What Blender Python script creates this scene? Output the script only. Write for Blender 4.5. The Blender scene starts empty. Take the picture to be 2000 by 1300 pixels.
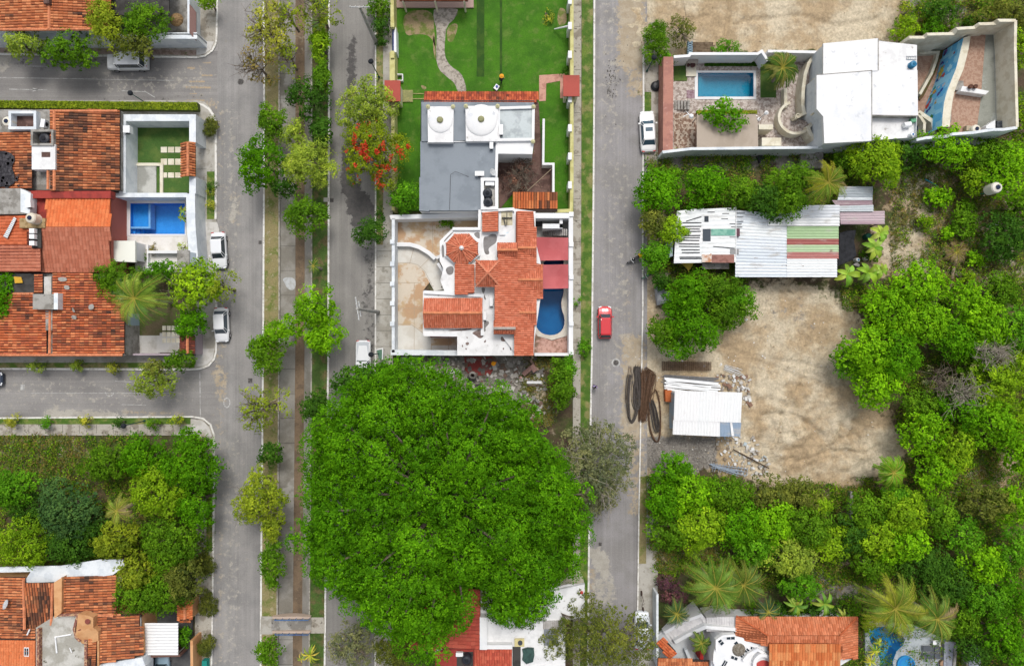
import bpy, math, random
import numpy as np
from mathutils import Vector, noise
from mathutils.geometry import tessellate_polygon
SC = bpy.context.scene
COL = SC.collection
R = math.radians
# ------------------------------------------------------------------ camera, sky, sun, exposure
H = 80.0          # flying height of the camera in metres
S = 0.06          # metres on the ground per photo pixel
cam = bpy.data.cameras.new('camera'); cam.lens = 24.0; cam.sensor_width = 36.0; cam.clip_start = 1.0; cam.clip_end = 3000
co = bpy.data.objects.new('camera', cam); COL.objects.link(co); co.location = (0, 0, H); SC.camera = co
SUN_EL, SUN_AZ = 62.0, 10.0      # high and slightly to the north (up in the picture)
world = bpy.data.worlds.new('World'); SC.world = world; world.use_nodes = True
wn = world.node_tree; wn.nodes.clear()
sky = wn.nodes.new('ShaderNodeTexSky'); sky.sky_type = 'NISHITA'; sky.sun_disc = False
sky.sun_elevation = R(SUN_EL); sky.sun_rotation = R(SUN_AZ); sky.dust_density = 4.0; sky.ozone_density = 0.6; sky.air_density = 1.0
hs = wn.nodes.new('ShaderNodeHueSaturation'); hs.inputs['Saturation'].default_value = 0.35
bg = wn.nodes.new('ShaderNodeBackground'); bg.inputs['Strength'].default_value = 0.15
wo = wn.nodes.new('ShaderNodeOutputWorld')
wn.links.new(sky.outputs[0], hs.inputs['Color']); wn.links.new(hs.outputs[0], bg.inputs[0]); wn.links.new(bg.outputs[0], wo.inputs[0])
sl = bpy.data.lights.new('sun', 'SUN'); sl.energy = 1.5; sl.angle = R(16); sl.color = (1.0, 0.965, 0.91)
so = bpy.data.objects.new('sun', sl); COL.objects.link(so)
_d = Vector((math.sin(R(SUN_AZ))*math.cos(R(SUN_EL)), math.cos(R(SUN_AZ))*math.cos(R(SUN_EL)), math.sin(R(SUN_EL))))
so.rotation_euler = _d.to_track_quat('Z', 'Y').to_euler(); so.location = _d*200
SC.view_settings.view_transform = 'Standard'; SC.view_settings.look = 'None'
SC.view_settings.exposure = 0.16; SC.view_settings.gamma = 1.0; SC.view_settings.use_curve_mapping = False
SC.cycles.use_denoising = True
SC.cycles.max_bounces = 6; SC.cycles.diffuse_bounces = 3; SC.cycles.transparent_max_bounces = 8
SC.cycles.use_adaptive_sampling = True; SC.cycles.adaptive_threshold = 0.02

# ------------------------------------------------------------------ helpers
def W(px, py, z=0.0):
    """a point of the place: where the photo's pixel ray meets height z"""
    k = (H - z)/H*S
    return Vector(((px-1000)*k, (650-py)*k, z))
def lin(h):
    h = h.lstrip('#'); v = [int(h[i:i+2], 16)/255 for i in (0, 2, 4)]
    return tuple((c/12.92 if c <= .04045 else ((c+.055)/1.055)**2.4) for c in v)
ALB = 0.80      # photo colour -> base colour
def alb(h, f=1.0):
    return tuple(min(.72, c*ALB*f) for c in lin(h)) + (1,)

MC = {}
def mat(name, c1, c2=None, s=.6, lo=.45, hi=.6, fine=.12, fs=6., rough=.85, bump=0., bs=8., st=(1, 1, 1), metal=0., c3=None, s3=.25, lo3=.6, hi3=.66, attr=False, spec=.3, coat=0., det=5.):
    if name in MC: return MC[name]
    m = bpy.data.materials.new(name); m.use_nodes = True; nt = m.node_tree; N = nt.nodes; L = nt.links; N.clear()
    out = N.new('ShaderNodeOutputMaterial'); b = N.new('ShaderNodeBsdfPrincipled'); L.new(b.outputs[0], out.inputs[0])
    b.inputs['Roughness'].default_value = rough; b.inputs['Metallic'].default_value = metal
    b.inputs['Specular IOR Level'].default_value = spec; b.inputs['Coat Weight'].default_value = coat
    g = N.new('ShaderNodeNewGeometry'); mp = N.new('ShaderNodeMapping'); mp.inputs['Scale'].default_value = st
    L.new(g.outputs['Position'], mp.inputs['Vector'])
    def nz(scale, detail=5., rg=.6):
        n = N.new('ShaderNodeTexNoise'); n.inputs['Scale'].default_value = scale; n.inputs['Detail'].default_value = detail
        n.inputs['Roughness'].default_value = rg; L.new(mp.outputs[0], n.inputs['Vector']); return n
    def ramp(n, a, z):
        r = N.new('ShaderNodeMapRange'); r.inputs[1].default_value = a; r.inputs[2].default_value = z
        r.interpolation_type = 'SMOOTHSTEP'; L.new(n.outputs[0], r.inputs[0]); return r.outputs[0]
    def mix(fac, a, bb, mode='MIX'):
        x = N.new('ShaderNodeMix'); x.data_type = 'RGBA'; x.blend_type = mode
        if hasattr(fac, 'node'): L.new(fac, x.inputs[0])
        else: x.inputs[0].default_value = fac
        for v, i in ((a, 6), (bb, 7)):
            if hasattr(v, 'node'): L.new(v, x.inputs[i])
            else: x.inputs[i].default_value = v
        return x.outputs[2]
    if attr:
        a = N.new('ShaderNodeAttribute'); a.attribute_name = 'Col'; col = a.outputs['Color']
        if c1: col = mix(1., col, c1, 'MULTIPLY')
    else: col = c1
    if c2: col = mix(ramp(nz(s, det), lo, hi), col, c2)
    if c3: col = mix(ramp(nz(s3, det), lo3, hi3), col, c3)
    if fine:
        n = nz(fs, 4., .7); r = N.new('ShaderNodeMapRange'); r.inputs[1].default_value = .3; r.inputs[2].default_value = .7
        r.inputs[3].default_value = 1-fine; r.inputs[4].default_value = 1+fine; L.new(n.outputs[0], r.inputs[0])
        col = mix(1., col, r.outputs[0], 'MULTIPLY')
    if hasattr(col, 'node'): L.new(col, b.inputs['Base Color'])
    else: b.inputs['Base Color'].default_value = col
    if bump:
        n = nz(bs, 4.); bp = N.new('ShaderNodeBump'); bp.inputs['Strength'].default_value = bump; bp.inputs['Distance'].default_value = .1
        L.new(n.outputs[0], bp.inputs['Height']); L.new(bp.outputs[0], b.inputs['Normal'])
    MC[name] = m; return m
def M(name, h, f=1., **k):
    for q in ('c2', 'c3'):
        if isinstance(k.get(q), str): k[q] = alb(k[q], f)
    return mat(name, alb(h, f), **k)
def leafmat(name, trans=.35, gloss=.06):
    if name in MC: return MC[name]
    m = bpy.data.materials.new(name); m.use_nodes = True; nt = m.node_tree; N = nt.nodes; L = nt.links; N.clear()
    out = N.new('ShaderNodeOutputMaterial'); a = N.new('ShaderNodeAttribute'); a.attribute_name = 'Col'
    d = N.new('ShaderNodeBsdfDiffuse'); t = N.new('ShaderNodeBsdfTranslucent'); x = N.new('ShaderNodeMixShader'); x.inputs[0].default_value = trans
    gl = N.new('ShaderNodeBsdfGlossy'); gl.inputs['Roughness'].default_value = .5; y = N.new('ShaderNodeMixShader'); y.inputs[0].default_value = gloss
    gl.inputs['Color'].default_value = (.7, .7, .7, 1)
    L.new(a.outputs['Color'], d.inputs[0]); L.new(a.outputs['Color'], t.inputs[0]); L.new(d.outputs[0], x.inputs[1]); L.new(t.outputs[0], x.inputs[2])
    L.new(x.outputs[0], y.inputs[1]); L.new(gl.outputs[0], y.inputs[2]); L.new(y.outputs[0], out.inputs[0])
    MC[name] = m; return m
def watermat(name, h, dep=.55, rough=.06):
    if name in MC: return MC[name]
    m = bpy.data.materials.new(name); m.use_nodes = True; nt = m.node_tree; N = nt.nodes; L = nt.links; N.clear()
    out = N.new('ShaderNodeOutputMaterial'); t = N.new('ShaderNodeBsdfTransparent'); t.inputs[0].default_value = tuple(c**.5 for c in lin(h))+(1,)
    gl = N.new('ShaderNodeBsdfGlossy'); gl.inputs['Roughness'].default_value = rough
    f = N.new('ShaderNodeFresnel'); f.inputs[0].default_value = 1.33; x = N.new('ShaderNodeMixShader')
    n = N.new('ShaderNodeTexNoise'); n.inputs['Scale'].default_value = 2.5; bp = N.new('ShaderNodeBump'); bp.inputs['Strength'].default_value = .15
    L.new(n.outputs[0], bp.inputs['Height']); L.new(bp.outputs[0], f.inputs['Normal']); L.new(bp.outputs[0], gl.inputs['Normal'])
    L.new(f.outputs[0], x.inputs[0]); L.new(t.outputs[0], x.inputs[1]); L.new(gl.outputs[0], x.inputs[2]); L.new(x.outputs[0], out.inputs[0])
    MC[name] = m; return m

def tag(o, label=None, cat=None, group=None, kind=None):
    if label: o['label'] = label
    if cat: o['category'] = cat
    if group: o['group'] = group
    if kind: o['kind'] = kind
    return o
def root(name, label, cat, px, py, z=0., group=None, rz=0.):
    o = bpy.data.objects.new(name, None); COL.objects.link(o); o.location = W(px, py, z); o.rotation_euler.z = rz
    o.empty_display_size = .3
    o['ox'], o['oy'] = 0, 0
    del o['ox'], o['oy']
    return tag(o, label, cat, group)
WORLD = {}
def wloc(o):
    """world place of an unrotated chain of parents"""
    v = Vector((0, 0, 0))
    while o is not None: v = v + o.location; o = o.parent
    return v
class MB:
    def __init__(s): s.v = []; s.f = []; s.c = []; s.m = []; s.col = (1, 1, 1); s.mi = 0
    def face(s, pts, col=None):
        i = len(s.v); s.v += [tuple(p) for p in pts]; s.f.append(list(range(i, i+len(pts)))); s.c.append(col or s.col); s.m.append(s.mi)
    def poly(s, loop, holes=(), flip=False):
        loops = [[Vector(p) for p in l] for l in [loop]+list(holes)]
        flat = [p for l in loops for p in l]
        if len(loop) <= 4 and not holes: tris = [list(range(len(loop)))]
        else: tris = [list(t) for t in tessellate_polygon(loops)]
        i = len(s.v); s.v += [tuple(p) for p in flat]
        for t in tris:
            a, b, c = flat[t[0]], flat[t[1]], flat[t[2]]
            up = (b-a).cross(c-a).z > 0
            if up == flip: t = t[::-1]
            s.f.append([i+k for k in t]); s.c.append(s.col); s.m.append(s.mi)
    def prism(s, px, zt, zb=0., holes=(), bottom=False, z3=None, top=True):
        """px polygon traced in the photo at height zt, straight down to zb; z3: per-corner heights"""
        for li, lp in enumerate([px]+list(holes)):
            zz = [(p[2] if len(p) > 2 else zt) for p in lp]
            P = [W(p[0], p[1], z) for p, z in zip(lp, zz)]
            area = sum(P[i].x*P[(i+1) % len(P)].y-P[(i+1) % len(P)].x*P[i].y for i in range(len(P)))
            Q = P if (area > 0) == (li == 0) else P[::-1]
            for i in range(len(Q)):
                a, b = Q[i], Q[(i+1) % len(Q)]
                s.face([(a.x, a.y, zb), (b.x, b.y, zb), tuple(b), tuple(a)])
        if top: s.poly([W(p[0], p[1], p[2] if len(p) > 2 else zt) for p in px], [[W(p[0], p[1], p[2] if len(p) > 2 else zt) for p in h] for h in holes])
        return s
    def rect(s, x0, y0, x1, y1, zt, zb=0., holes=()):
        return s.prism([(x0, y0), (x0, y1), (x1, y1), (x1, y0)], zt, zb, holes)
    def box(s, c, d, rz=0.):
        c = Vector(c); hx, hy, hz = d[0]/2, d[1]/2, d[2]/2; cs, sn = math.cos(rz), math.sin(rz)
        P = [c+Vector((x*hx*cs-y*hy*sn, x*hx*sn+y*hy*cs, z*hz)) for z in (-1, 1) for x, y in ((-1, -1), (1, -1), (1, 1), (-1, 1))]
        for q in ((3, 2, 1, 0), (4, 5, 6, 7), (0, 1, 5, 4), (1, 2, 6, 5), (2, 3, 7, 6), (3, 0, 4, 7)): s.face([P[i] for i in q])
        return s
    def wall(s, path, zt, w=.18, zb=0., closed=False):
        """a wall whose top runs along the traced px path at height zt (or per point z)"""
        P = [W(p[0], p[1], p[2] if len(p) > 2 else zt) for p in path]; n = len(P); Lf, Rt = [], []
        for i in range(n):
            a = P[i-1] if (i > 0 or closed) else P[i]; b = P[(i+1) % n] if (i < n-1 or closed) else P[i]
            d1 = (P[i]-a).xy; d2 = (b-P[i]).xy
            d1 = d1.normalized() if d1.length > 1e-6 else d2.normalized(); d2 = d2.normalized() if d2.length > 1e-6 else d1
            n1 = Vector((-d1.y, d1.x)); n2 = Vector((-d2.y, d2.x)); m = n1+n2
            m = m.normalized() if m.length > 1e-3 else n1
            k = min(2.2, 1/max(.3, m.dot(n1)))*w/2
            Lf.append(Vector((P[i].x+m.x*k, P[i].y+m.y*k, P[i].z))); Rt.append(Vector((P[i].x-m.x*k, P[i].y-m.y*k, P[i].z)))
        for i in range(n if closed else n-1):
            j = (i+1) % n
            a, b, c, d = Lf[i], Lf[j], Rt[j], Rt[i]
            s.face([a, d, c, b]); z = lambda q: (q.x, q.y, zb)
            s.face([z(b), z(a), a, b][::-1] if 0 else [z(a), a, b, z(b)][::-1] if 0 else [b, z(b), z(a), a][::-1])
            s.face([d, z(d), z(c), c][::-1])
        if not closed:
            for k, l in ((0, 1), (-1, 0)):
                a, b = (Lf[k], Rt[k]) if l else (Rt[k], Lf[k])
                s.face([a, (a.x, a.y, zb), (b.x, b.y, zb), b])
        return s
    def tube(s, pts, r, n=6, r2=None, cap=True):
        pts = [Vector(p) for p in pts]; m = len(pts); rings = []
        for i, p in enumerate(pts):
            d = (pts[min(i+1, m-1)]-pts[max(i-1, 0)]).normalized()
            u = d.cross(Vector((0, 0, 1)));  u = u if u.length > .05 else d.cross(Vector((1, 0, 0))); u.normalize(); v = d.cross(u)
            rr = r+((r2 if r2 is not None else r)-r)*i/max(1, m-1)
            rings.append([p+(u*math.cos(t)+v*math.sin(t))*rr for t in [2*math.pi*k/n for k in range(n)]])
        for i in range(m-1):
            for k in range(n): s.face([rings[i][k], rings[i+1][k], rings[i+1][(k+1) % n], rings[i][(k+1) % n]][::-1])
        if cap: s.face(rings[0]); s.face(rings[-1][::-1])
        return s
    def lathe(s, c, prof, n=20):
        c = Vector(c)
        for i in range(len(prof)-1):
            (r0, z0), (r1, z1) = prof[i], prof[i+1]
            for k in range(n):
                t0, t1 = 2*math.pi*k/n, 2*math.pi*(k+1)/n
                a = c+Vector((r0*math.cos(t0), r0*math.sin(t0), z0)); b = c+Vector((r0*math.cos(t1), r0*math.sin(t1), z0))
                d = c+Vector((r1*math.cos(t0), r1*math.sin(t0), z1)); e = c+Vector((r1*math.cos(t1), r1*math.sin(t1), z1))
                if r0 < 1e-5: s.face([a, e, d])
                elif r1 < 1e-5: s.face([a, b, d])
                else: s.face([a, b, e, d])
        return s
    def tiles(s, poly, d=(1, 0), pal=('#d2693a', '#c65a2e', '#dd7c4c'), dirt=.35, w=.26, l=.40, h=.075, dcol='#3e322d', seed=1, jit=.12, base=True, ds=.35, gap=.0):
        """barrel tiles over a plane polygon of (px,py,z); d: direction the channels run, in the photo"""
        P = [W(*p) for p in poly]
        n = Vector((0, 0, 0))
        for i in range(len(P)): n += P[i].cross(P[(i+1) % len(P)])
        n.normalize();  n = n if n.z > 0 else -n
        v = Vector((d[0], -d[1], 0)); v = (v-n*v.dot(n)).normalized(); 
        if v.z > 0: v = -v
        u = v.cross(n).normalized(); o = P[0]
        Q = [((p-o).dot(u), (p-o).dot(v)) for p in P]
        rnd = random.Random(seed)
        def inside(a, b):
            r = False; m = len(Q)
            for i in range(m):
                x0, y0 = Q[i]; x1, y1 = Q[i-1]
                if (y0 > b) != (y1 > b) and a < (x1-x0)*(b-y0)/(y1-y0)+x0: r = not r
            return r
        if base:
            cc = s.col; s.col = alb(dcol)[:3]
            s.poly([p-n*.02 for p in P]); s.poly([p-n*.14 for p in P], flip=True)
            for i in range(len(P)):
                a, b = P[i], P[(i+1) % len(P)]; s.face([a-n*.02, b-n*.02, b-n*.14, a-n*.14])
            s.col = cc
        pc = [alb(p)[:3] for p in pal]; dc = alb(dcol)[:3]
        umin, umax = min(q[0] for q in Q), max(q[0] for q in Q); vmin, vmax = min(q[1] for q in Q), max(q[1] for q in Q)
        a = umin+w/2
        while a < umax:
            b = vmin
            while b < vmax:
                if inside(a, b+l*.5):
                    c = rnd.choice(pc); k = rnd.uniform(1-jit, 1+jit)
                    pw = o+u*a+v*b
                    nn = noise.noise(pw*ds)*.55+noise.noise(Vector((a*3.1, b*.55, seed)))*.55+rnd.uniform(-.5, .5)*.35
                    t = min(1, max(0, (nn-(.42-dirt))*3)) if dirt > 0 else 0; t *= rnd.uniform(.45, .95); hw = w*(.5-gap*rnd.uniform(.5, 1.6))
                    c = tuple((x*k)*(1-t)+y*t for x, y in zip(c, dc))
                    ju = rnd.uniform(-.012, .012)
                    ring = []
                    for e, (q, lift) in enumerate(((b, .0), (b+l*1.04, .035))):
                        ring.append([o+u*(a+ju+hw*xx)+v*q+n*(h*hh+lift+.005) for xx, hh in ((-1, 0), (-.55, .85), (0, 1.1), (.55, .85), (1, 0))])
                    for q in range(4): s.face([ring[0][q], ring[1][q], ring[1][q+1], ring[0][q+1]][::-1], c)
                    s.face(ring[1], tuple(x*.6 for x in c))
                b += l
            a += w
        return s
    def caps(s, p0, p1, h='#d98a62', w=.16, l=.4, seed=3, jit=.15):
        a, b = W(*p0), W(*p1); d = (b-a); L = d.length; d.normalize(); u = d.cross(Vector((0, 0, 1))).normalized(); n = u.cross(d)
        rnd = random.Random(seed); k = max(1, int(L/l)); c0 = alb(h)[:3]
        for i in range(k):
            f = rnd.uniform(1-jit, 1+jit); c = tuple(x*f for x in c0)
            r = [[a+d*(L*(i+e)/k)+u*w*xx+n*(.14*hh+.03*e) for xx, hh in ((-1, 0), (-.5, .9), (.5, .9), (1, 0))] for e in (0, 1)]
            for q in range(3): s.face([r[0][q], r[0][q+1], r[1][q+1], r[1][q]], c)
            s.face(r[1], c); s.face(r[0], c)
        return s
    def corr(s, poly, d=(1, 0), pitch=.3, amp=.05, cols=None, seed=1, thick=.02):
        """corrugated sheet: ridges run along d (photo direction) on the quad (px,py,z)x4"""
        A, B, C, D = [W(*p) for p in poly]
        dv = Vector((d[0], -d[1], 0))
        if abs((B-A).normalized().dot(dv)) > abs((D-A).normalized().dot(dv)): A, B, C, D = B, C, D, A
        # ridges run A->D ; steps go A->B
        n = (B-A).cross(D-A).normalized(); n = n if n.z > 0 else -n
        k = max(2, int((B-A).length/pitch*2)); rnd = random.Random(seed); c = cols[0] if cols else s.col; pr = None
        for i in range(k+1):
            t = i/k; off = n*(amp if i % 2 else -amp)
            p, q = A.lerp(B, t)+off, D.lerp(C, t)+off
            if pr:
                if cols and i % 8 == 1: c = rnd.choice(cols)
                s.face([pr[0], p, q, pr[1]], c)
            pr = (p, q)
        return s
def build(name, mb, mats, parent=None, smooth=False, at=None, **tg):
    me = bpy.data.meshes.new(name)
    v = np.array(mb.v, dtype=np.float32).reshape(-1, 3)
    if parent is not None: o0 = np.array(wloc(parent))
    elif at is not None: o0 = np.array(W(*at))
    else: o0 = np.array([(v[:, 0].min()+v[:, 0].max())/2, (v[:, 1].min()+v[:, 1].max())/2, v[:, 2].min()])
    me.from_pydata((v-o0).tolist(), [], mb.f)
    if not isinstance(mats, (list, tuple)): mats = [mats]
    for m in mats: me.materials.append(m)
    if len(mats) > 1: me.polygons.foreach_set('material_index', mb.m)
    ca = me.color_attributes.new('Col', 'FLOAT_COLOR', 'CORNER')
    cc = np.repeat(np.array([tuple(c[:3])+(1,) for c in mb.c], dtype=np.float32), [len(f) for f in mb.f], axis=0)
    ca.data.foreach_set('color', cc.ravel())
    if smooth: me.polygons.foreach_set('use_smooth', [True]*len(me.polygons))
    o = bpy.data.objects.new(name, me); COL.objects.link(o)
    if parent is not None: o.parent = parent
    else: o.location = o0
    return tag(o, **tg)
def copy_tree(o, parent=None):
    c = o.copy(); COL.objects.link(c); c.parent = parent
    for ch in o.children: copy_tree(ch, c)
    return c
def arc(cx, cy, r, a0, a1, n=10, ry=None):
    ry = ry or r
    return [(cx+r*math.cos(R(a0+(a1-a0)*i/n)), cy-ry*math.sin(R(a0+(a1-a0)*i/n))) for i in range(n+1)]
def smoothpoly(pts, it=2):
    for _ in range(it):
        q = []
        for i in range(len(pts)):
            a, b = pts[i], pts[(i+1) % len(pts)]
            q += [(a[0]*.75+b[0]*.25, a[1]*.75+b[1]*.25), (a[0]*.25+b[0]*.75, a[1]*.25+b[1]*.75)]
        pts = q
    return pts
# ------------------------------------------------------------------ ground, roads, pavements
def sd_poly(X, Y, poly):
    """signed distance (px), positive inside"""
    d = np.full(X.shape, 1e9); ins = np.zeros(X.shape, bool); n = len(poly)
    for i in range(n):
        x0, y0 = poly[i]; x1, y1 = poly[i-1]
        ex, ey = x1-x0, y1-y0; L2 = ex*ex+ey*ey+1e-9
        t = np.clip(((X-x0)*ex+(Y-y0)*ey)/L2, 0, 1)
        d = np.minimum(d, (X-x0-t*ex)**2+(Y-y0-t*ey)**2)
        c = (y0 > Y) != (y1 > Y)
        if abs(y1-y0) > 1e-9: ins ^= c & (X < ex*(Y-y0)/(y1-y0)+x0)
    d = np.sqrt(d); return np.where(ins, d, -d)
def splat(X, Y, items):
    w = np.zeros(X.shape)
    for poly, blend, val in items:
        w = np.maximum(w, val*np.clip(.5+sd_poly(X, Y, poly)/(2*blend), 0, 1))
    return w
def rc(x0, y0, x1, y1): return [(x0, y0), (x1, y0), (x1, y1), (x0, y1)]
def vnoise(X, Y, s, seed=0):
    """cheap smooth value noise on arrays"""
    rs = np.random.RandomState(seed); T = rs.rand(64, 64); x = X/s; y = Y/s
    xi = np.floor(x).astype(int); yi = np.floor(y).astype(int); fx = x-xi; fy = y-yi
    fx = fx*fx*(3-2*fx); fy = fy*fy*(3-2*fy); g = lambda a, b: T[a % 64, b % 64]
    return (g(xi, yi)*(1-fx)+g(xi+1, yi)*fx)*(1-fy)+(g(xi, yi+1)*(1-fx)+g(xi+1, yi+1)*fx)*fy
def splatmat(name, base, layers, fine=.14, fs=5., soft=.22, bump=.25, rough=.9, nsc=1.2, streak=None, relief=False):
    """base = (c1,c2,scale,lo,hi); layers = [(channel, c1, c2, scale)] laid over by the painted soil weights"""
    m = bpy.data.materials.new(name); m.use_nodes = True; nt = m.node_tree; N = nt.nodes; L = nt.links
    b = N['Principled BSDF']; b.inputs['Roughness'].default_value = rough; b.inputs['Specular IOR Level'].default_value = .25
    g = N.new('ShaderNodeNewGeometry'); at = N.new('ShaderNodeAttribute'); at.attribute_name = 'Col'
    sp = N.new('ShaderNodeSeparateColor'); L.new(at.outputs['Color'], sp.inputs[0])
    def nz(sc, st=(1, 1, 1), det=6., rg=.62):
        mp = N.new('ShaderNodeMapping'); mp.inputs['Scale'].default_value = st; L.new(g.outputs['Position'], mp.inputs[0])
        n = N.new('ShaderNodeTexNoise'); n.inputs['Scale'].default_value = sc; n.inputs['Detail'].default_value = det; n.inputs['Roughness'].default_value = rg
        L.new(mp.outputs[0], n.inputs['Vector']); return n.outputs[0]
    def mr(v, a, z, o0=0., o1=1.):
        r = N.new('ShaderNodeMapRange'); r.interpolation_type = 'SMOOTHSTEP'; r.inputs[3].default_value = o0; r.inputs[4].default_value = o1
        for i, q in ((0, v), (1, a), (2, z)):
            if hasattr(q, 'node'): L.new(q, r.inputs[i])
            else: r.inputs[i].default_value = q
        return r.outputs[0]
    def mx(f, a, c, mode='MIX'):
        x = N.new('ShaderNodeMix'); x.data_type = 'RGBA'; x.blend_type = mode
        for i, q in ((0, f), (6, a), (7, c)):
            if hasattr(q, 'node'): L.new(q, x.inputs[i])
            else: x.inputs[i].default_value = q
        return x.outputs[2]
    c1, c2, sc, lo, hi = base
    col = mx(mr(nz(sc), lo, hi), alb(c1), alb(c2))
    if streak:
        for st, ss, amt in streak:
            col = mx(1., col, mr(nz(ss, st, 3.), .3, .7, 1-amt, 1+amt), 'MULTIPLY')
    for ch, a1, a2, s2 in layers:
        inv = N.new('ShaderNodeMath'); inv.operation = 'SUBTRACT'; inv.inputs[0].default_value = 1.; L.new(sp.outputs[ch], inv.inputs[1])
        # the weight moves the threshold of a noise, so edges break up instead of fading evenly
        n1 = mr(nz(nsc, det=8., rg=.7), .25, .75)
        ad = N.new('ShaderNodeMath'); ad.operation = 'ADD'; L.new(sp.outputs[ch], ad.inputs[0]); L.new(n1, ad.inputs[1])
        f = mr(ad.outputs[0], 1.-soft, 1.+soft)
        col = mx(f, col, mx(mr(nz(s2), .42, .6), alb(a1), alb(a2)))
    col = mx(1., col, mr(nz(fs, det=4., rg=.75), .3, .7, 1-fine, 1+fine), 'MULTIPLY')
    if relief:
        col = mx(1., col, mr(nz(.8, (1, 1.6, 1), 7., .68), .3, .7, .84, 1.13), 'MULTIPLY'); col = mx(1., col, mr(nz(2.6, (1.5, 1, 1), 6., .75), .32, .62, .84, 1.07), 'MULTIPLY')
    L.new(col, b.inputs['Base Color'])
    bp = N.new('ShaderNodeBump'); bp.inputs['Strength'].default_value = bump; bp.inputs['Distance'].default_value = .15
    L.new(nz(1.6, det=8., rg=.7), bp.inputs['Height']); L.new(bp.outputs[0], b.inputs['Normal'])
    return m
def gridmesh(name, xs, ys, zf, cf, material, **tg):
    X, Y = np.meshgrid(xs, ys); Z = zf(X, Y); Cc = cf(X, Y)
    P = np.stack([(X-1000)*S, (650-Y)*S, Z], -1).reshape(-1, 3); nx, ny = len(xs), len(ys)
    i = (np.arange(ny-1)[:, None]*nx+np.arange(nx-1)[None, :]).ravel()
    F = np.stack([i+nx, i+nx+1, i+1, i], 1)
    me = bpy.data.meshes.new(name); me.vertices.add(len(P)); me.vertices.foreach_set('co', P.astype(np.float32).ravel())
    me.loops.add(len(F)*4); me.loops.foreach_set('vertex_index', F.astype(np.int32).ravel())
    me.polygons.add(len(F)); me.polygons.foreach_set('loop_start', np.arange(0, len(F)*4, 4, dtype=np.int32))
    me.update(calc_edges=True); me.polygons.foreach_set('use_smooth', [True]*len(F))
    ca = me.color_attributes.new('Col', 'FLOAT_COLOR', 'POINT')
    c4 = np.concatenate([np.stack(Cc, -1).reshape(-1, 3), np.ones((len(P), 1))], 1).astype(np.float32); ca.data.foreach_set('color', c4.ravel())
    me.materials.append(material); o = bpy.data.objects.new(name, me); COL.objects.link(o); return tag(o, **tg)

YARD = [(1240, 540), (1290, 560), (1320, 640), (1400, 620), (1450, 560), (1500, 548), (1570, 550), (1640, 575), (1690, 620), (1680, 700), (1700, 770), (1745, 815), (1780, 880), (1750, 930), (1650, 955), (1480, 955), (1400, 920), (1290, 895), (1245, 900), (1225, 800), (1215, 650)]
TOPLOT = [(1195, -300), (2060, -300), (1900, -20), (1860, 20), (1760, 80), (1640, 85), (1590, 100), (1340, 108), (1320, 150), (1300, 300), (1280, 420), (1262, 430), (1256, 300), (1250, 200), (1232, 120), (1210, 60)]
g_dirt = [(YARD, 26, .97), (TOPLOT, 14, 1.), (rc(1740, 330, 1960, 540), 60, .76), (rc(1700, 440, 1830, 560), 30, .8), (rc(1860, 880, 1990, 970), 25, .85),
          (rc(1850, 510, 2010, 560), 20, .5), (rc(1255, 300, 1300, 960), 10, .8), (rc(1255, 300, 1330, 330), 10, .9), (rc(1280, 1070, 1500, 1110), 15, .35), (rc(1550, 1060, 1700, 1150), 30, .35), (rc(-300, 845, 180, 900), 20, .35), (rc(1010, 700, 1080, 830), 20, .4)]
g_green = [(rc(1640, 540, 2300, 1250), 60, .62), (rc(1258, 930, 1700, 1100), 30, .55), (rc(-300, 850, 420, 1120), 20, .55), (rc(1700, 260, 2300, 560), 40, .3), (rc(1780, 420, 1860, 500), 30, .6), (rc(1760, -10, 2000, 50), 30, .6), (rc(1240, 300, 1720, 420), 30, .5)]
g_grey = [([(1248, 850), (1400, 852), (1402, 905), (1350, 925), (1275, 925), (1250, 900)], 8, 1.), (rc(1768, -80, 1885, 45), 10, .9), (rc(1040, 300, 1600, 330), 12, .8), (rc(790, 690, 1030, 860), 10, .8), (rc(1560, 1110, 1700, 1170), 20, .75), (rc(1250, 40, 1290, 60), 8, .3), (rc(1490, 590, 1620, 640), 20, .25)]
CH = [(546, 0), (577, -1.1), (595, -1.15), (608, 0)]
PITS = [(rc(250, 393, 365, 461), 1.8), (rc(1356, 137, 1480, 196), 1.8), ([(1032, 496), (1112, 496), (1108, 600), (1110, 650), (1075, 672), (1035, 655)], 2.0), ([(1690, 1215), (1790, 1210), (1790, 1250), (1750, 1320), (1690, 1400)], 1.9), (rc(1742, 1272, 1796, 1330), 1.6)]
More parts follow.
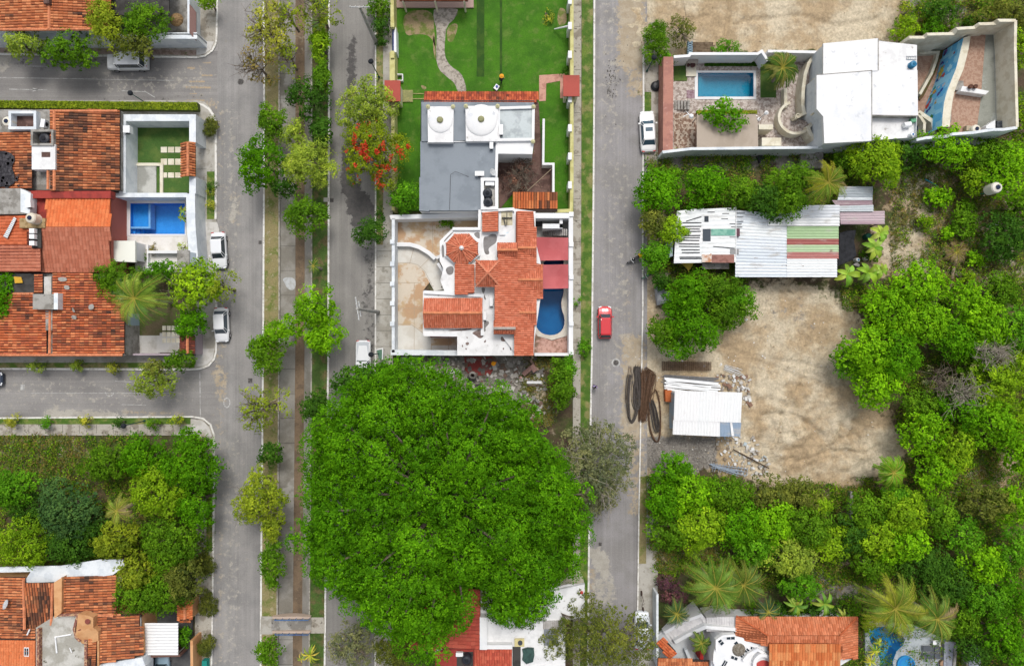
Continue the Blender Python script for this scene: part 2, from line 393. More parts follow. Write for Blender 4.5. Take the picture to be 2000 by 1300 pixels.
def ground_z(X, Y):
    relief = splat(X, Y, [(YARD, 30, 1.)])
    r1 = splat(X, Y, [([(1500, 720), (1660, 750), (1740, 860), (1700, 930), (1500, 930), (1470, 840)], 40, 1.)])
    top = splat(X, Y, [(TOPLOT, 30, 1.)])
    n1 = vnoise(X, Y, 60, 1)-.5; n2 = vnoise(X, Y, 24, 2)-.5; n3 = vnoise(X+Y*.4, Y-X*.3, 11, 3)-.5
    z = relief*(.10*n2+.05*n3)+r1*(.9*n1+.75*np.abs(n2)+.3*n3-.1)+top*(.2*n1+.12*n3)
    def groove(pl, w, d):
        m = np.full(X.shape, 1e9)
        for (x0, y0), (x1, y1) in zip(pl[:-1], pl[1:]):
            ex, ey = x1-x0, y1-y0; t = np.clip(((X-x0)*ex+(Y-y0)*ey)/(ex*ex+ey*ey), 0, 1); m = np.minimum(m, np.hypot(X-x0-t*ex, Y-y0-t*ey))
        return d*np.exp(-(m/w)**2)
    j = 3*(vnoise(X, Y, 9, 5)-.5)
    for pl, w, d in (([(1495, 812), (1540, 807), (1570, 820), (1600, 845), (1612, 860), (1618, 880)], 3.5, .5), ([(1426, -20), (1422, 40), (1414, 90)], 3, .35), ([(1398, 35), (1396, 80)], 2.5, .25), ([(1640, 830), (1675, 850), (1690, 870)], 3, .4), ([(1455, 700), (1500, 712), (1560, 735), (1640, 760)], 3, .22), ([(1440, 690), (1500, 700), (1580, 712), (1650, 728)], 3, .2),
                     ([(1470, 720), (1475, 770), (1480, 830), (1470, 890)], 3.5, .25), ([(1340, 690), (1400, 684), (1450, 670), (1500, 640)], 4, .18), ([(1525, 785), (1540, 797), (1548, 780)], 4, .5), ([(1560, 900), (1620, 880), (1690, 885), (1720, 870)], 3, .3), ([(1260, 30), (1300, 60), (1380, 30)], 4, .2), ([(1450, 40), (1560, 30), (1640, 50), (1720, 35)], 4, .25)):
        z = z-groove([(a+0, b) for a, b in pl], w, d)*(.6+.8*vnoise(X, Y, 14, 6))
    for k in range(7):
        o_ = k*9; z = z-groove([(1500+o_*.4, 900-o_), (1530, 830-o_*.7), (1560+o_*.3, 760-o_*.5), (1640-o_, 700-o_*.6), (1600-o_, 640)], 2.2, .16)*(vnoise(X, Y, 20, 20+k) > .35)
    z = z+r1*.35*np.abs(2*vnoise(X, Y, 8, 9)-1)*vnoise(X, Y, 40, 12)
    z = z-.04
    z = np.where((X > 540) & (X < 614), -1.7, z)
    for p, d in PITS: z = np.where(sd_poly(X, Y, p) > -2, -d, z)
    return z
xs = np.unique(np.concatenate([np.linspace(-9000, -200, 12), np.arange(-60, 2061, 4), np.linspace(2200, 11000, 12), [539.9, 540.1, 613.9, 614.1]]))
ys = np.unique(np.concatenate([np.linspace(-9000, -200, 12), np.arange(-60, 1361, 4), np.linspace(1500, 10000, 12)]))
gm = splatmat('soil and leaf litter', ('#5b4c3d', '#4d5a2c', .35, .42, .6), [(1, '#566a2a', '#6d5b42', .5), (0, '#b6a080', '#d0c2a8', .18), (2, '#9b958c', '#88827a', .8)], fine=.16, fs=3.5, bump=.9, nsc=.9, streak=None, relief=True)
gridmesh('ground', xs, ys, ground_z, lambda X, Y: (splat(X, Y, g_dirt), splat(X, Y, g_green), splat(X, Y, g_grey)), gm, kind='structure')

r_tan = [(rc(1205, -300, 1262, 140), 12, .9), (rc(1225, 100, 1262, 190), 9, .7), (rc(1212, 655, 1262, 860), 9, .8), (rc(1218, 520, 1232, 690), 7, .45), (rc(1226, 860, 1262, 1010), 8, .55), (rc(1205, 655, 1230, 720), 10, .5), ([(428, 700), (445, 735), (442, 790), (424, 772), (412, 730)], 6, .6), (rc(380, 195, 430, 215), 6, .55),
         (rc(370, 122, 408, 200), 10, .25), (rc(445, 375, 470, 440), 7, .5), (rc(1148, 1110, 1165, 1190), 5, .6), (rc(235, 800, 360, 814), 4, .5), (rc(410, 630, 440, 700), 6, .4), (rc(420, 200, 440, 1300), 10, .3)]
r_pale = [([(85, 803), (110, 795), (130, 800), (180, 802), (290, 810), (290, 816), (85, 816)], 4, .95), (rc(-10, 105, 24, 128), 4, 1.), (rc(-10, 128, 14, 142), 4, .7), ([(1148, 1074), (1165, 1066), (1185, 1078), (1192, 1105), (1188, 1130), (1165, 1115), (1148, 1085)], 4, 1.), (rc(1155, 1120, 1205, 1185), 10, .6), (rc(448, 385, 466, 430), 5, .75),
          (rc(1206, 548, 1228, 580), 6, .5), (rc(425, 850, 475, 1300), 20, .34), (rc(430, 200, 470, 600), 20, .34), (rc(1165, 0, 1215, 300), 14, .33), (rc(1165, 300, 1240, 900), 20, .27), (rc(0, 730, 380, 800), 20, .28), (rc(180, 130, 420, 190), 20, .32)]
r_dark = [([(684, 38), (688, 40), (692, 80), (692, 170), (690, 230), (694, 300), (697, 350), (706, 370), (726, 386), (731, 420), (728, 440), (708, 452), (692, 444), (682, 420), (674, 385), (663, 358), (667, 300), (681, 250), (681, 120)], 1.6, 1.), (rc(712, 440, 733, 700), 8, .45), (rc(20, 112, 230, 135), 8, .3), (rc(180, 187, 400, 196), 4, .4),
          (rc(700, 555, 726, 620), 8, .4)]
def road(name, x0, y0, x1, y1, cols, st, z=.0, slant=None):
    mt = splatmat(name, cols, [(0, '#ab9c85', '#b8ab96', 1.), (1, '#b5b0a6', '#a9a49a', .9), (2, '#5f5c5a', '#565453', 2.)], fine=.10, fs=7., bump=.06, nsc=1.6, soft=.18, streak=[(st, .9, .09), ((1, 1, 1), .12, .06), (tuple(6*q if q >= 1 else q*2 for q in st), .9, .05)])
    step = 8; X = np.linspace(x0, x1, max(2, int((x1-x0)/step))) ; Y = np.linspace(y0, y1, max(2, int((y1-y0)/step)))
    if x1-x0 > 2000: X = np.unique(np.concatenate([np.arange(-200, x1+.1, 8), [x0, x1]]))
    if y1-y0 > 2000: Y = np.unique(np.concatenate([np.arange(-200, 1500, 8), [y0, y1]]))
    gridmesh(name, X, Y, lambda a, b: np.full(a.shape, z), lambda a, b: (splat(a, b, r_tan), splat(a, b, r_pale), splat(a, b, r_dark)), mt, kind='structure')
road('road', 405, -3000, 518, 4500, ('#9b9895', '#8d8b89', .25, .4, .62), (1.3, .03, 1), .012)
road('middle road', 636, -3000, 746, 4500, ('#918e89', '#878480', .25, .4, .62), (1.3, .03, 1), .012)
road('far road', 1142, -3000, 1264, 4500, ('#9a9797', '#8f8c8a', .25, .4, .62), (1.3, .03, 1), .012)
road('side street', -3000, 100, 425, 222, ('#928f8c', '#868381', .2, .4, .62), (.03, 1.3, 1), .016)
road('lower side street', -3000, 708, 430, 850, ('#969390', '#8a8785', .2, .4, .62), (.03, 1.3, 1), .016)

CONC = M('pavement concrete', '#b9b5ac', c2='#a39e93', s=.5, c3='#8f8b80', s3=1.3, lo3=.55, hi3=.7, fine=.1, fs=5, bump=.05)
CONC2 = M('stained concrete', '#b5afa3', c2='#938b7e', s=.9, lo=.5, hi=.6, c3='#6e675c', s3=2.2, lo3=.6, hi3=.68, fine=.12, bump=.08)
PAINTW = M('white kerb paint', '#eceae4', c2='#c9c5bb', s=2.2, lo=.5, hi=.62, c3='#8f8b85', s3=3.5, lo3=.64, hi3=.7, fine=.05)
KERBG = M('bare kerb concrete', '#b3aea3', c2='#8d877c', s=2., fine=.1)
VERGE = M('patchy verge grass', '#5f7a2e', c2='#9a8f64', s=.55, lo=.46, hi=.6, c3='#43611f', s3=1.1, lo3=.55, hi3=.68, fine=.28, fs=7, bump=.5, bs=14)
VERGE2 = M('green verge grass', '#4d6e24', c2='#6f8438', s=.8, lo=.45, hi=.62, c3='#8f8a58', s3=.7, lo3=.5, hi3=.66, fine=.25, fs=7, bump=.5, bs=14)
DRY = M('dry verge grass', '#94895f', c2='#6f7a3a', s=.8, lo=.48, hi=.6, c3='#a89c7c', s3=1.6, lo3=.55, hi3=.66, fine=.25, fs=7, bump=.5, bs=14)
def slab(name, px, zt, m, zb=-.03, holes=(), **k):
    o = build(name, MB().prism(px, zt, zb, holes), m, kind='structure', **k); return o
slab('pavement', [(-3000, 78), (383, 78), (383, -3000), (424, -3000), (424, 70), (421, 84), (413, 98), (400, 107), (383, 110), (-3000, 104)], .12, CONC2)
slab('pavement', [(-3000, 196), (383, 196), (398, 198), (412, 212), (421, 232), (421, 428), (427, 445), (424, 530), (421, 560), (421, 686), (417, 702), (405, 714), (385, 719), (-3000, 717), (-3000, 694), (383, 694), (383, 226), (-3000, 226)], .12, CONC)
slab('pavement', [(-3000, 826), (372, 826), (372, 818), (396, 819), (410, 832), (417, 852), (415, 1100), (412, 1400), (412, 4000), (374, 4000), (381, 1100), (388, 850), (-3000, 847)], .12, CONC2)
slab('verge', [(-3000, 708), (380, 708), (380, 718), (-3000, 716)], .14, VERGE)
slab('verge', [(-3000, 817), (372, 816), (372, 828), (-3000, 828)], .14, VERGE2)
slab('verge', rc(403, 940, 414, 1076), .14, VERGE2)
slab('verge', rc(404, 335, 419, 428), .14, VERGE2)
slab('brick strip', [(182, 95), (383, 98), (383, 108), (182, 105)], .14, M('worn pink pavers', '#a8948a', c2='#8b7768', s=2, c3='#6d6f4a', s3=1.2, fine=.2, fs=9))
slab('brick strip', [(-300, 90), (24, 92), (24, 103), (-300, 101)], .14, MC['worn pink pavers'])
slab('corner pavement', [(384, 81), (418, 81), (412, 96), (400, 105), (384, 108)], .135, M('pale concrete', '#d0cdc8', c2='#bdb9b1', s=1.2, fine=.06))
slab('corner pavement', [(382, 681), (419, 681), (415, 701), (404, 711), (384, 716)], .135, MC['pale concrete'])
slab('corner pavement', [(374, 819), (396, 821), (408, 833), (414, 852), (404, 852), (398, 843), (374, 843)], .135, MC['pale concrete'])
slab('driveway', [(385, 432), (424, 434), (428, 448), (426, 522), (385, 520)], .13, MC['pale concrete'])
# median
slab('verge', [(516, -3000), (545, -3000), (545, 650), (541, 1205), (541, 4000), (507, 4000), (512, 800), (516, 200)], .12, DRY)
slab('verge', [(608, -3000), (642, -3000), (641, 400), (639, 800), (634, 1400), (634, 4000), (602, 4000), (604, 1205), (608, 650)], .12, M('scruffy median grass', '#4f6a2c', c2='#6f6642', s=.9, lo=.46, hi=.62, c3='#3d5420', s3=.5, lo3=.5, hi3=.66, fine=.28, fs=6, bump=.6, bs=12))
mb = MB()
def chp(i, t): return W(CH[i][0]-(5 if t > 900 else 0), t, CH[i][1])
ysx = [-3000, 0, 650, 1206, 1400, 4000]
chm = MB()
for a, b in zip(ysx[:-1], ysx[1:]):
    for i in (0, 2): chm.face([chp(i, a), chp(i, b), chp(i+1, b), chp(i+1, a)])
build('drainage channel', chm, M('channel concrete', '#a39f97', c2='#8f8a80', s=.4, c3='#b9b5ae', s3=.25, fine=.1, bump=.08), kind='structure')
chm = MB()
for a, b in zip(ysx[:-1], ysx[1:]): chm.face([chp(1, a), chp(1, b), chp(2, b), chp(2, a)])
build('stream bed', chm, M('damp brown silt', '#84705a', c2='#6f5f4e', s=.6, c3='#93856f', s3=.9, fine=.2, bump=.3), kind='structure')
jb = MB()
for i, y in enumerate(range(0, 1300, 48)):
    if not 1200 < y < 1240: jb.face([chp(0, y)+Vector((0, 0, .006)), chp(0, y+.7)+Vector((0, 0, .006)), chp(1, y+.7)+Vector((0, 0, .006)), chp(1, y)+Vector((0, 0, .006))])
build('channel joint', jb, M('dark joint', '#605c56'), kind='structure')
mb = MB(); o_ = smoothpoly([(551, 545), (560, 541), (572, 542), (578, 548), (577, 562), (570, 568), (560, 562), (556, 552)])
build('cement stain', MB().poly([W(x, y, -1.1*(x-546)/31*1.0+.01) for x, y in o_]) or mb, M('pale cement stain', '#d5d7d8', fine=.05), kind='structure') if 0 else None
st = MB(); st.poly([W(x, y, min(-.01, -1.1*(x-546)/31)+.012) for x, y in o_]); build('cement stain', st, M('pale cement stain', '#cfd2d4', c2='#bcbdbb', s=3, fine=.05), kind='structure')

def kerb(path, m=PAINTW, w=.2, zt=.15, name='kerb'):
    return build(name, MB().wall(path, zt, w, -.03), m, kind='structure')
kerb([(-3000, 106), (0, 106), (200, 109), (383, 112), (400, 109), (414, 99), (421, 86), (423, 72), (424, 0), (424, -3000)])
kerb([(384, 203), (396, 205), (408, 213), (416, 224), (421, 238), (421.5, 330), (421, 428)], w=.24)
kerb([(422, 560), (422, 686), (418, 701), (407, 714), (390, 720), (370, 721.5), (0, 720), (-3000, 719)])
kerb([(-3000, 816), (0, 816), (375, 813.5), (396, 817), (411, 829), (418, 850), (416, 1100), (413, 1300), (413, 4000)], w=.17)
kerb([(514, -3000), (514.5, 0), (516, 200), (515, 450), (513.5, 700), (512, 900), (510, 1100), (509, 1300), (509, 4000)])
kerb([(643, -3000), (642.5, 0), (642, 300), (641, 700), (638, 900), (634, 1300), (634, 4000)])
kerb([(733.5, -3000), (733.5, 480), (733, 740), (732, 4000)], w=.16)
kerb([(1163, -3000), (1161, 0), (1160.5, 200), (1159, 400), (1156, 700), (1153, 850), (1150, 1100), (1148, 1300), (1148, 4000)])
kerb([(1257, 90), (1257, 220)]); kerb([(1256, 300), (1255.5, 600), (1251, 850), (1248, 1000), (1245.5, 1195)], w=.15)
kerb([(545, -3000), (545, 650), (541, 1205), (541, 4000)], KERBG, .16, .2, 'channel kerb')
kerb([(608.5, -3000), (608.5, 650), (604, 1205), (604, 4000)], KERBG, .14, .2, 'channel kerb')
# block in the middle
slab('pavement', [(734, -3000), (767, -3000), (767, 4000), (734, 4000)], .1, CONC)
slab('verge', [(735, -3000), (748, -3000), (748, 478), (735, 478)], .13, VERGE)
slab('pavement', [(1120, -3000), (1138, -3000), (1135, 700), (1133, 4000), (1118, 4000)], .1, CONC2)
slab('verge', [(1137, -3000), (1160, -3000), (1158, 400), (1155, 700), (1149, 1200), (1147, 4000), (1128, 4000), (1134, 700), (1136, 200)], .12, VERGE2)
slab('pavement', [(1258, 60), (1296, 100), (1296, 320), (1262, 320), (1258, 290)], .09, CONC2)
slab('verge', rc(1258, 180, 1272, 222), .12, VERGE2)
slab('pavement', [(1264, 932), (1286, 940), (1283, 1330), (1280, 4000), (1247, 4000), (1247, 1100), (1262, 1100)], .09, CONC)
slab('verge', [(1250, 930), (1263, 930), (1262, 1100), (1248, 1100)], .1, DRY)
jt = MB()
for y in range(490, 700, 31): jt.rect(735, y, 765, y+.8, .106, .09)
for y in range(10, 700, 42): jt.rect(1122, y, 1134, y+.7, .106, .09)
for y in range(240, 690, 45): jt.rect(384, y, 403, y+.7, .126, .11)
for x in range(-10, 370, 33): jt.rect(x, 829, x+.7, 846, .126, .11)
for y in range(960, 1300, 40): jt.rect(383, y, 402, y+.7, .126, .11)
build('pavement joints', jt, M('dark joint', '#605c56'), kind='structure')
# paint on the roads
FW = M('faded road paint', '#c9c9c6', c2='#a09f9c', s=3, lo=.45, hi=.6); FY = M('faded yellow paint', '#b5a184', c2='#9a948a', s=2.5, lo=.45, hi=.6)
mk = MB()
for p in ([(-60, 151), (340, 158), (340, 157), (-60, 150)], [(18, 175), (92, 176.5), (92, 175.2), (18, 173.7)], [(64, 172), (76, 175), (64, 179)], [(55, 130), (95, 130.5), (95, 129.3), (55, 128.8)], [(60, 768), (330, 767.5), (330, 766.8), (60, 767.3)],
          [(237, 177), (285, 179), (303, 190), (301, 190.5), (284, 180), (237, 178)], [(236, 790), (285, 791), (285, 790), (236, 789)], [(389.6, 725), (391, 725), (392, 812), (390.6, 812)], [(225, 744), (257, 746), (257, 745), (225, 743)]):
    mk.poly([W(x, y, .021) for x, y in p])
for a in range(12): mk.poly([W(1203+r*math.cos(R(a*30+d)), 708+r*math.sin(R(a*30+d)), .017) for r, d in ((8.5, 0), (8.5, 26), (6, 26), (6, 0))])
for a in range(10): mk.poly([W(443+r*math.cos(R(a*36+d)), 786+1.5*r*math.sin(R(a*36+d)), .018) for r, d in ((7, 0), (7, 30), (5.2, 30), (5.2, 0))])
for a in range(5): mk.poly([W(214+r*math.cos(R(a*36+d+10)), 765+r*math.sin(R(a*36+d+10)), .021) for r, d in ((9, 0), (9, 26), (7.4, 26), (7.4, 0))])
mk.poly([W(x, y, .021) for x, y in rc(40, 751, 48, 761)])
build('road markings', mk, FW, kind='structure')
mk = MB()
for x0, y0, x1, y1 in ((366, 131, 381, 135), (394, 146, 415, 149), (370, 158, 400, 161), (363, 169, 412, 173), (362, 195, 400, 199), (396, 121, 412, 124), (370, 182, 384, 184)): mk.poly([W(x, y, .021) for x, y in rc(x0, y0, x1, y1)])
build('yellow road markings', mk, FY, kind='structure')
# oil and mud drips on the far road
rnd = random.Random(5); dr = MB()
for i in range(90):
    if i < 70: x, y = rnd.gauss(1192, 4.5), rnd.uniform(128, 188)+rnd.uniform(0, 5)
    else: x, y = rnd.uniform(1180, 1230), rnd.uniform(60, 260)
    r = rnd.uniform(.5, 1.5); dr.poly([W(x+r*math.cos(a)*.8, y+r*math.sin(a)*1.3, .018) for a in (0, 1, 2, 3, 4, 5)])
build('drip stains', dr, M('dark drips', '#57524e'), kind='structure')
IRON = M('cast iron', '#4b4846', c2='#6b6763', s=6, rough=.6)
def manhole(px, py, r, label, sq=False):
    c = W(px, py, .013); t = root('manhole_cover', label, 'manhole', px, py, .013)
    b = MB()
    if sq: b.box(c+Vector((0, 0, .012)), (r*2*S, r*2.3*S, .03))
    else: b.lathe(c, [(0, .02), (r*S*.8, .02), (r*S*.82, .008), (r*S, .008), (r*S, -.01)], 18)
    build('cover_plate', b, IRON, t); b = MB()
    for i in range(-2, 3): b.box(c+Vector((0, i*r*S*.3, .03)), (r*S*1.1, .03, .02))
    build('grip_ribs', b, IRON, t)
manhole(1203, 708, 5, 'round iron manhole cover with pale ring below the red car')
manhole(489, 743, 4, 'small dark drain cover near left road kerb by green tree', True)
manhole(508, 473.5, 3, 'dark square drain inlet at median kerb beside dry verge', True)
manhole(648, 391, 3.4, 'dark drain inlet at middle road left kerb by pale slab', True)
manhole(1172, 1062, 3, 'small dark cover above pale cement patch on far road', True)
manhole(470, 160, 6, 'round worn cover in the left road beside side street mouth')
# ------------------------------------------------------------------ plants
LEAF = leafmat('foliage', .19, .003); FROND = leafmat('palm frond', .18, .02)
BARK = M('bark', '#7d7163', c2='#5d5146', s=2, fine=.2, fs=12, bump=.4); BARKG = M('pale bark', '#a49c8e', c2='#7f766a', s=2, fine=.2)
def npmesh(name, V, F4, colr, material, parent=None, loc=None, **tg):
    """V (N,4,3) leaf quads in world coordinates; colr (N,3)"""
    o0 = np.array(wloc(parent)) if parent is not None else np.array(loc)
    N = len(V); me = bpy.data.meshes.new(name); me.vertices.add(N*4); me.vertices.foreach_set('co', (V.reshape(-1, 3)-o0).astype(np.float32).ravel())
    me.loops.add(N*4); me.loops.foreach_set('vertex_index', np.arange(N*4, dtype=np.int32))
    me.polygons.add(N); me.polygons.foreach_set('loop_start', np.arange(0, N*4, 4, dtype=np.int32)); me.update(calc_edges=True)
    ca = me.color_attributes.new('Col', 'FLOAT_COLOR', 'POINT')
    ca.data.foreach_set('color', np.concatenate([np.repeat(np.clip(colr, 0, .9), 4, 0), np.ones((N*4, 1))], 1).astype(np.float32).ravel())
    me.materials.append(material); o = bpy.data.objects.new(name, me); COL.objects.link(o)
    if parent is not None: o.parent = parent
    else: o.location = o0
    return tag(o, **tg)
def leafquads(P, Nrm, size, rs, asp=.5):
    """rhombus leaves at P with normals Nrm, slightly folded"""
    n = len(P); t = rs.randn(n, 3); t -= Nrm*np.sum(t*Nrm, 1, keepdims=True); t /= np.linalg.norm(t, axis=1, keepdims=True)+1e-9
    b = np.cross(Nrm, t); s = size[:, None]
    return np.stack([P-t*s*.5, P+b*s*asp*.5+Nrm*s*.08, P+t*s*.5, P-b*s*asp*.5+Nrm*s*.08], 1)
# palettes: list of (sRGB hex, weight)
PAL = {'vivid': ['#528c0e', '#3e740a', '#6ca418', '#306008'], 'lime': ['#80a81a', '#6c9414', '#98b82a', '#547c10'], 'lime2': ['#74ac12', '#5e960e', '#8cbe20', '#447a0c'],
       'mid': ['#5a8418', '#457010', '#6e9624', '#38600c'], 'dark': ['#40681c', '#305418', '#507c24', '#284814'], 'blue': ['#3f6634', '#305230', '#52783e', '#607f3c'],
       'olive': ['#6b7530', '#586424', '#80883c', '#495420'], 'grey': ['#757c54', '#5e6640', '#8b8f68', '#525a36'], 'yellow': ['#a0a434', '#8a922c', '#b4b446', '#748228'],
       'pale': ['#8fa838', '#7b942c', '#a8b84c', '#668220'], 'ylime': ['#859a24', '#74881e', '#62781a', '#9caa34'], 'flame': ['#7a8c1c', '#687c14', '#8a9c28', '#5c7410'],
       'red': ['#c8402c', '#d85a38', '#b83422'], 'magenta': ['#8a4a6a', '#6a3a4a', '#4a5a34', '#5a4a44'], 'brown': ['#7a5c50', '#6a4c42', '#8c7062', '#584038'], 'rust': ['#8a7640', '#7a6634', '#6f7a28', '#938250'], 'bright': ['#5a9418', '#488014', '#70a426', '#386e0e']}
PALK = 1.0
def crown_pts(cx, cy, zb, rx, ry, h, lobe, leaf, dens, rs, gap=0., dome=1., under=.25, clump=.42, outline=None, relief=0., sep=.62):
    """leaf positions, normals, sizes, tints for a crown of lobes of clumps of leaves"""
    area = math.pi*rx*ry; nl = max(3, int(area/(lobe*lobe)*1.05))
    pts = []; tries = 0; ph = rs.rand(4)*6.28; MT = {}
    while len(pts) < nl and tries < nl*30:
        tries += 1; a = rs.rand()*6.283; q = math.sqrt(rs.rand())
        edge = 1+.14*math.sin(2*a+ph[3])+.13*math.sin(3*a+ph[0])+.09*math.sin(5*a+ph[1])+.06*math.sin(9*a+ph[2])
        x, y = math.cos(a)*q, math.sin(a)*q
        X, Y = x*(rx-lobe*.55)*edge, y*(ry-lobe*.55)*edge
        if outline is not None:
            X, Y = x*rx, y*ry; q_ = sd_poly(np.array([cx+X]), np.array([cy+Y]), outline)[0]
            if q_ < lobe*.45: continue
            q = max(0., 1-q_/(rx*.75))
        if all((X-p[0])**2+(Y-p[1])**2 > (lobe*sep)**2 for p in pts):
            if gap and rs.rand() < gap: pts.append((X, Y, None, 0)); continue
            z = zb+h*(dome*math.sqrt(max(0, 1-q*q*.92))+(1-dome)*.6)*rs.uniform(.78, 1.0)
            if relief:
                gx, gy = X/relief, Y/relief; ds_ = []
                for ii in range(int(math.floor(gx))-1, int(math.floor(gx))+2):
                    for jj in range(int(math.floor(gy))-1, int(math.floor(gy))+2):
                        hh = math.sin(ii*127.1+jj*311.7)*43758.5453; h2 = math.sin(ii*269.5+jj*183.3)*43758.5453; hh -= math.floor(hh); h2 -= math.floor(h2)
                        ds_.append((math.hypot(gx-ii-.15-.7*hh, gy-jj-.15-.7*h2), hh))
                ds_.sort(); cv = min(1, (ds_[1][0]-ds_[0][0])/.46); z += (ds_[0][1]-.5)*1.6-(1-cv)**1.3*5.0; MT[len(pts)] = (ds_[0][1]-.5)*1.1
                if cv < .2 and rs.rand() < .9: continue
            pts.append((X, Y, z, lobe*rs.uniform(.72, 1.2)))
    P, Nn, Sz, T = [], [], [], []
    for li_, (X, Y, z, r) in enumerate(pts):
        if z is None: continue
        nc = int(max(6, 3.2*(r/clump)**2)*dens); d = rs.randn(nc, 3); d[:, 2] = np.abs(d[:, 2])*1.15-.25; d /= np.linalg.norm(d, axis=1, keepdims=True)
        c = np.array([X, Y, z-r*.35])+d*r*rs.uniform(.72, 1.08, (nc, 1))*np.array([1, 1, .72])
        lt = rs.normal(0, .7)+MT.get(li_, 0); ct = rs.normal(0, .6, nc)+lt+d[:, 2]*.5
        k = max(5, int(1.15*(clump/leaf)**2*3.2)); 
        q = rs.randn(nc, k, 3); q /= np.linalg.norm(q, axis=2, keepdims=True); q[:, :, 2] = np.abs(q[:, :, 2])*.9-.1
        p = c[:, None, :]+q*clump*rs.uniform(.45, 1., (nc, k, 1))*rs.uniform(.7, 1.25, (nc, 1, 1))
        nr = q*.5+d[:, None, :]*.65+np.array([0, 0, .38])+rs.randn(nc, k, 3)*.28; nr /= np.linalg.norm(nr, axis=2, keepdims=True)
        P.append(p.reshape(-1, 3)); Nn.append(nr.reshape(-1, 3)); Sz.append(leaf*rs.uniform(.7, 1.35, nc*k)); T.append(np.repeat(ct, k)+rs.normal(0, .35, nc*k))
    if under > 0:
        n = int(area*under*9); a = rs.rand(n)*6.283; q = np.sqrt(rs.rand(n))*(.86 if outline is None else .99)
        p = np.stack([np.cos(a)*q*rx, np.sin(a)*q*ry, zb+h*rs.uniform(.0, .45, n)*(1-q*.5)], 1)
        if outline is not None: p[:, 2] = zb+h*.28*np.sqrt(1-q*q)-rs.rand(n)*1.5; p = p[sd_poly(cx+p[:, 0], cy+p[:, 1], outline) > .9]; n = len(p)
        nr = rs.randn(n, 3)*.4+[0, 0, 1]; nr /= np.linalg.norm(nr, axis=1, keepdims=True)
        P.append(p); Nn.append(nr); Sz.append(leaf*2.0*rs.uniform(.8, 1.3, n)); T.append(rs.normal(-.4, .4, n))  # inner leaves tinted darker: shade between the lobes put into their colour
    P = np.concatenate(P); P = P+np.array([cx, cy, 0]); P[:, 2] = np.maximum(P[:, 2], .1)
    return P, np.concatenate(Nn), np.concatenate(Sz), np.concatenate(T), pts
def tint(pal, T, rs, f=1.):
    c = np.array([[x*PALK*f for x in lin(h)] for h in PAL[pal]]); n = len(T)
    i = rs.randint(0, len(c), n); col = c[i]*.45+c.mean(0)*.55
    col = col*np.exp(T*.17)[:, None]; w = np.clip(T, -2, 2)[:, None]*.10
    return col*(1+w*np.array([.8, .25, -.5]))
TSEED = [100]
def trunk_mb(x, y, ztop, r, pts, rs, limbs=7, thick=1.):
    b = MB(); lean = rs.randn(2)*.25; zs = ztop*.45
    base = Vector((x, y, -.1)); f = Vector((x+lean[0], y+lean[1], zs))
    b.tube([base, base.lerp(f, .5)+Vector((rs.randn()*.08, rs.randn()*.08, 0)), f], r*1.25, 7, r*.8)
    ps = [p for p in pts if p[2] is not None]; rs.shuffle(ps) if 0 else None
    idx = rs.permutation(len(ps))[:limbs]
    for i in idx:
        p = ps[i]; e = Vector((x+p[0], y+p[1], p[2]-p[3]*.3)) if abs(p[0]) < 900 else None
        m = f.lerp(e, .5)+Vector((rs.randn()*.2, rs.randn()*.2, rs.uniform(0, .4)))
        b.tube([f, m, e], r*.55*thick, 5, r*.12)
    return b
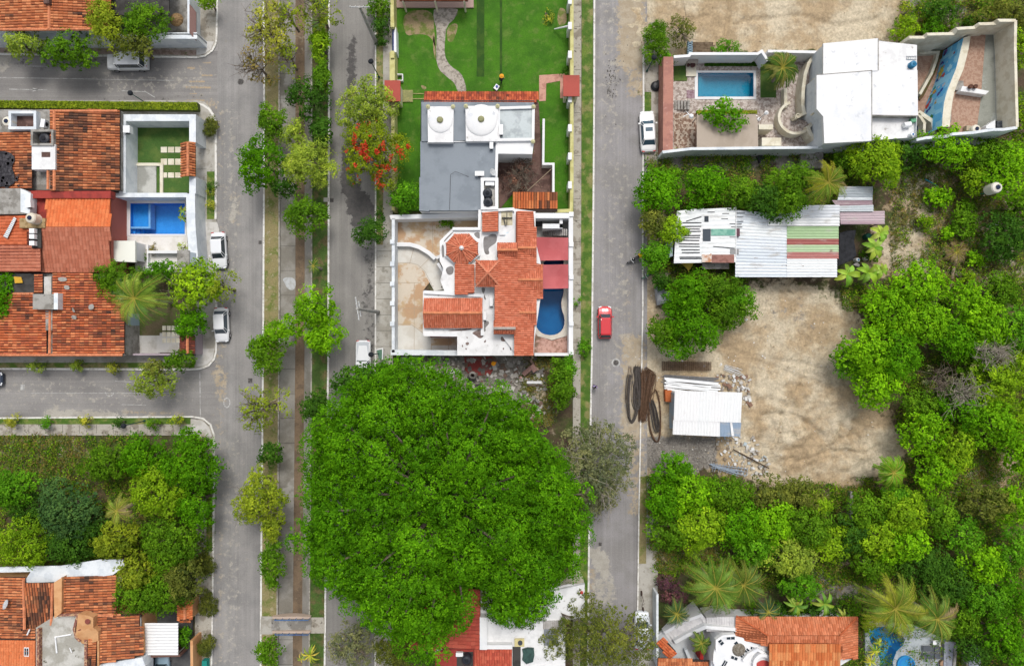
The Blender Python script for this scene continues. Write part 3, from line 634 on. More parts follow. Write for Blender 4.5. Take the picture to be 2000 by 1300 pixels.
def tree(px, py, rpx, h, pal, label, ry=None, name='tree', cat='tree', group=None, lobe=None, leaf=.24, dens=1., gap=.08, dome=1., under=.3, clump=.42, flowers=None, twigs=0, bark=None, zb=None, f=1., trunk=True, limbs=7, outline=None, relief=0., sep=.62):
    """crown centre (px,py) and radius as seen in the photo at its mid height"""
    TSEED[0] += 1; rs = np.random.RandomState(TSEED[0]); zb = h*.45 if zb is None else zb; zm = zb+(h-zb)*.5; k = (H-zm)/H*S
    c = W(px, py, zm); rx = rpx*k; ryy = (ry or rpx)*k; lobe = lobe or max(.55, min(1.5, rx*.38))
    P, Nn, Sz, T, pts = crown_pts(c.x, c.y, zb, rx, ryy, h-zb, lobe, leaf, dens, rs, gap, dome, under, clump, [((X_-1000)*k, (650-Y_)*k) for X_, Y_ in outline] if outline else None, relief, sep)
    t = bpy.data.objects.new(name, None); COL.objects.link(t); t.location = (c.x, c.y, 0); tag(t, label, cat, group)
    colr = tint(pal, T, rs, f)
    if flowers:
        fp = rs.rand(64, 64); m = vnoise(P[:, 0]*10, P[:, 1]*10, 6, TSEED[0]) > (1-flowers[1]); m &= rs.rand(len(P)) < .8
        fc = np.array([lin(q) for q in PAL[flowers[0]]])
        fi = np.where(m & (P[:, 2] > zb+(h-zb)*.3))[0]
        npmesh('flowers', leafquads(P[fi]+[0, 0, .12], Nn[fi], Sz[fi]*.9, rs, .8), None, fc[rs.randint(0, len(fc), len(fi))], LEAF, t)
        keep = np.ones(len(P), bool); keep[fi] = False; P, Nn, Sz, colr = P[keep], Nn[keep], Sz[keep], colr[keep]
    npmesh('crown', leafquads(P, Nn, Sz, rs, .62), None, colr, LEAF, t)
    if trunk:
        b = trunk_mb(c.x, c.y, h, min(.55, .06+rx*.045), pts, rs, limbs)
        for i in range(twigs):
            a = rs.rand()*6.28; q = rs.uniform(.3, 1.02); s0 = Vector((c.x+math.cos(a)*rx*.15, c.y+math.sin(a)*ryy*.15, zb+(h-zb)*.5)); e = Vector((c.x+math.cos(a)*rx*q, c.y+math.sin(a)*ryy*q, h*rs.uniform(.8, 1.02)))
            m = s0.lerp(e, .5)+Vector((rs.randn()*.3, rs.randn()*.3, .3)); b.tube([s0, m, e], .05, 4, .015)
            for j in range(3):
                s1 = m.lerp(e, rs.rand()); b.tube([s1, s1+Vector((rs.randn()*.7, rs.randn()*.7, rs.uniform(-.1, .4)))], .025, 3, .008)
        build('trunk', b, bark or BARK, t)
    return t
def shrub(px, py, rpx, h, pal, label, **k):
    k.setdefault('name', 'shrub'); k.setdefault('cat', 'shrub'); k.setdefault('zb', .15); k.setdefault('leaf', .17); k.setdefault('clump', .3); k.setdefault('limbs', 3); k.setdefault('lobe', .6)
    return tree(px, py, rpx, h, pal, label, **k)
def palm(px, py, rpx, h, label, pal=('#8ca838', '#a2b442', '#6c9030'), n=18, group=None, name='palm_tree', seed=1, fan=False, dead=0, fold=.8, bias=None, lw=.045):
    """crown centre as seen at height h; fronds are curved ribs with hanging leaflets"""
    rs = np.random.RandomState(seed); c = W(px, py, h); L = rpx*(H-h)/H*S; t = bpy.data.objects.new(name, None); COL.objects.link(t); t.location = (c.x, c.y, 0); tag(t, label, 'palm tree', group)
    b = MB(); b.tube([(c.x+.35, c.y-.2, -.1), (c.x+.25, c.y-.1, h*.4), (c.x, c.y, h-.1)], .19, 8, .13); build('trunk', b, BARKG, t)
    Q, Cc = [], []; cols = [np.array(lin(p))*(.72, .78, .7) for p in pal]; fr = MB(); rc_ = tuple(x*.9 for x in lin('#b0a84a'))
    for i in range(n):
        a = 2*math.pi*i/n*(1 if not bias else 1)+rs.uniform(-.14, .14); up = rs.uniform(.1, 1.05); l = L*rs.uniform(.82, 1.06)*(1-.25*up*.3)
        dr = np.array([math.cos(a), math.sin(a), 0]); tw = rs.uniform(-.35, .35); sd = np.array([-dr[1], dr[0], 0]); m = 16; R_ = []
        for k in range(m+1):
            s = k/m; R_.append(np.array([c.x, c.y, h])+dr*l*(s-.06*up*s)+sd*l*tw*.28*s*s+np.array([0, 0, l*(.42*up*math.sin(s*2.2)-.55*s*s*(1.1-up*.6))]))
        fr.tube([Vector(r) for r in R_[:m]], .045, 4, .012)
        for q in range(len(fr.c)-(m-1)*4-2, len(fr.c)): fr.c[q] = rc_
        col = cols[rs.randint(0, len(cols))]*rs.uniform(.8, 1.15)
        if i < dead: col = np.array(lin('#a08c62'))
        for k in range(2, m*3):
            s = k/(m*3); j = min(m-1, int(s*m)); w_ = s*m-j; p = R_[j]*(1-w_)+R_[j+1]*w_; tg = R_[j+1]-R_[j]; tg /= np.linalg.norm(tg); u = np.cross(tg, [0, 0, 1.]); u /= np.linalg.norm(u)+1e-9; nn = np.cross(u, tg)
            ll = l*.27*math.sin(min(1, s*1.25+.12)*math.pi*.92)**.6*rs.uniform(.8, 1.1)+.08
            for sg in (-1, 1):
                d = u*sg*.8+tg*.62-nn*fold*rs.uniform(.15, .6); d /= np.linalg.norm(d); wv = tg*lw*.5*(L/3.2)
                e = p+d*ll+np.array([0, 0, -.12*ll]); Q.append([p-wv, p+d*ll*.5-wv*1.1, e, p+d*ll*.5+wv*1.1]); Cc.append(col*rs.uniform(.75, 1.2))
    npmesh('fronds', np.array(Q), None, np.array(Cc), FROND, t); build('frond_ribs', fr, FROND, t)
    return t
def banana(px, py, rpx, h, label, n=7, seed=1, group='banana plants beside the shack', name='banana_plant', cat='banana plant', pal=('#8fb03a', '#7aa030', '#a4bc4a'), wide=.22):
    rs = np.random.RandomState(seed); c = W(px, py, h); L = rpx*(H-h)/H*S; t = bpy.data.objects.new(name, None); COL.objects.link(t); t.location = (c.x, c.y, 0); tag(t, label, cat, group)
    build('stem', MB().tube([(c.x, c.y, -.1), (c.x, c.y, h)], .13, 7, .08), M('green stem', '#8a9450', fine=.1), t)
    b = MB()
    for i in range(n):
        a = 2*math.pi*i/n+rs.uniform(-.3, .3); l = L*rs.uniform(.75, 1.1); up = rs.uniform(.3, 1); d = Vector((math.cos(a), math.sin(a), 0)); u = Vector((-d.y, d.x, 0)); m = 8; pr = None; col = tuple(x*rs.uniform(.8, 1.15) for x in lin(pal[rs.randint(0, 3)]))
        for k in range(m+1):
            s = k/m; p = Vector((c.x, c.y, h))+d*l*s+Vector((0, 0, l*(.5*up*math.sin(s*2.3)-.45*s*s))); w_ = l*wide*math.sin(min(1, s*.95+.03)*math.pi)**.55*(1 if s < .97 else .2); cur = (p+u*w_+Vector((0, 0, w_*.3)), p, p-u*w_+Vector((0, 0, w_*.3)))
            if pr:
                b.face([pr[0], pr[1], cur[1], cur[0]], col); b.face([pr[1], pr[2], cur[2], cur[1]], tuple(x*.9 for x in col))
            pr = cur
    build('leaves', b, FROND, t); return t
def cover(name, polys, n, hmax, pals, label, leaf=.2, seed=5, k=7):
    """knee-high ground cover nobody could count"""
    rs = np.random.RandomState(seed); P = []; T = []; C_ = []
    for poly, w in polys:
        xs_ = [p[0] for p in poly]; ys_ = [p[1] for p in poly]; m = int(n*w); X = rs.uniform(min(xs_), max(xs_), m*2); Y = rs.uniform(min(ys_), max(ys_), m*2)
        ok = (sd_poly(X, Y, poly) > 0) & (sd_poly(X, Y, YARD) < -8+26*vnoise(X, Y, 30, 55)) & (vnoise(X, Y, 22, seed)+.4*vnoise(X, Y, 7, seed+1) > .58); X, Y = X[ok][:m], Y[ok][:m]
        P.append(np.stack([(X-1000)*S, (650-Y)*S, np.zeros(len(X))], 1))
    P = np.concatenate(P); nC = len(P); hh = rs.uniform(.1, 1, nC)**2*hmax
    Q = P[:, None, :]+rs.randn(nC, k, 3)*np.array([.22, .22, 0])+np.stack([np.zeros((nC, k)), np.zeros((nC, k)), hh[:, None]*rs.uniform(.2, 1, (nC, k))+.06], 2)
    Q = Q.reshape(-1, 3); nr = rs.randn(len(Q), 3)*.4+[0, 0, 1]; nr /= np.linalg.norm(nr, axis=1, keepdims=True); pi = np.repeat(rs.randint(0, len(pals), nC), k); T = np.repeat(rs.normal(0, .7, nC), k)
    col = np.zeros((len(Q), 3))
    for i, p in enumerate(pals): m = pi == i; col[m] = tint(p, T[m], rs)
    npmesh(name, leafquads(Q, nr, leaf*rs.uniform(.6, 1.4, len(Q)), rs, .5), None, col, LEAF, None, (0, 0, 0), label=label, cat='undergrowth', kind='stuff')
# ------------------------------------------------------------------ houses: materials and helpers
WH = M('white painted render', '#f7f7f8', c2='#eceef0', s=.5, fine=.03, fs=4); WHS = M('stained white roof paint', '#f5f5f6', c2='#e6e6e6', s=.9, c3='#bdb9b4', s3=1.8, lo3=.65, hi3=.7, fine=.04)
WR = M('bright white roof coat', '#f6f7fa', c2='#e6e9ee', s=.45, lo=.45, hi=.7, c3='#cfd3d8', s3=1.1, lo3=.58, hi3=.72, fine=.03); WB = M('bluish white wall', '#ebf0f4', c2='#d9e0e6', s=.8, fine=.05)
CREAM = M('cream wall', '#e9e3cf', c2='#d9d0b8', s=1, fine=.05); YEL = M('pale yellow wall coping', '#d2cd8e', c2='#c0ba78', s=1.2, fine=.06); OCH = M('peach wall', '#dba878', c2='#cf9868', s=1, fine=.05)
CG = M('grey weathered concrete', '#a8a59f', c2='#87837c', s=.9, c3='#5f5b56', s3=2, lo3=.6, hi3=.7, fine=.12); CL = M('light concrete floor', '#cfcdc8', c2='#bbb7ae', s=.7, fine=.06); CD = M('dark shaded slab', '#4a4846', c2='#3a3836', s=1, fine=.1)  # CD: dark roofs and plates, also shade of recesses painted as flat sheets
TAN = M('tan stained court floor', '#d9cdbb', c2='#c4a280', s=.3, lo=.47, hi=.54, c3='#c9ad88', s3=.5, lo3=.5, hi3=.62, fine=.05); PALE = M('pale drive concrete', '#e0ddd5', c2='#d3cdc2', s=.4, fine=.04)
GREYR = M('blue grey roof sheet', '#8f979f', c2='#858d95', s=.35, c3='#9ba3ab', s3=.2, fine=.03); MAROON = M('maroon stained paving', '#7d625a', c2='#5c453f', s=.5, c3='#8f7468', s3=1.3, fine=.18); REDW = M('maroon painted edge', '#a8423a', c2='#8f3a34', s=1, fine=.08)
LAWN = M('lawn', '#487c10', c2='#3b6c0c', s=.35, lo=.4, hi=.62, c3='#5c7c2c', s3=.9, lo3=.5, hi3=.7, fine=.2, fs=6, bump=.4, bs=14); LAWN2 = M('dark short lawn', '#46682a', c2='#5c7434', s=.6, fine=.22, fs=7, bump=.4, bs=14)
AWN = M('red awning cloth', '#c66a6c', c2='#bd6062', s=.4, fine=.03); REDR = M('red painted roof', '#b04a3c', c2='#a24436', s=.6, fine=.05, rough=.6); TERR = M('terracotta coping', '#b98474', c2='#a8766a', s=.9, c3='#c4968a', s3=2, fine=.08)
STONE = M('crazy stone paving', '#c9bdb4', c2='#a3948b', s=2.6, lo=.48, hi=.52, c3='#ddd4cb', s3=3.1, lo3=.56, hi3=.6, fine=.1, fs=9); BRICKP = M('pink brick paving', '#b99a86', c2='#a88672', s=3, lo=.46, hi=.54, fine=.14, fs=9); PINKP = M('pink patio tiles', '#cf9f8c', c2='#b98676', s=1.6, fine=.12, fs=8)
GLASS = mat('dark window glass', (.02, .03, .04, 1), fine=0, rough=.08, spec=.6); BLK = mat('black plastic', (.018, .019, .024, 1), fine=.1, rough=.45); STEEL = mat('galvanised steel', (.55, .57, .58, 1), fine=.1, rough=.4, metal=.6); ALUW = mat('white enamel', (.78, .79, .8, 1), fine=.02, rough=.35)
TILE = mat('roof tile', None, fine=.16, fs=5, attr=True, rough=.85); COR2 = mat('clean corrugated sheet', None, c2=(.6, .6, .58, 1), s=1.2, lo=.55, hi=.85, fine=.04, attr=True, rough=.5); COR = mat('corrugated sheet', None, c2=(.42, .40, .37, 1), s=1.4, lo=.52, hi=.8, c3=(.24, .17, .13, 1), s3=2.2, lo3=.66, hi3=.74, fine=.07, attr=True, rough=.55, st=(.35, 1, 1)); GENC = mat('painted pieces', None, fine=.06, attr=True, rough=.7)
BLUET = M('blue pool tile', '#3ea8f4', c2='#389eec', s=3, fine=.06, fs=9); TEALT = M('teal pool tile', '#38aeca', c2='#33a4c0', s=3, fine=.05, fs=9); NAVYT = M('deep blue pool paint', '#2080b4', c2='#1c78ac', s=1, fine=.04); AZT = M('azure pool paint', '#34b0e8', c2='#2ea8e0', s=1, fine=.04)
OLD = ('#cb7c50', '#be6e44', '#d88c5e', '#b06642'); NEW = ('#cf785a', '#c66e50', '#d68264'); BRT = ('#e07a48', '#dd7442', '#e58350'); DKR = ('#bc7258', '#b66c52', '#c27a60')
def inset(poly, k):
    cx = sum(p[0] for p in poly)/len(poly); cy = sum(p[1] for p in poly)/len(poly)
    return [(cx+(p[0]-cx)*k, cy+(p[1]-cy)*k)+tuple(p[2:]) for p in poly]
def walls(t, poly, zt, m=WH, name='wall', zb=0., cap=None, par=.25, w=.2, roofm=None, roofname='flat_roof', dz=.3):
    b = MB().prism(poly, zt, zb, top=False)
    if par: b.wall(list(poly)+[poly[0]], zt, w, zt-dz-.05) if 0 else b.wall(inset(poly, .995), zt, w, zt-dz-.05, closed=True)
    build(name, b, m, t)
    if roofm: build(roofname, MB().prism(poly, zt-(dz if par else 0), zt-(dz if par else 0)-.1), roofm, t)
def troof(t, polys, name='tiled_roof', caps=(), **k):
    b = MB()
    for i, (p, d) in enumerate(polys): b.tiles(p, d, seed=k.get('seed', 1)+i, **{q: v for q, v in k.items() if q != 'seed'})
    for c in caps: b.caps(*c)
    return build(name, b, TILE, t)
def thing(name, mb, m, label, cat, **k): return build(name, mb, m, label=label, cat=cat, **k)
def patches(t, name, polys, z, m):
    b = MB()
    for p in polys: b.poly([W(x, y, z) for x, y in smoothpoly(p, 2)])
    build(name, b, m, t)
def tank(px, py, z, r, h, col, label, lid='#1f2a44', group=None, lean=None):
    """rotomoulded water tank; (px,py) is its lid as seen"""
    c = W(px, py, z+h); t = root('water_tank', label, 'water tank', px, py, z, group); t.location = (c.x, c.y, z); c = Vector((c.x, c.y, z)); m = M('tank plastic '+col, col, fine=.03, rough=.45)
    pr = [(0, 0), (r, 0)]; n = 5
    for i in range(n): pr += [(r, h*.8*i/n+.02), (r*.965, h*.8*(i+.5)/n), (r, h*.8*(i+.95)/n)]
    pr += [(r, h*.8), (r*.85, h*.9), (r*.42, h*.96)]
    build('tank_body', MB().lathe(c, pr, 24), m, t, smooth=True)
    build('lid', MB().lathe(c, [(r*.42, h*.94), (r*.42, h*1.0), (r*.3, h*1.03), (0, h*1.03)], 18), M('tank lid '+lid, lid, fine=0), t)
    return t
def acunit(px, py, z, w, d, h, label, rz=0., group=None):
    t = root('air_conditioner', label, 'air conditioner', px, py, z, group); c = wloc(t)
    build('casing', MB().box(c+Vector((0, 0, h/2+.08)), (w, d, h), rz), ALUW, t); b = MB()
    for k in (-1, 1): b.box(c+Vector((k*w*.3*math.cos(rz), k*w*.3*math.sin(rz), .04)), (.08, d, .08), rz)
    build('feet', b, STEEL, t)
    b = MB(); e = Vector((math.sin(rz), -math.cos(rz), 0))*(d/2+.01)
    b.tube([c+e+Vector((0, 0, h*.55)), c+e*1.1+Vector((0, 0, h*.55))], min(h, w)*.36, 16); build('fan_grille', b, BLK, t); return t
def dish(px, py, z, r, label, az=0.):
    t = root('satellite_dish', label, 'satellite dish', px, py, z); c = wloc(t); b = MB(); n = Vector((math.cos(az)*.6, math.sin(az)*.6, .7)).normalized(); u = n.cross(Vector((0, 0, 1))).normalized(); v = n.cross(u); ce = c+Vector((0, 0, .55)); rings = []
    for q in (0, .5, 1): rings.append([ce+(u*math.cos(a)+v*math.sin(a))*r*q+n*(.25*r*q*q) for a in [2*math.pi*k/18 for k in range(18)]])
    for a_, b_ in ((0, 1), (1, 2)):
        for k in range(18): b.face([rings[a_][k], rings[a_][(k+1) % 18], rings[b_][(k+1) % 18], rings[b_][k]])
    build('reflector', b, M('dish grey', '#c3c6c8'), t, smooth=True); build('mast', MB().tube([c, ce-n*.02], .03).tube([ce-v*r*.9, ce+n*r*.9], .012), STEEL, t)
def win(t, pts, fr=WH, name='window', off=.03):
    """window on a wall face: four 3D corners; glass pane set in a raised frame"""
    p = [Vector(q) for q in pts]; n = (p[1]-p[0]).cross(p[3]-p[0]).normalized(); c = sum(p, Vector())/4
    b = MB()
    for i in range(4):
        a, d = p[i], p[(i+1) % 4]; ai, di = c+(a-c)*.82, c+(d-c)*.82; b.face([a+n*off, d+n*off, di+n*off, ai+n*off]); b.face([a, d, d+n*off, a+n*off]); b.face([ai+n*off, di+n*off, di, ai])
    m_ = [(p[0]+p[1])/2, (p[3]+p[2])/2]; b.tube([m_[0]+n*off, m_[1]+n*off], .03, 4)
    f = build(name, b, fr, t); build('pane', MB().face([c+(q-c)*.9+n*.008 for q in p]) or MB(), GLASS, f) if 0 else None
    g = MB(); g.face([c+(q-c)*.9+n*.012 for q in p]); build('pane', g, GLASS, f)
def pool(t, shape, z, depth, tilem, water, deckm=None, deck=None, coping=None, copm=WH, zdeck=None):
    P = shape; b = MB(); pts = [W(x, y, z) for x, y in P]
    for i in range(len(pts)):
        a, c = pts[i], pts[(i+1) % len(pts)]; b.face([a, c, (c.x, c.y, z-depth), (a.x, a.y, z-depth)])
    b.poly([(p.x, p.y, z-depth) for p in pts]); build('basin', b, tilem, t)
    build('water', MB().prism(P, z-.12, z-.13), water, t)
    if deck: build('deck', MB().prism(deck, z-.01 if not coping else z-.03, 0., [P]), deckm, t)
    if coping: build('coping', MB().prism(coping, z+.03, z-.08, [P]), copm, t)

# ---- top left house
t = root('tiled_house', 'house with wide tiled roof at the top left picture corner', 'house', 150, 0)
walls(t, [(-260, -300), (170, -300), (170, -10), (176, 55), (-260, 62)], 3.9, WB, par=0)
troof(t, [([(-260, -300, 3.2), (95, -300, 4.9), (95, 57, 4.9), (-260, 61, 3.2)], (1, 0)), ([(95, -300, 4.9), (215, -300, 4.2), (215, 57, 4.2), (95, 57, 4.9)], (1, 0))], caps=[((96, 57, 4.95), (96, -300, 4.95)), ((-260, 59, 3.4), (95, 58, 4.9)), ((95, 58, 4.9), (215, 57, 4.3))], pal=OLD, gap=.07, dirt=.16, w=.3, l=.5, seed=3)
build('chimney_vent', MB().rect(85, -8, 96, 7, 5.4, 4.5), MAROON, t)
build('front_wall', MB().rect(-260, 66, 385, 76, 2.6), WB, t)
build('patio_wall', MB().wall([(320, 66), (385, 66)], 2.6, .25).wall([(368, -80), (368, 66)], 2.8, .25), WB, t)
build('patio_floor', MB().rect(235, -100, 368, 66, .25), CG, t)
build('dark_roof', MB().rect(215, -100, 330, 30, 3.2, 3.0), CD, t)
build('side_canopy', MB().prism([(370, 8, 2.9), (370, 64, 2.9), (383, 80, 2.4), (383, 24, 2.4)], 2.8, 2.3), M('brown canopy sheet', '#8a6c66', fine=.08), t)
t = root('thatched_umbrella', 'round brown thatched patio umbrella at the top left house', 'umbrella', 345, 39); c = wloc(t)
build('thatch', MB().lathe(W(345, 39, 2.2)-Vector((0, 0, 0)), [(0, .55), (.35, .4), (.7, .12), (.78, 0)], 20), M('dry thatch', '#8f7450', c2='#6e5638', s=5, fine=.2), t); build('pole', MB().tube([c, W(345, 39, 2.5)], .05), BARK, t)
# ---- walled lawn house
t = root('tiled_house', 'old dark stained tiled house beside the walled lawn', 'house', 120, 300)
walls(t, [(-260, 214), (100, 214), (235, 216), (235, 371), (-260, 371)], 3.3, CG, par=0, roofm=CG)
troof(t, [([(98, 215, 4.5), (235, 215, 3.5), (235, 372, 3.5), (98, 372, 4.5)], (1, 0))], caps=[((106, 216, 4.5), (106, 372, 4.5)), ((98, 217, 4.5), (230, 217, 3.6))], pal=OLD, gap=.09, dirt=.52, w=.3, l=.48, seed=8)
troof(t, [([(-260, 262, 3.0), (63, 258, 4.1), (63, 368, 4.1), (-260, 372, 3.0)], (1, 0))], pal=OLD, gap=.08, dirt=.4, w=.3, l=.48, seed=9, caps=[((94, 332, 4.4), (94, 370, 4.4))])
_r = random.Random(2)
patches(t, 'tar_patch', [[(x+_r.uniform(-r, r), y+_r.uniform(-r, r)) for r, (x, y) in [(q*.35, (cx+q*math.cos(k*.9), cy+q*math.sin(k*.9))) for k in range(7)]] for cx, cy, q in [(_r.uniform(0, 36), _r.uniform(290, 366), _r.uniform(1.2, 4)) for _ in range(16)]]+[[(-20, 298), (8, 294), (24, 300), (30, 312), (22, 325), (28, 340), (30, 360), (5, 366), (-20, 362)]], 4.22, M('black tar', '#2f2d32', c2='#4a484c', s=3, fine=.2))
build('parapet_slab', MB().rect(62, 282, 108, 331, 4.7, 3.4), WHS, t); build('dark_opening', MB().rect(81, 297, 98, 307, 4.72, 4.6), MAROON, t)
build('service_box', MB().wall([(62, 255), (102, 255), (102, 282), (62, 282)], 4.9, .25, 3.4, closed=True), CG, t); build('service_box', MB().wall([(19, 219), (68, 219), (68, 250), (19, 250)], 4.6, .3, 3.4, closed=True), WB, t)
build('service_floor', MB().rect(20, 220, 68, 250, 3.7, 3.5), MAROON, t); build('service_floor', MB().rect(68, 218, 97, 256, 3.9, 3.5), CG, t)
tank(11, 236, 3.4, .55, 1.3, '#e8e2d2', 'cream water tank with a dark lid at the far left beside the white roof box'); tank(84, 269, 3.5, .62, 1.3, '#33343a', 'black water tank inside the grey roof box of the stained tiled house', '#24252a')
acunit(91, 244, 3.9, .9, .45, .6, 'white air conditioner on the grey roof ledge of the stained tiled house', R(80))
t = root('walled_garden', 'white walled lawn garden with stepping stones at the corner', 'garden', 310, 300)
build('garden_wall', MB().wall([(239, 378), (239, 230), (376, 230), (376, 278)], 2.7, .75).wall([(376, 345), (376, 378)], 2.7, .75), WB, t)
build('lawn', MB().rect(250, 234, 370, 376, .2), LAWN2, t); build('patio', MB().rect(237, 322, 305, 378, .3), M('mottled patio concrete', '#c3c3bd', c2='#9d9d96', s=.4, fine=.08), t); build('patio_edge', MB().wall([(250, 321), (315, 321), (315, 378)], .42, .35), CREAM, t)
b = MB()
for x in (314, 328, 342):
    for y, hh in ((287, 11), (310, 12), (337, 10)): b.rect(x, y, x+12, y+hh, .26)
build('stepping_stones', b, CREAM, t)
troof(t, [([(354, 278, 2.9), (367, 278, 3.5), (367, 344, 3.5), (354, 344, 2.9)], (-1, 0)), ([(367, 278, 3.5), (380, 278, 2.9), (380, 344, 2.9), (367, 344, 3.5)], (1, 0))], name='gate_roof', caps=[((367, 278, 3.5), (367, 344, 3.5))], pal=OLD, gap=.08, dirt=.4, w=.3, seed=4)
acunit(254, 256, 2.3, .75, .8, .7, 'white air conditioner on the inner side of the garden wall')
# ---- red roof house
t = root('red_roof_house', 'freshly coated red tiled house left of the rectangular blue pool', 'house', 110, 460)
walls(t, [(-260, 372), (216, 372), (216, 531), (-260, 531)], 3.6, M('red house wall', '#b5675a', fine=.05), par=0, roofm=REDW)
troof(t, [([(90, 387, 4.0), (215, 387, 4.0), (215, 443, 4.7), (90, 443, 4.7)], (0, 1))], pal=BRT, dirt=0, w=.36, l=.5, seed=5, dcol='#b0502f', jit=.05)
troof(t, [([(78, 443, 4.7), (215, 443, 4.7), (215, 530, 3.7), (78, 530, 3.7)], (0, 1)), ([(-260, 478, 3.0), (78, 478, 4.7), (78, 530, 4.5), (-260, 530, 3.0)], (1, 0))], pal=DKR, dirt=0, w=.36, l=.5, seed=6, dcol='#7a3f30', jit=.05)  # south slope palette: redder tiles, with the slope's shade darkened into them
troof(t, [([(-260, 420, 3.0), (62, 420, 4.4), (54, 478, 4.4), (-260, 478, 3.0)], (1, 0))], pal=('#d0704a', '#c4643e'), dirt=.02, w=.36, l=.5, seed=7, dcol='#7a3f30', jit=.06)
build('coping', MB().rect(60, 373, 216, 387, 4.3, 3.5), REDW, t); build('concrete_terrace', MB().prism([(-40, 368), (40, 368), (58, 378), (58, 418), (-40, 418)], 4.6, 3.0), CG, t); build('terrace_edge', MB().prism([(40, 368), (60, 378), (58, 418), (40, 414)], 4.66, 3.0), WB, t)
build('tank_platform', MB().rect(38, 426, 88, 445, 4.9, 3.9), M('ochre plinth', '#b39a72', c2='#8f774f', s=3), t); build('duct_recess', MB().rect(62, 445, 80, 484, 4.76, 4.6), CD, t)  # duct recess is a flat sheet, its shade in the dark colour
tank(57, 425, 4.9, .58, 1.25, '#ded5c4', 'cream water tank on the ochre plinth of the red roof house'); acunit(63, 400, 4.3, .55, .8, .6, 'white air conditioner on the maroon roof beside the grey terrace', R(5))
for i, y in enumerate((452, 463, 476)): acunit(69, y, 4.76, .55, .5, .5, 'white air conditioner in the dark roof recess, %s of three' % ('top', 'middle', 'bottom')[i], group='air conditioners in the roof recess')
thing('metal_scrap', MB().corr([(27, 424, 4.62), (32, 427, 4.62), (14, 466, 4.55), (6, 462, 4.55)], (.3, 1), .2, .03), STEEL, 'bent strip of corrugated metal lying on the left of the red roof', 'scrap metal')
# pool yard
t = root('pool_yard', 'white walled yard with a rectangular bright blue pool', 'pool yard', 300, 440)
build('yard_wall', MB().wall([(217, 381), (365, 381)], 2.6, .5).wall([(372, 378), (373, 440), (380, 528)], 2.7, 1.0), WB, t)
pool(t, [(254, 397), (361, 397), (361, 457), (254, 457)], .35, 1.5, BLUET, watermat('clear water', '#d8f0ff'), M('white deck', '#eeebe6', c2='#e0dcd4', s=.7, fine=.03), [(217, 378), (366, 378), (366, 525), (264, 525), (264, 470), (217, 470)], [(246, 390), (363, 390), (363, 461), (246, 461)], WH)
build('pool_bench', MB().rect(254, 398, 291, 444, -.35, -1.1), BLUET, t); build('bench_rim', MB().wall([(292, 398), (292, 444.5), (254, 444.5)], .2, .22, -.9), M('pale blue rim', '#9cc8ec'), t)
b = MB()
for i in range(4): b.rect(257+i*9, 446, 264+i*9, 456.5, -.3-.25*i, -1.1)
build('pool_steps', b, BLUET, t)
build('side_floor', MB().rect(220, 386, 245, 470, .42), CREAM, t); build('grey_ledge', MB().rect(216, 443, 231, 468, .8), M('grey ledge', '#a3a5ae', fine=.04), t)
build('small_roof', MB().prism([(216, 470), (264, 470), (264, 512), (216, 510)], 3., 2.7), M('cream flat roof', '#f2f3e8', fine=.02), t); build('small_room', MB().rect(218, 472, 262, 508, 2.75), WH, t)
build('drive_floor', MB().rect(264, 476, 384, 532, .3), CL, t); build('low_wall', MB().wall([(288, 492), (347, 492)], 1.2, .3).wall([(288, 478), (288, 528)], .8, .15), WH, t)
build('gate_roof', MB().rect(346, 489, 370, 523, 2.9, 2.75), CG, t); build('gate_shade', MB().prism([(371, 492), (382, 494), (383, 526), (371, 524)], 2.8, 2.7), M('blue grey sheet', '#98a2ac', fine=.03), t)
b = MB().lathe(W(382, 529, 0), [(.18, 0), (.16, 2.4), (.25, 2.45), (.25, 2.6), (0, 2.62)], 12); build('gate_post', b, WB, t)
t = root('pool_heater', 'small blue and steel pool pump on the grey ledge', 'pump', 231, 457, .8); c = wloc(t); build('motor', MB().tube([c+Vector((-.2, 0, .2)), c+Vector((.5, 0, .2))], .17, 12), STEEL, t); build('filter', MB().lathe(c+Vector((-.25, 0, 0)), [(.2, 0), (.2, .4), (0, .5)], 14), M('blue plastic', '#3f78b0'), t)
for i, (x, y, r, l) in enumerate(((357, 410, 12, 'upper'), (356, 425, 11, 'lower'))): banana(x, y, r, 1.5, 'small leafy plant leaning over the blue pool edge, %s one' % l, n=7, seed=80+i, group='plants at the blue pool', name='potted_plant', cat='plant', pal=('#6f8f3a', '#5f8434', '#8aa04a'), wide=.16)
shrub(296, 484, 9, 1, 'rust', 'yellow green shrub on the low wall below the blue pool', ry=7, leaf=.13); shrub(279, 503, 6, 1, 'mid', 'tiny round bush on the drive beside the cream flat roof', leaf=.12); shrub(360, 480, 8, 1.4, 'pale', 'pale plant in the planter by the blue pool corner', leaf=.14)
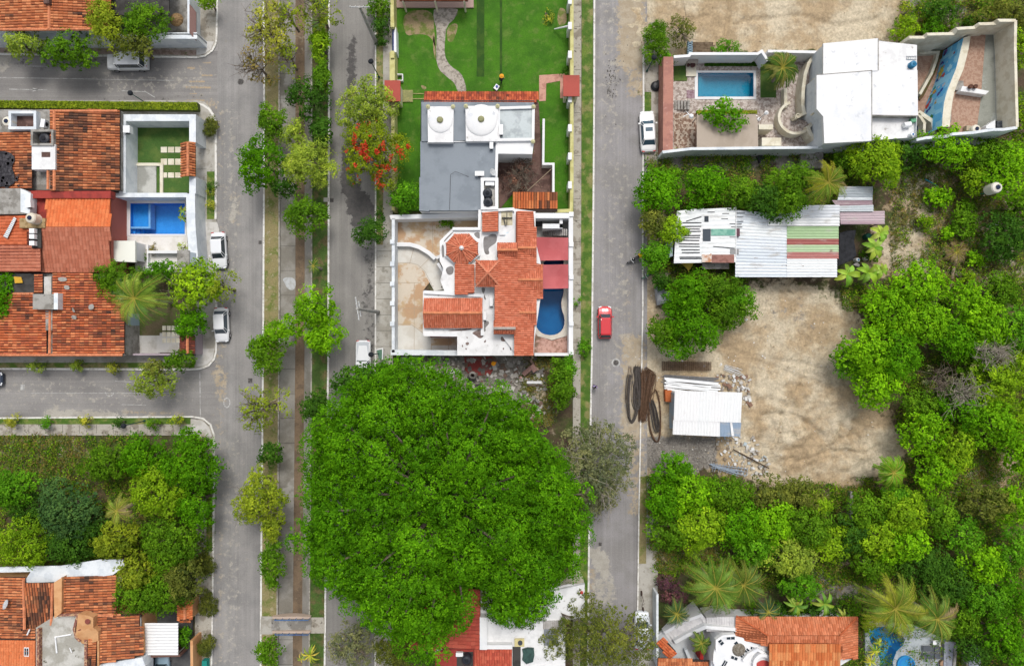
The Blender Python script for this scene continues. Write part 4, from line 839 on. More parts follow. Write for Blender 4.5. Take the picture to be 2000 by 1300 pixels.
# ---- old tiled house with palm
t = root('tiled_house', 'old orange tiled house with skylight patches beside the coconut palm', 'house', 120, 620)
walls(t, [(-260, 534), (240, 534), (245, 694), (-260, 696)], 3.3, CG, par=0, roofm=CG)
troof(t, [([(-260, 580, 3.4), (66, 573, 4.0), (100, 604, 4.1), (90, 650, 4.1), (90, 690, 4.1), (-260, 692, 3.4)], (1, 0)), ([(104, 533, 4.1), (180, 533, 3.8), (245, 600, 3.55), (242, 690, 3.55), (103, 690, 4.1), (103, 606, 4.1), (114, 604, 4.06), (114, 574, 4.06), (104, 574, 4.1)], (1, 0)), ([(66, 536, 4.0), (84, 536, 4.1), (84, 572, 4.1), (66, 572, 4.0)], (1, 0))],
      caps=[((-260, 693, 3.5), (95, 693, 4.1)), ((95, 693, 4.1), (240, 693, 3.6)), ((98, 606, 4.15), (97, 690, 4.15)), ((26, 574, 3.95), (66, 574, 4.0))], pal=('#cf744a', '#c2663c', '#da8658', '#b66040'), gap=.1, dirt=.32, w=.3, l=.48, seed=12)
patches(t, 'roof_patch', [[(112, 541), (130, 541), (131, 549), (115, 550)], [(124, 557), (135, 557), (136, 566), (126, 565)], [(141, 598), (148, 610), (141, 609)], [(172, 596), (182, 592), (184, 603), (174, 606)], [(139, 615), (150, 616), (149, 624), (140, 623)]], 4.2, CG)
build('dark_patio', MB().rect(27, 538, 70, 572, 3.9, 3.6), CD, t); build('yellow_awning', MB().prism([(27, 540), (41, 541), (44, 552), (29, 553)], 4.1, 4.), M('yellow awning', '#d8a838'), t)  # patio opening as a roof-level sheet, its deep shade painted dark
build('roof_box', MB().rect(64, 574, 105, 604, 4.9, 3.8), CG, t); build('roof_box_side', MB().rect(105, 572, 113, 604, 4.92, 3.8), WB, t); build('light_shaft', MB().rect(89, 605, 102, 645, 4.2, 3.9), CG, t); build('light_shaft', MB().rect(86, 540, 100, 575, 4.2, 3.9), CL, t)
build('garden_floor', MB().rect(245, 600, 383, 692, .2), M('mottled garden soil', '#6b6048', c2='#55602e', s=.7, fine=.2), t); build('front_path', MB().rect(252, 655, 312, 690, .3), CL, t); build('front_terrace', MB().rect(312, 650, 350, 688, .34), CL, t)  # brown soil mottled with green
b = MB()
for x in range(317, 352, 9):
    for y in (636, 648, 660): b.rect(x, y, x+7, y+9, .38)
build('paving_stones', b, CREAM, t); build('front_wall', MB().wall([(245, 692), (355, 692)], 1.8, .2).wall([(381, 640), (381, 692)], 1.8, .25), M('lilac render', '#b7a8b0', fine=.06), t)
build('blue_shed', MB().rect(242, 612, 250, 640, 2.6), M('pale blue sheet', '#b4cbd8', fine=.03), t)
troof(t, [([(354, 655, 2.6), (366, 655, 3.1), (366, 690, 3.1), (354, 690, 2.6)], (1, 0)), ([(366, 655, 3.1), (378, 655, 2.6), (378, 690, 2.6), (366, 690, 3.1)], (1, 0))], name='gate_roof', caps=[((366, 655, 3.15), (366, 690, 3.15))], pal=('#8a4a3a', '#7a4236'), dirt=.3, seed=31)
# ---- bottom left house
t = root('peach_house', 'peach walled house with stained tiled roofs in the lower left corner', 'house', 130, 1230)
build('white_eave', MB().prism([(-40, 1118, 4.4), (60, 1116, 4.4), (46, 1137, 4.2), (115, 1137, 4.2), (220, 1122, 4.2), (243, 1106, 4.2), (240, 1092, 4.2), (195, 1092, 4.2), (120, 1104, 4.2), (-40, 1108, 4.4)], 4.3, 4.1), WB, t)
walls(t, [(-260, 1130), (240, 1125), (226, 1200), (276, 1205), (276, 1280), (190, 1295), (190, 1700), (-260, 1700)], 3.6, OCH, par=0, roofm=CG)
troof(t, [([(-260, 1128, 3.6), (48, 1126, 4.4), (50, 1230, 4.4), (-260, 1232, 3.6)], (1, 0)), ([(120, 1127, 4.6), (226, 1122, 4.0), (226, 1200, 4.0), (120, 1198, 4.6)], (1, 0)), ([(182, 1200, 4.3), (276, 1200, 3.6), (278, 1280, 3.6), (194, 1296, 4.3)], (1, 0)), ([(-260, 1228, 3.5), (70, 1228, 4.3), (68, 1248, 4.3), (-260, 1246, 3.5)], (1, 0))], caps=[((46, 1130, 4.5), (48, 1228, 4.5)), ((160, 1200, 4.5), (222, 1202, 4.1))], pal=OLD, gap=.09, dirt=.43, w=.3, l=.48, seed=14)
troof(t, [([(47, 1139, 4.9), (104, 1137, 4.9), (98, 1226, 4.0), (50, 1226, 4.0)], (0, 1))], pal=OLD, gap=.09, dirt=.52, w=.3, l=.5, seed=17, caps=[((103, 1138, 4.95), (100, 1226, 4.1))])
troof(t, [([(-260, 1247, 3.6), (69, 1250, 4.4), (69, 1700, 4.4), (-260, 1700, 3.6)], (0, 1))], pal=('#e08555', '#da7c4c'), dirt=0, w=.3, l=.4, seed=18, dcol='#b0603a', jit=.06)
build('side_wall', MB().prism([(105, 1137, 5.0), (121, 1127, 5.0), (120, 1196, 5.0), (106, 1207, 5.0)], 5, 3.5), OCH, t)
build('roof_terrace', MB().prism([(70, 1225), (110, 1200), (152, 1200), (146, 1240), (160, 1255), (166, 1260), (166, 1500), (70, 1500)], 4.3, 3.4), M('blotched terrace', '#c9c7c0', c2='#a9a69c', s=.6, c3='#5f5c4c', s3=.9, lo3=.62, hi3=.68, fine=.1), t)
build('terrace_parapet', MB().wall([(112, 1201), (152, 1200), (148, 1212), (144, 1228), (148, 1244), (156, 1252)], 4.9, .25, 3.6).wall([(74, 1228), (74, 1500)], 4.8, .3, 3.6).wall([(167, 1249), (167, 1500)], 4.8, .3, 3.6), M('maroon trimmed parapet', '#8a5a50', c2='#c9a27c', s=4), t)
build('peach_gable', MB().prism([(152, 1200, 5.4), (158, 1198, 5.4), (182, 1205, 5.2), (182, 1225, 5.0), (192, 1232, 4.8), (192, 1250, 4.6), (176, 1256, 4.6), (160, 1256, 4.6), (148, 1240, 5.)], 5, 3.5), OCH, t)
for x, y in ((154.5, 1226), (171, 1213)):
    c = W(x, y, 5.02 if x < 160 else 5.28); build('oval_vent', MB().lathe(c+Vector((0, 0, .02)), [(.0, .05), (.24, .05), (.3, 0)], 14), M('dark red ring', '#8a4a40'), t)
troof(t, [([(173, 1246, 4.7), (190, 1240, 4.4), (190, 1300, 4.1), (176, 1300, 4.3)], (1, 0.1))], pal=OLD, gap=.07, dirt=.5, seed=23, name='hood_roof'); build('bay_side', MB().rect(190, 1231, 193, 1300, 4.5, 3.6), OCH, t)
build('light_well', MB().prism([(36, 1260, 3.0), (68, 1260, 3.0), (68, 1500, 3.0), (36, 1500, 3.0)], 4.5, 4.42), OCH, t)
cw = W(52, 1272, 4.45); win(t, [cw+Vector(v) for v in ((-.28, -.5, 0), (.28, -.5, 0.02), (.28, .5, 0.02), (-.28, .5, 0))])
build('yard_floor', MB().rect(236, 1190, 376, 1400, .2), M('dark grey floor', '#4a4a4c', c2='#5c5c5c', s=.6, fine=.1), t)  # dark grey floor colour with lighter patches
t2 = root('carport', 'white ribbed car port roof by the lower left house', 'carport', 312, 1245); build('roof_sheet', MB().corr([(276, 1216, 2.9), (348, 1216, 2.9), (348, 1278, 2.7), (276, 1278, 2.7)], (1, 0), .34, .03, [alb('#f4f6f8')[:3]]), COR2, t2)
b = MB()
for x, y in ((278, 1218), (346, 1218), (278, 1276), (346, 1276)): p = W(x, y, 2.7); b.tube([(p.x, p.y, 0), p], .05)
build('posts', b, STEEL, t2); t = wl = root('entrance_gate', 'small orange tiled gate roof beside the clipped shrubs', 'gate', 361, 1192)
troof(t, [([(349, 1170, 2.4), (361, 1176, 2.9), (361, 1208, 2.9), (349, 1212, 2.4)], (1, 0)), ([(361, 1176, 2.9), (373, 1170, 2.4), (373, 1212, 2.4), (361, 1208, 2.9)], (1, 0)), ([(349, 1213, 2.4), (361, 1207, 2.9), (373, 1213, 2.4)], (0, 1))], name='gate_roof', caps=[((361, 1175, 2.95), (361, 1208, 2.95))], pal=('#dd7a48', '#e28a58'), dirt=.12, seed=25); build('gate_pier', MB().rect(352, 1176, 358, 1210, 2.4).rect(366, 1176, 371, 1210, 2.4), OCH, t)
t = root('garden_wall', 'low peach garden wall with a barred window at the lower left gate', 'wall', 366, 1270); build('masonry', MB().wall([(374, 1250), (375, 1330)], 2.3, .3), OCH, t); build('coping', MB().wall([(277, 1281), (352, 1279)], 2.3, .3), M('brown coping', '#7a5a50'), t)
build('white_side_roof', MB().prism([(190, 1297), (278, 1283), (284, 1300), (284, 1500), (190, 1500)], 3.7, 2.0), WB, wl)
shrub(357, 1245, 12, 2.2, 'bright', 'bright green plant between car port and gate', ry=24); dish(20, 1176, 4.2, .5, 'grey oval satellite dish on the old tiled roof at the lower left', 2.5)
b = MB().tube([W(139, 1238, 4.4), W(108, 1243, 4.4), W(111, 1274, 4.4)], .09, 6); thing('water_pipe', b, ALUW, 'bent white plastic pipe on the blotched roof terrace', 'pipe'); thing('water_pipe', MB().tube([W(136, 1264, 4.4), W(140, 1273, 4.4)], .06), ALUW, 'short white pipe end on the roof terrace beside the bent one', 'pipe'); thing('water_pipe', MB().tube([W(58, 1228, 4.6), W(53, 1239, 4.6)], .08), ALUW, 'white pipe stub on tiles left of the roof terrace', 'pipe')
# ---- middle block: lawn, gates, grey roofed house
t = root('garden', 'large green garden with a winding stone path', 'garden', 940, 200)
build('lawn', MB().rect(766, -300, 1120, 412, .12), LAWN, t)
build('stone_path', MB().poly([W(x, y, .128) for x, y in smoothpoly([(848, 14), (896, 14), (890, 35), (873, 50), (869, 75), (868, 110), (880, 130), (900, 142), (908, 160), (912, 182), (895, 182), (888, 162), (872, 150), (856, 135), (851, 110), (854, 60), (846, 35)], 1)]) or MB(), WH, t) if 0 else None
b = MB(); b.poly([W(x, y, .128) for x, y in smoothpoly([(848, 14), (896, 14), (890, 35), (873, 50), (869, 75), (868, 110), (880, 130), (900, 142), (908, 160), (912, 182), (895, 182), (888, 162), (872, 150), (856, 135), (851, 110), (854, 60), (846, 35)], 1)]); build('stone_path', b, M('pebble path', '#b5aca0', c2='#8c8478', s=3, fine=.2, fs=8), t)
b = MB(); b.poly([W(x, y, .13) for x, y in rc(931, -100, 946, 150)]); b.poly([W(x, y, .13) for x, y in rc(976, -100, 981, 150)]); build('mown_stripe', b, M('dark turf stripe', '#2b5010', c2='#3a5a16', s=1, fine=.2, fs=7), t)
b = MB(); dd = M('dry dirt patch', '#9c8a68', c2='#6f7a3a', s=1.2, lo=.45, hi=.6, fine=.2)
for p in ([(786, 22), (846, 18), (848, 60), (852, 100), (842, 70), (815, 66), (790, 72)], [(874, 50), (896, 44), (890, 70), (882, 85), (872, 78)], [(1090, 14), (1106, 18), (1108, 48), (1088, 52)], [(820, 165), (835, 170), (828, 178)], [(848, 62), (852, 120), (848, 112), (845, 85)]): b.poly([W(x, y, .129) for x, y in smoothpoly(p, 2)])
build('bare_patches', b, dd, t)
build('paver_path', MB().prism([(1053, 147), (1104, 144), (1104, 192), (1094, 192), (1094, 158), (1067, 163), (1066, 197), (1053, 198)], .16), PINKP, t); build('gate_step', MB().rect(782, 176, 806, 199, .25).wall([(806, 183), (828, 183)], .2, .1).wall([(806, 193), (828, 193)], .2, .1), M('moss step', '#a5a06a', c2='#8f9060', s=2), t)
b = MB().rect(766, 412, 820, 418, .14)
def gwall(path, h, label, posts, m, name='garden_wall', w=.38, postm=YEL, pw=.42, ph=.25, px=0):
    t = root(name, label, 'wall', path[0][0], path[0][1]); build('masonry', MB().wall(path, h, w), m, t)
    for x, y in posts: c = W(x+px, y, h); build('pier', MB().box((c.x, c.y, (h+ph)/2), (pw, .8, h+ph)), postm, t)
    return t
gwall([(1117, -300), (1117, 147)], 2.2, 'yellow coped garden wall north of the right red gate roof', [(1113, y) for y in (3, 52, 108)], YEL, postm=WH)
gwall([(1117, 188), (1117, 360), (1116, 411), (1085, 412)], 2.2, 'yellow coped garden wall south of the right red gate roof', [(1113, y) for y in (194, 251, 306, 362)], YEL, postm=WH)
gwall([(765, -300), (766, 50)], 2.2, 'pale garden wall at the top beside the leaning pole', [(767, 48)], YEL)
t = gwall([(770, 54), (771, 102)], 1.8, 'white wall panel with a blue stripe in the left garden wall', [], WH); build('blue_stripe', MB().rect(766.5, 56, 769, 101, 1.85, 1.5), M('navy stripe', '#25306e'), t)
gwall([(766, 102), (766, 157)], 2.2, 'yellow garden wall section just above the left red gate roof', [(767, 108)], YEL, w=.6)
gwall([(767, 198), (768, 410)], 2.2, 'garden wall below the left red gate roof behind the flame tree', [(769, 202)], YEL)
for (x0, y0, x1, y1), l in (((751, 157, 782, 198), 'square red gate roof on the left side of the garden'), ((1100, 147, 1132, 188), 'square red gate roof on the far road side of the garden')):
    t = root('gate_house', l, 'gatehouse', (x0+x1)/2, (y0+y1)/2); build('roof', MB().rect(x0, y0, x1, y1, 3., 2.8), REDR, t); build('pier', MB().rect(x0+3, y0+3, x0+8, y1-3, 2.85), CREAM, t); build('pier', MB().rect(x1-8, y0+3, x1-3, y1-3, 2.85), CREAM, t)
thing('planter', MB().wall([(773, 145), (786, 145), (786, 157), (773, 157)], .6, .1, closed=True), WH, 'small white square planter frame above the left red gate roof', 'planter')
thing('concrete_post', MB().tube([W(1112, 51, 2.2), W(1083, 57, .4)], .13, 6, .07), WH, 'white slanting post against the garden wall', 'post')
shrub(1068, 32, 12, 1, 'yellow', 'yellowish shrub on the lawn near the upper right garden wall', ry=14, gap=.3, dens=.5); shrub(1106, 143, 5, .9, 'dark', 'little dark bush at the right red gate path', leaf=.12)
t = root('garden_shelter', 'tiled shelter with pink floor at the top edge of the garden', 'shelter', 845, -20); troof(t, [([(780, -60, 3.6), (914, -60, 3.6), (914, 3, 2.8), (780, 3, 2.8)], (0, 1))], pal=('#d47a4c', '#ca6e42'), dirt=.12, seed=33); build('floor', MB().rect(773, -60, 925, 15, .3), M('pink floor', '#b59a90', fine=.08), t); build('posts', MB().rect(785, 0, 788, 3, 2.8).rect(905, 0, 908, 3, 2.8).rect(848, 0, 851, 3, 2.8), CREAM, t)
t = root('grey_roof_house', 'house with blue grey roofs and two white domed squares in the garden', 'house', 930, 300)
walls(t, [(822, 196), (1044, 196), (1044, 272), (972, 276), (943, 412), (820, 412)], 3.9, WH, par=0)
troof(t, [([(829, 179, 3.0), (1050, 181, 3.0), (1050, 201, 3.7), (829, 201, 3.7)], (0, 1))], pal=('#c96844', '#b85a3a', '#a04a34'), dirt=.36, seed=35, w=.28, name='tiled_eave')
build('grey_roof', MB().prism([(823, 199), (1043, 200), (1043, 214), (972, 214), (972, 276), (823, 276)], 4.2, 3.7), GREYR, t); build('grey_roof', MB().prism([(821, 276), (972, 278), (968, 348), (821, 346)], 4.05, 3.7), GREYR, t); build('grey_roof', MB().prism([(819, 346), (943, 343), (941, 411), (838, 411), (838, 413), (819, 411)], 4.3, 3.7), GREYR, t)
build('roof_edge', MB().wall([(835, 279), (910, 275.5)], 4.2, .12, 4).wall([(971, 276), (969, 346)], 4.3, .3, 3.7), WH, t)
for (x0, y0, x1, y1), (cx, cy, r) in (((835, 208, 886, 278), (860, 236, 1.35)), ((909, 207, 973, 276), (940, 235, 1.75))):
    build('dome_terrace', MB().prism([(x0, y0), (x1, y0), (x1-1, y1), (x0+1, y1)], 4.8, 4), WHS, t); c = W(cx, cy, 4.8)
    d = build('dome', MB().lathe(c, [(r*math.cos(a*math.pi/16), r*.22*math.sin(a*math.pi/16)) for a in range(9)], 28), WR, t, smooth=True)
    build('dome_knob', MB().lathe(c+Vector((0, 0, r*.21)), [(.33, 0), (.36, .1), (.25, .25), (0, .3)], 16), M('olive knob', '#9a9a72'), d)
    for x, y in ((x0+1, y0+1), (x1-1, y0+1)): build('corner_knob', MB().lathe(W(x, y, 4.8), [(.22, 0), (.24, .15), (0, .35)], 12), M('straw knob', '#c9c59a'), t)
build('glass_roof', MB().prism([(975, 214), (1039, 214), (1039, 271), (975, 271)], 4.3, 4), M('frosted glass roof', '#b5bfc2', c2='#949ea2', s=.5, fine=.05, rough=.3), t); build('glass_roof_frame', MB().wall([(974, 211), (1042, 209), (1041, 272), (974, 273)], 4.55, .3, 3.8, closed=True), WH, t)
build('white_roof', MB().prism([(973, 274), (1043, 274), (1040, 301), (972, 300)], 4.2, 0), WH, t)
for x, y in ((1042, 209), (1041, 277)): build('corner_knob', MB().lathe(W(x, y, 4.55), [(.22, 0), (.24, .12), (0, .3)], 12), M('straw knob', '#c9c59a'), t)
build('tank_parapet', MB().wall([(942, 350), (970, 350), (970, 406), (942, 406)], 4.9, .35, 3.6, closed=True), WH, t); build('tank_floor', MB().rect(942, 350, 970, 406, 4.1, 3.6), CL, t)
tank(952, 376, 4.1, .52, 1.1, '#2c3038', 'black water tank in the white roof box, upper of two', '#22252c', 'black tanks in the roof box'); tank(953, 394, 4.1, .52, 1.1, '#2c3038', 'black water tank in the white roof box, lower of two', '#22252c', 'black tanks in the roof box')
acunit(957, 360, 4.1, 1., .5, .5, 'white air conditioner inside the white roof box above the black tanks'); acunit(937, 341, 4.3, 1.0, .5, .5, 'white air conditioner on the grey roof left of the satellite dish'); acunit(960, 285, 4.1, .4, .9, .5, 'upright white air conditioner on the grey roof below the larger dome'); acunit(979, 256, 4.3, .4, 1.1, .5, 'white air conditioner at the left edge of the frosted glass roof'); dish(962, 339, 4.3, .42, 'white satellite dish on the edge of the grey roof', .3)
thing('roof_cable', MB().tube([W(880, 341, 4.4), W(878, 410, 4.4)], .02).tube([W(880, 341, 4.4), W(853+36, 335, 4.3), W(915, 345, 4.35)], .02), BLK, 'thin black cable curving over the grey roof', 'cable')
t = root('side_yard', 'maroon stained paved yard beside the grey roofed house', 'yard', 1020, 340); build('paving', MB().prism([(1044, 200), (1052, 200), (1060, 330), (1083, 320), (1083, 376), (1003, 376), (975, 410), (972, 300), (1042, 300)], .2), MAROON, t); build('yard_wall', MB().wall([(1062, 232), (1061, 320), (1081, 320), (1081, 376)], 1.8, .25), WH, t)
t = root('tiled_shed', 'orange tiled shed roof between maroon yard and yellow wall corner', 'shed', 1045, 395); troof(t, [([(1003, 375, 3.2), (1087, 375, 3.2), (1089, 414, 2.7), (1001, 413, 2.7)], (0, 1))], pal=('#cf7646', '#c46a3c', '#d8844f'), dirt=.34, gap=.06, seed=37, w=.3, l=.9); build('wall', MB().rect(1006, 378, 1084, 411, 2.7), CREAM, t)
thing('pole_lying', MB().tube([W(1077, 330, 1.8), W(1030, 373, 3.2)], .04), M('weathered wood', '#9a8a72'), 'thin pole leaning from the yard wall to the tiled shed', 'pole')
# ---- white villa
ZR = 4.3
t = root('white_villa', 'large white villa with red tiled roofs, octagonal turret and kidney pool', 'villa', 960, 560)
build('court', MB().prism([(768, 425), (936, 425), (936, 446), (885, 446), (860, 470), (862, 520), (826, 568), (826, 653), (898, 656), (898, 690), (768, 690)], .15), TAN, t)
b = MB(); b.poly([W(x, y, .156) for x, y in [(774, 478), (800, 478)]+[(820, 483), (838, 495), (850, 505), (858, 513), (872, 540), (868, 565), (848, 568), (838, 550), (828, 530), (815, 518), (800, 514), (774, 514)]]); b.poly([W(x, y, .156) for x, y in [(772, 635), (804, 635), (826, 650), (842, 655), (842, 690), (772, 690)]]); b.rect(843, 656, 893, 660, .156, .1); b.rect(843, 674, 893, 689, .156, .1); build('drive', b, PALE, t)
b = MB()
for p in ([(772, 513), (800, 513), (816, 517), (830, 530), (845, 560), (847, 558)], [(772, 552), (826, 552)], [(772, 602), (826, 602)], [(809, 552), (809, 690)], [(772, 633), (803, 633), (826, 650)], [(808, 485), (800, 515)], [(838, 505), (818, 525)], [(845, 425), (845, 505)], [(876, 656), (876, 688)]): b.wall(p, .165, .05, .1)
build('court_joints', b, M('pale joint', '#b5a48e'), t)
RP = [(884, 446), (937, 446), (937, 413), (1008, 408), (1046, 413), (1046, 640), (1042, 694), (893, 694), (893, 655), (826, 655), (826, 568), (868, 568), (860, 548), (866, 524), (859, 510), (859, 470)]
walls(t, RP, ZR, WH, par=0); build('flat_roof', MB().prism(RP, ZR, ZR-.3), WHS, t)
GP = M('bare grey roof patch', '#8e8b8a', c2='#7f7b79', s=2, fine=.1); BP = M('bare brown roof patch', '#7b6660', c2='#8a7a74', s=3, fine=.15)
patches(t, 'roof_patch', [[(944, 462), (952, 462), (961, 456), (971, 458), (970, 474), (960, 480), (953, 486), (957, 496), (948, 498), (944, 485)], [(925, 455), (937, 452), (938, 468), (928, 462)], [(869, 523), (886, 518), (886, 535), (874, 538)], [(866, 470), (884, 452), (886, 455), (868, 474)], [(862, 478), (867, 478), (868, 503), (863, 503)], [(939, 561), (949, 562), (944, 576)], [(944, 570), (948, 580), (950, 586), (945, 584)], [(943, 628), (954, 626), (956, 632), (947, 640), (950, 646), (940, 650)]], ZR+.006, GP)
patches(t, 'roof_patch_brown', [[(920, 650), (942, 640), (946, 655), (938, 662), (928, 654)], [(908, 670), (914, 667), (917, 671), (912, 675)], [(902, 673), (904, 673), (905, 678), (902, 677)], [(908, 680), (912, 679), (911, 684)], [(909, 658), (914, 658), (914, 661)], [(978, 656), (991, 657), (989, 666), (978, 667)], [(944, 667), (950, 662), (948, 670)], [(981, 680), (985, 678), (984, 684)], [(996, 676), (998, 676), (998, 684), (996, 684)], [(872, 645), (905, 642), (925, 641), (915, 645), (880, 646.5)]], ZR+.007, BP)
oc = [(887, 457.5), (915, 457), (933.5, 474), (934, 497), (915, 512), (888, 511.5), (871.5, 497.5), (871, 474.5)]
build('octagon_upstand', MB().prism(inset(oc, 1.12), 4.75, ZR-.1), WH, t)
ap = (901.5, 484.5, 5.75); O3 = [(x, y, 4.95) for x, y in oc]
troof(t, [([O3[i], O3[(i+1) % 8], ap], ((O3[i][0]+O3[(i+1) % 8][0])/2-ap[0], (O3[i][1]+O3[(i+1) % 8][1])/2-ap[1])) for i in range(8)], name='octagon_roof', pal=NEW, dirt=.02, w=.24, l=.36, seed=41, dcol='#8f4a34', jit=.07, caps=[((O3[i][0], O3[i][1], 5.0), ap, '#da8868', .09) for i in range(8)])
build('octagon_finial', MB().lathe(W(901.5, 484.5, 5.65), [(.2, 0), (.25, .2), (.12, .4), (0, .45)], 12), WH, t)
kw = dict(pal=NEW, dirt=.03, w=.24, l=.36, dcol='#8f4a34', jit=.07)
build('low_parapet', MB().wall([(884, 446.5), (936, 446.5), (937, 412), (1002, 408), (1007, 412), (1006, 474)], ZR+.35, .3, ZR-.1).wall([(938, 450), (938, 510)], ZR+.2, .12, ZR-.1).wall([(976, 457), (1003, 457)], ZR+.2, .2, ZR-.1), WH, t)
build('service_recess', MB().rect(979, 413, 1001, 440, ZR+.012, ZR-.1), M('cream recess floor', '#ddd5b8', c2='#b8ae90', s=1.5), t); build('recess_rails', MB().wall([(980, 425), (1001, 425)], ZR+.3, .06, ZR).wall([(990, 415), (990, 440)], ZR+.3, .06, ZR).wall([(984, 426), (987, 440)], ZR+.25, .1, ZR), BLK, t)
build('roof_block', MB().prism([(942, 413), (974, 411), (974, 453), (942, 454)], 4.8, ZR-.1), WH, t)
troof(t, [([(943, 415, 4.85), (973, 412, 5.3), (973, 452, 5.3), (944, 453, 4.85)], (1, 0)), ([(888, 517, 5.1), (925, 516, 4.8), (925, 573, 4.8), (888, 574, 5.1)], (1, 0)), ([(829, 582, 4.8), (942, 582, 4.8), (942, 611, 5.6), (826, 611, 5.6)], (0, 1)), ([(826, 611, 5.6), (942, 611, 5.6), (941, 638, 4.8), (829, 638, 4.8)], (0, 1))], caps=[((826, 611, 5.62), (942, 611, 5.62))], seed=51, **kw)
build('gable_end', MB().prism([(828, 584), (942, 584), (941, 637), (829, 637)], 4.8, ZR-.1), WH, t); build('gable_parapet', MB().wall([(828, 570), (942, 577), (942, 655)], ZR+.3, .35, ZR-.1).wall([(828, 653), (893, 654)], ZR+.15, .35, ZR-.1), WH, t)
build('tile_block', MB().prism([(888, 518), (925, 517), (925, 572), (888, 573)], 4.75, ZR-.1), CREAM, t)
main = [(1008, 413), (1042, 413), (1046, 463), (1046, 514), (1060, 516), (1060, 562), (1058, 583), (1046, 584), (1048, 600), (1044, 640), (1042, 694), (1007, 694), (1007, 653), (966, 640), (966, 558), (974, 556), (974, 503), (972, 475), (1008, 475)]
mz = lambda x: 6.0-.0128*(x-966)
troof(t, [([(x, y, mz(x)) for x, y in main], (1, 0))], name='main_tiled_roof', seed=61, **kw)
build('eave_wall', MB().prism([(968, 476), (1040, 414), (1044, 463), (1057, 517), (1056, 580), (1040, 690), (1008, 692), (968, 640)], 4.6, ZR-.1), WH, t)
G_ = []
for yr, xe, hw, zr in ((484, 1046, 19, 5.5), (546, 1060, 27, 5.45), (610, 1046, 20, 5.4)):
    xs0 = 966+(6.0-zr)/.0128; zt_ = mz(xe)
    for s_ in (-1, 1): G_.append(([(xs0, yr, zr+.05), (xe, yr, zr+.05), (xe, yr+s_*hw, zt_+.05)], (0, s_)))
troof(t, G_, name='side_gables', seed=71, caps=[((1010, 484, 5.58), (1046, 484, 5.58)), ((1012, 546, 5.52), (1060, 546, 5.52)), ((1014, 610, 5.48), (1046, 610, 5.48))], **kw)
troof(t, [([(971, 475, 5.6), (1011, 475, 5.6), (1011, 488, 6.3), (971, 488, 6.3)], (0, -1)), ([(971, 488, 6.3), (1011, 488, 6.3), (1011, 503, 5.5), (971, 503, 5.5)], (0, 1)), ([(964, 627, 5.5), (1007, 627, 5.5), (1007, 641, 6.1), (964, 641, 6.1)], (0, -1)), ([(964, 641, 6.1), (1007, 641, 6.1), (1007, 653, 5.5), (964, 653, 5.5)], (0, 1))], name='cross_gables', seed=81, caps=[((971, 488, 6.35), (1011, 488, 6.35)), ((964, 641, 6.15), (1007, 641, 6.15), '#b5aca4')], **kw)
pa = (953, 533, 6.9); q = [(930, 508, 5.7), (976, 508, 5.7), (976, 559, 5.7), (930, 559, 5.7)]
troof(t, [([q[i], q[(i+1) % 4], pa], [(0, -1), (1, 0), (0, 1), (-1, 0)][i]) for i in range(4)], name='pyramid_roof', seed=91, caps=[((q[i][0], q[i][1], 5.75), pa, '#e09070', .12) for i in range(4)], **kw)
build('tower_walls', MB().prism(inset(q, .93), 5.6, ZR-.1), CREAM, t)
build('garage_wall', MB().wall([(840, 656), (893, 656)], 3, .25).rect(893, 656, 898, 688, 3.2), REDW, t)
b = MB()
for i in range(5): a = W(862+i*3.2, 561-i*2, .2); e = W(874+i*2.4, 541+i*1.5, 3.4); b.tube([a, e], .04)
build('roof_props', b, BARK, t)
build('porch_walls', MB().wall([(852, 504), (866, 496), (872, 505)], 2.5, .3).wall([(855, 514), (864, 528), (870, 522)], 2.5, .3).wall([(774, 477), (800, 477), (818, 482), (838, 494), (850, 505)], .9, .45), WH, t)
build('kitchen_roof', MB().rect(1046, 416, 1112, 426, 3.4), WH, t); build('roof_recess', MB().rect(1046, 426, 1112, 462, .4), CL, t); build('recess_block', MB().rect(1047, 427, 1059, 440, 1.2), BLK, t); build('white_beam', MB().rect(1060, 437, 1099, 446, 3.).rect(1093, 426, 1099, 445, 3.), WH, t)
b = MB()
for i in range(13): b.rect(1061+i*3.7, 447, 1063.6+i*3.7, 460, .6+.16*i, .2)
build('outdoor_stairs', b, M('stair slabs', '#b5b0ac', c2='#a09a94', s=2), t)
AW = [((1046, 463, 2.9), (1110, 464, 2.6), (1110, 508, 2.6), (1045, 509, 2.9)), ((1061, 517, 2.9), (1110, 516, 2.6), (1110, 563, 2.6), (1060, 564, 2.9))]
for i, a in enumerate(AW):
    b = MB(); n = 14
    P4 = [W(*p) for p in a]
    for u in range(n):
        for v in range(n):
            f = lambda s, r: P4[0].lerp(P4[1], s).lerp(P4[3].lerp(P4[2], s), r)-Vector((0, 0, .28*math.sin(s*math.pi)*math.sin(r*math.pi)*0.9+.1*math.sin(s*math.pi)*(1-2*abs(r-.5))))
            b.face([f(u/n, v/n), f((u+1)/n, v/n), f((u+1)/n, (v+1)/n), f(u/n, (v+1)/n)])
    aw = build('awning', b, AWN, smooth=True, label=('red cloth awning above the covered end of the kidney pool', 'red cloth awning right at the open part of the kidney pool')[i], cat='awning', group='red awnings at the villa pool')
KP = smoothpoly([(1062, 503), (1101, 503), (1101, 530), (1101, 560), (1101, 572), (1096, 588), (1097, 604), (1103, 620), (1102, 638), (1093, 650), (1078, 655), (1060, 652), (1049, 642), (1045, 628), (1047, 612), (1048, 600), (1047, 588), (1058, 585), (1061, 575), (1062, 540)], 1)
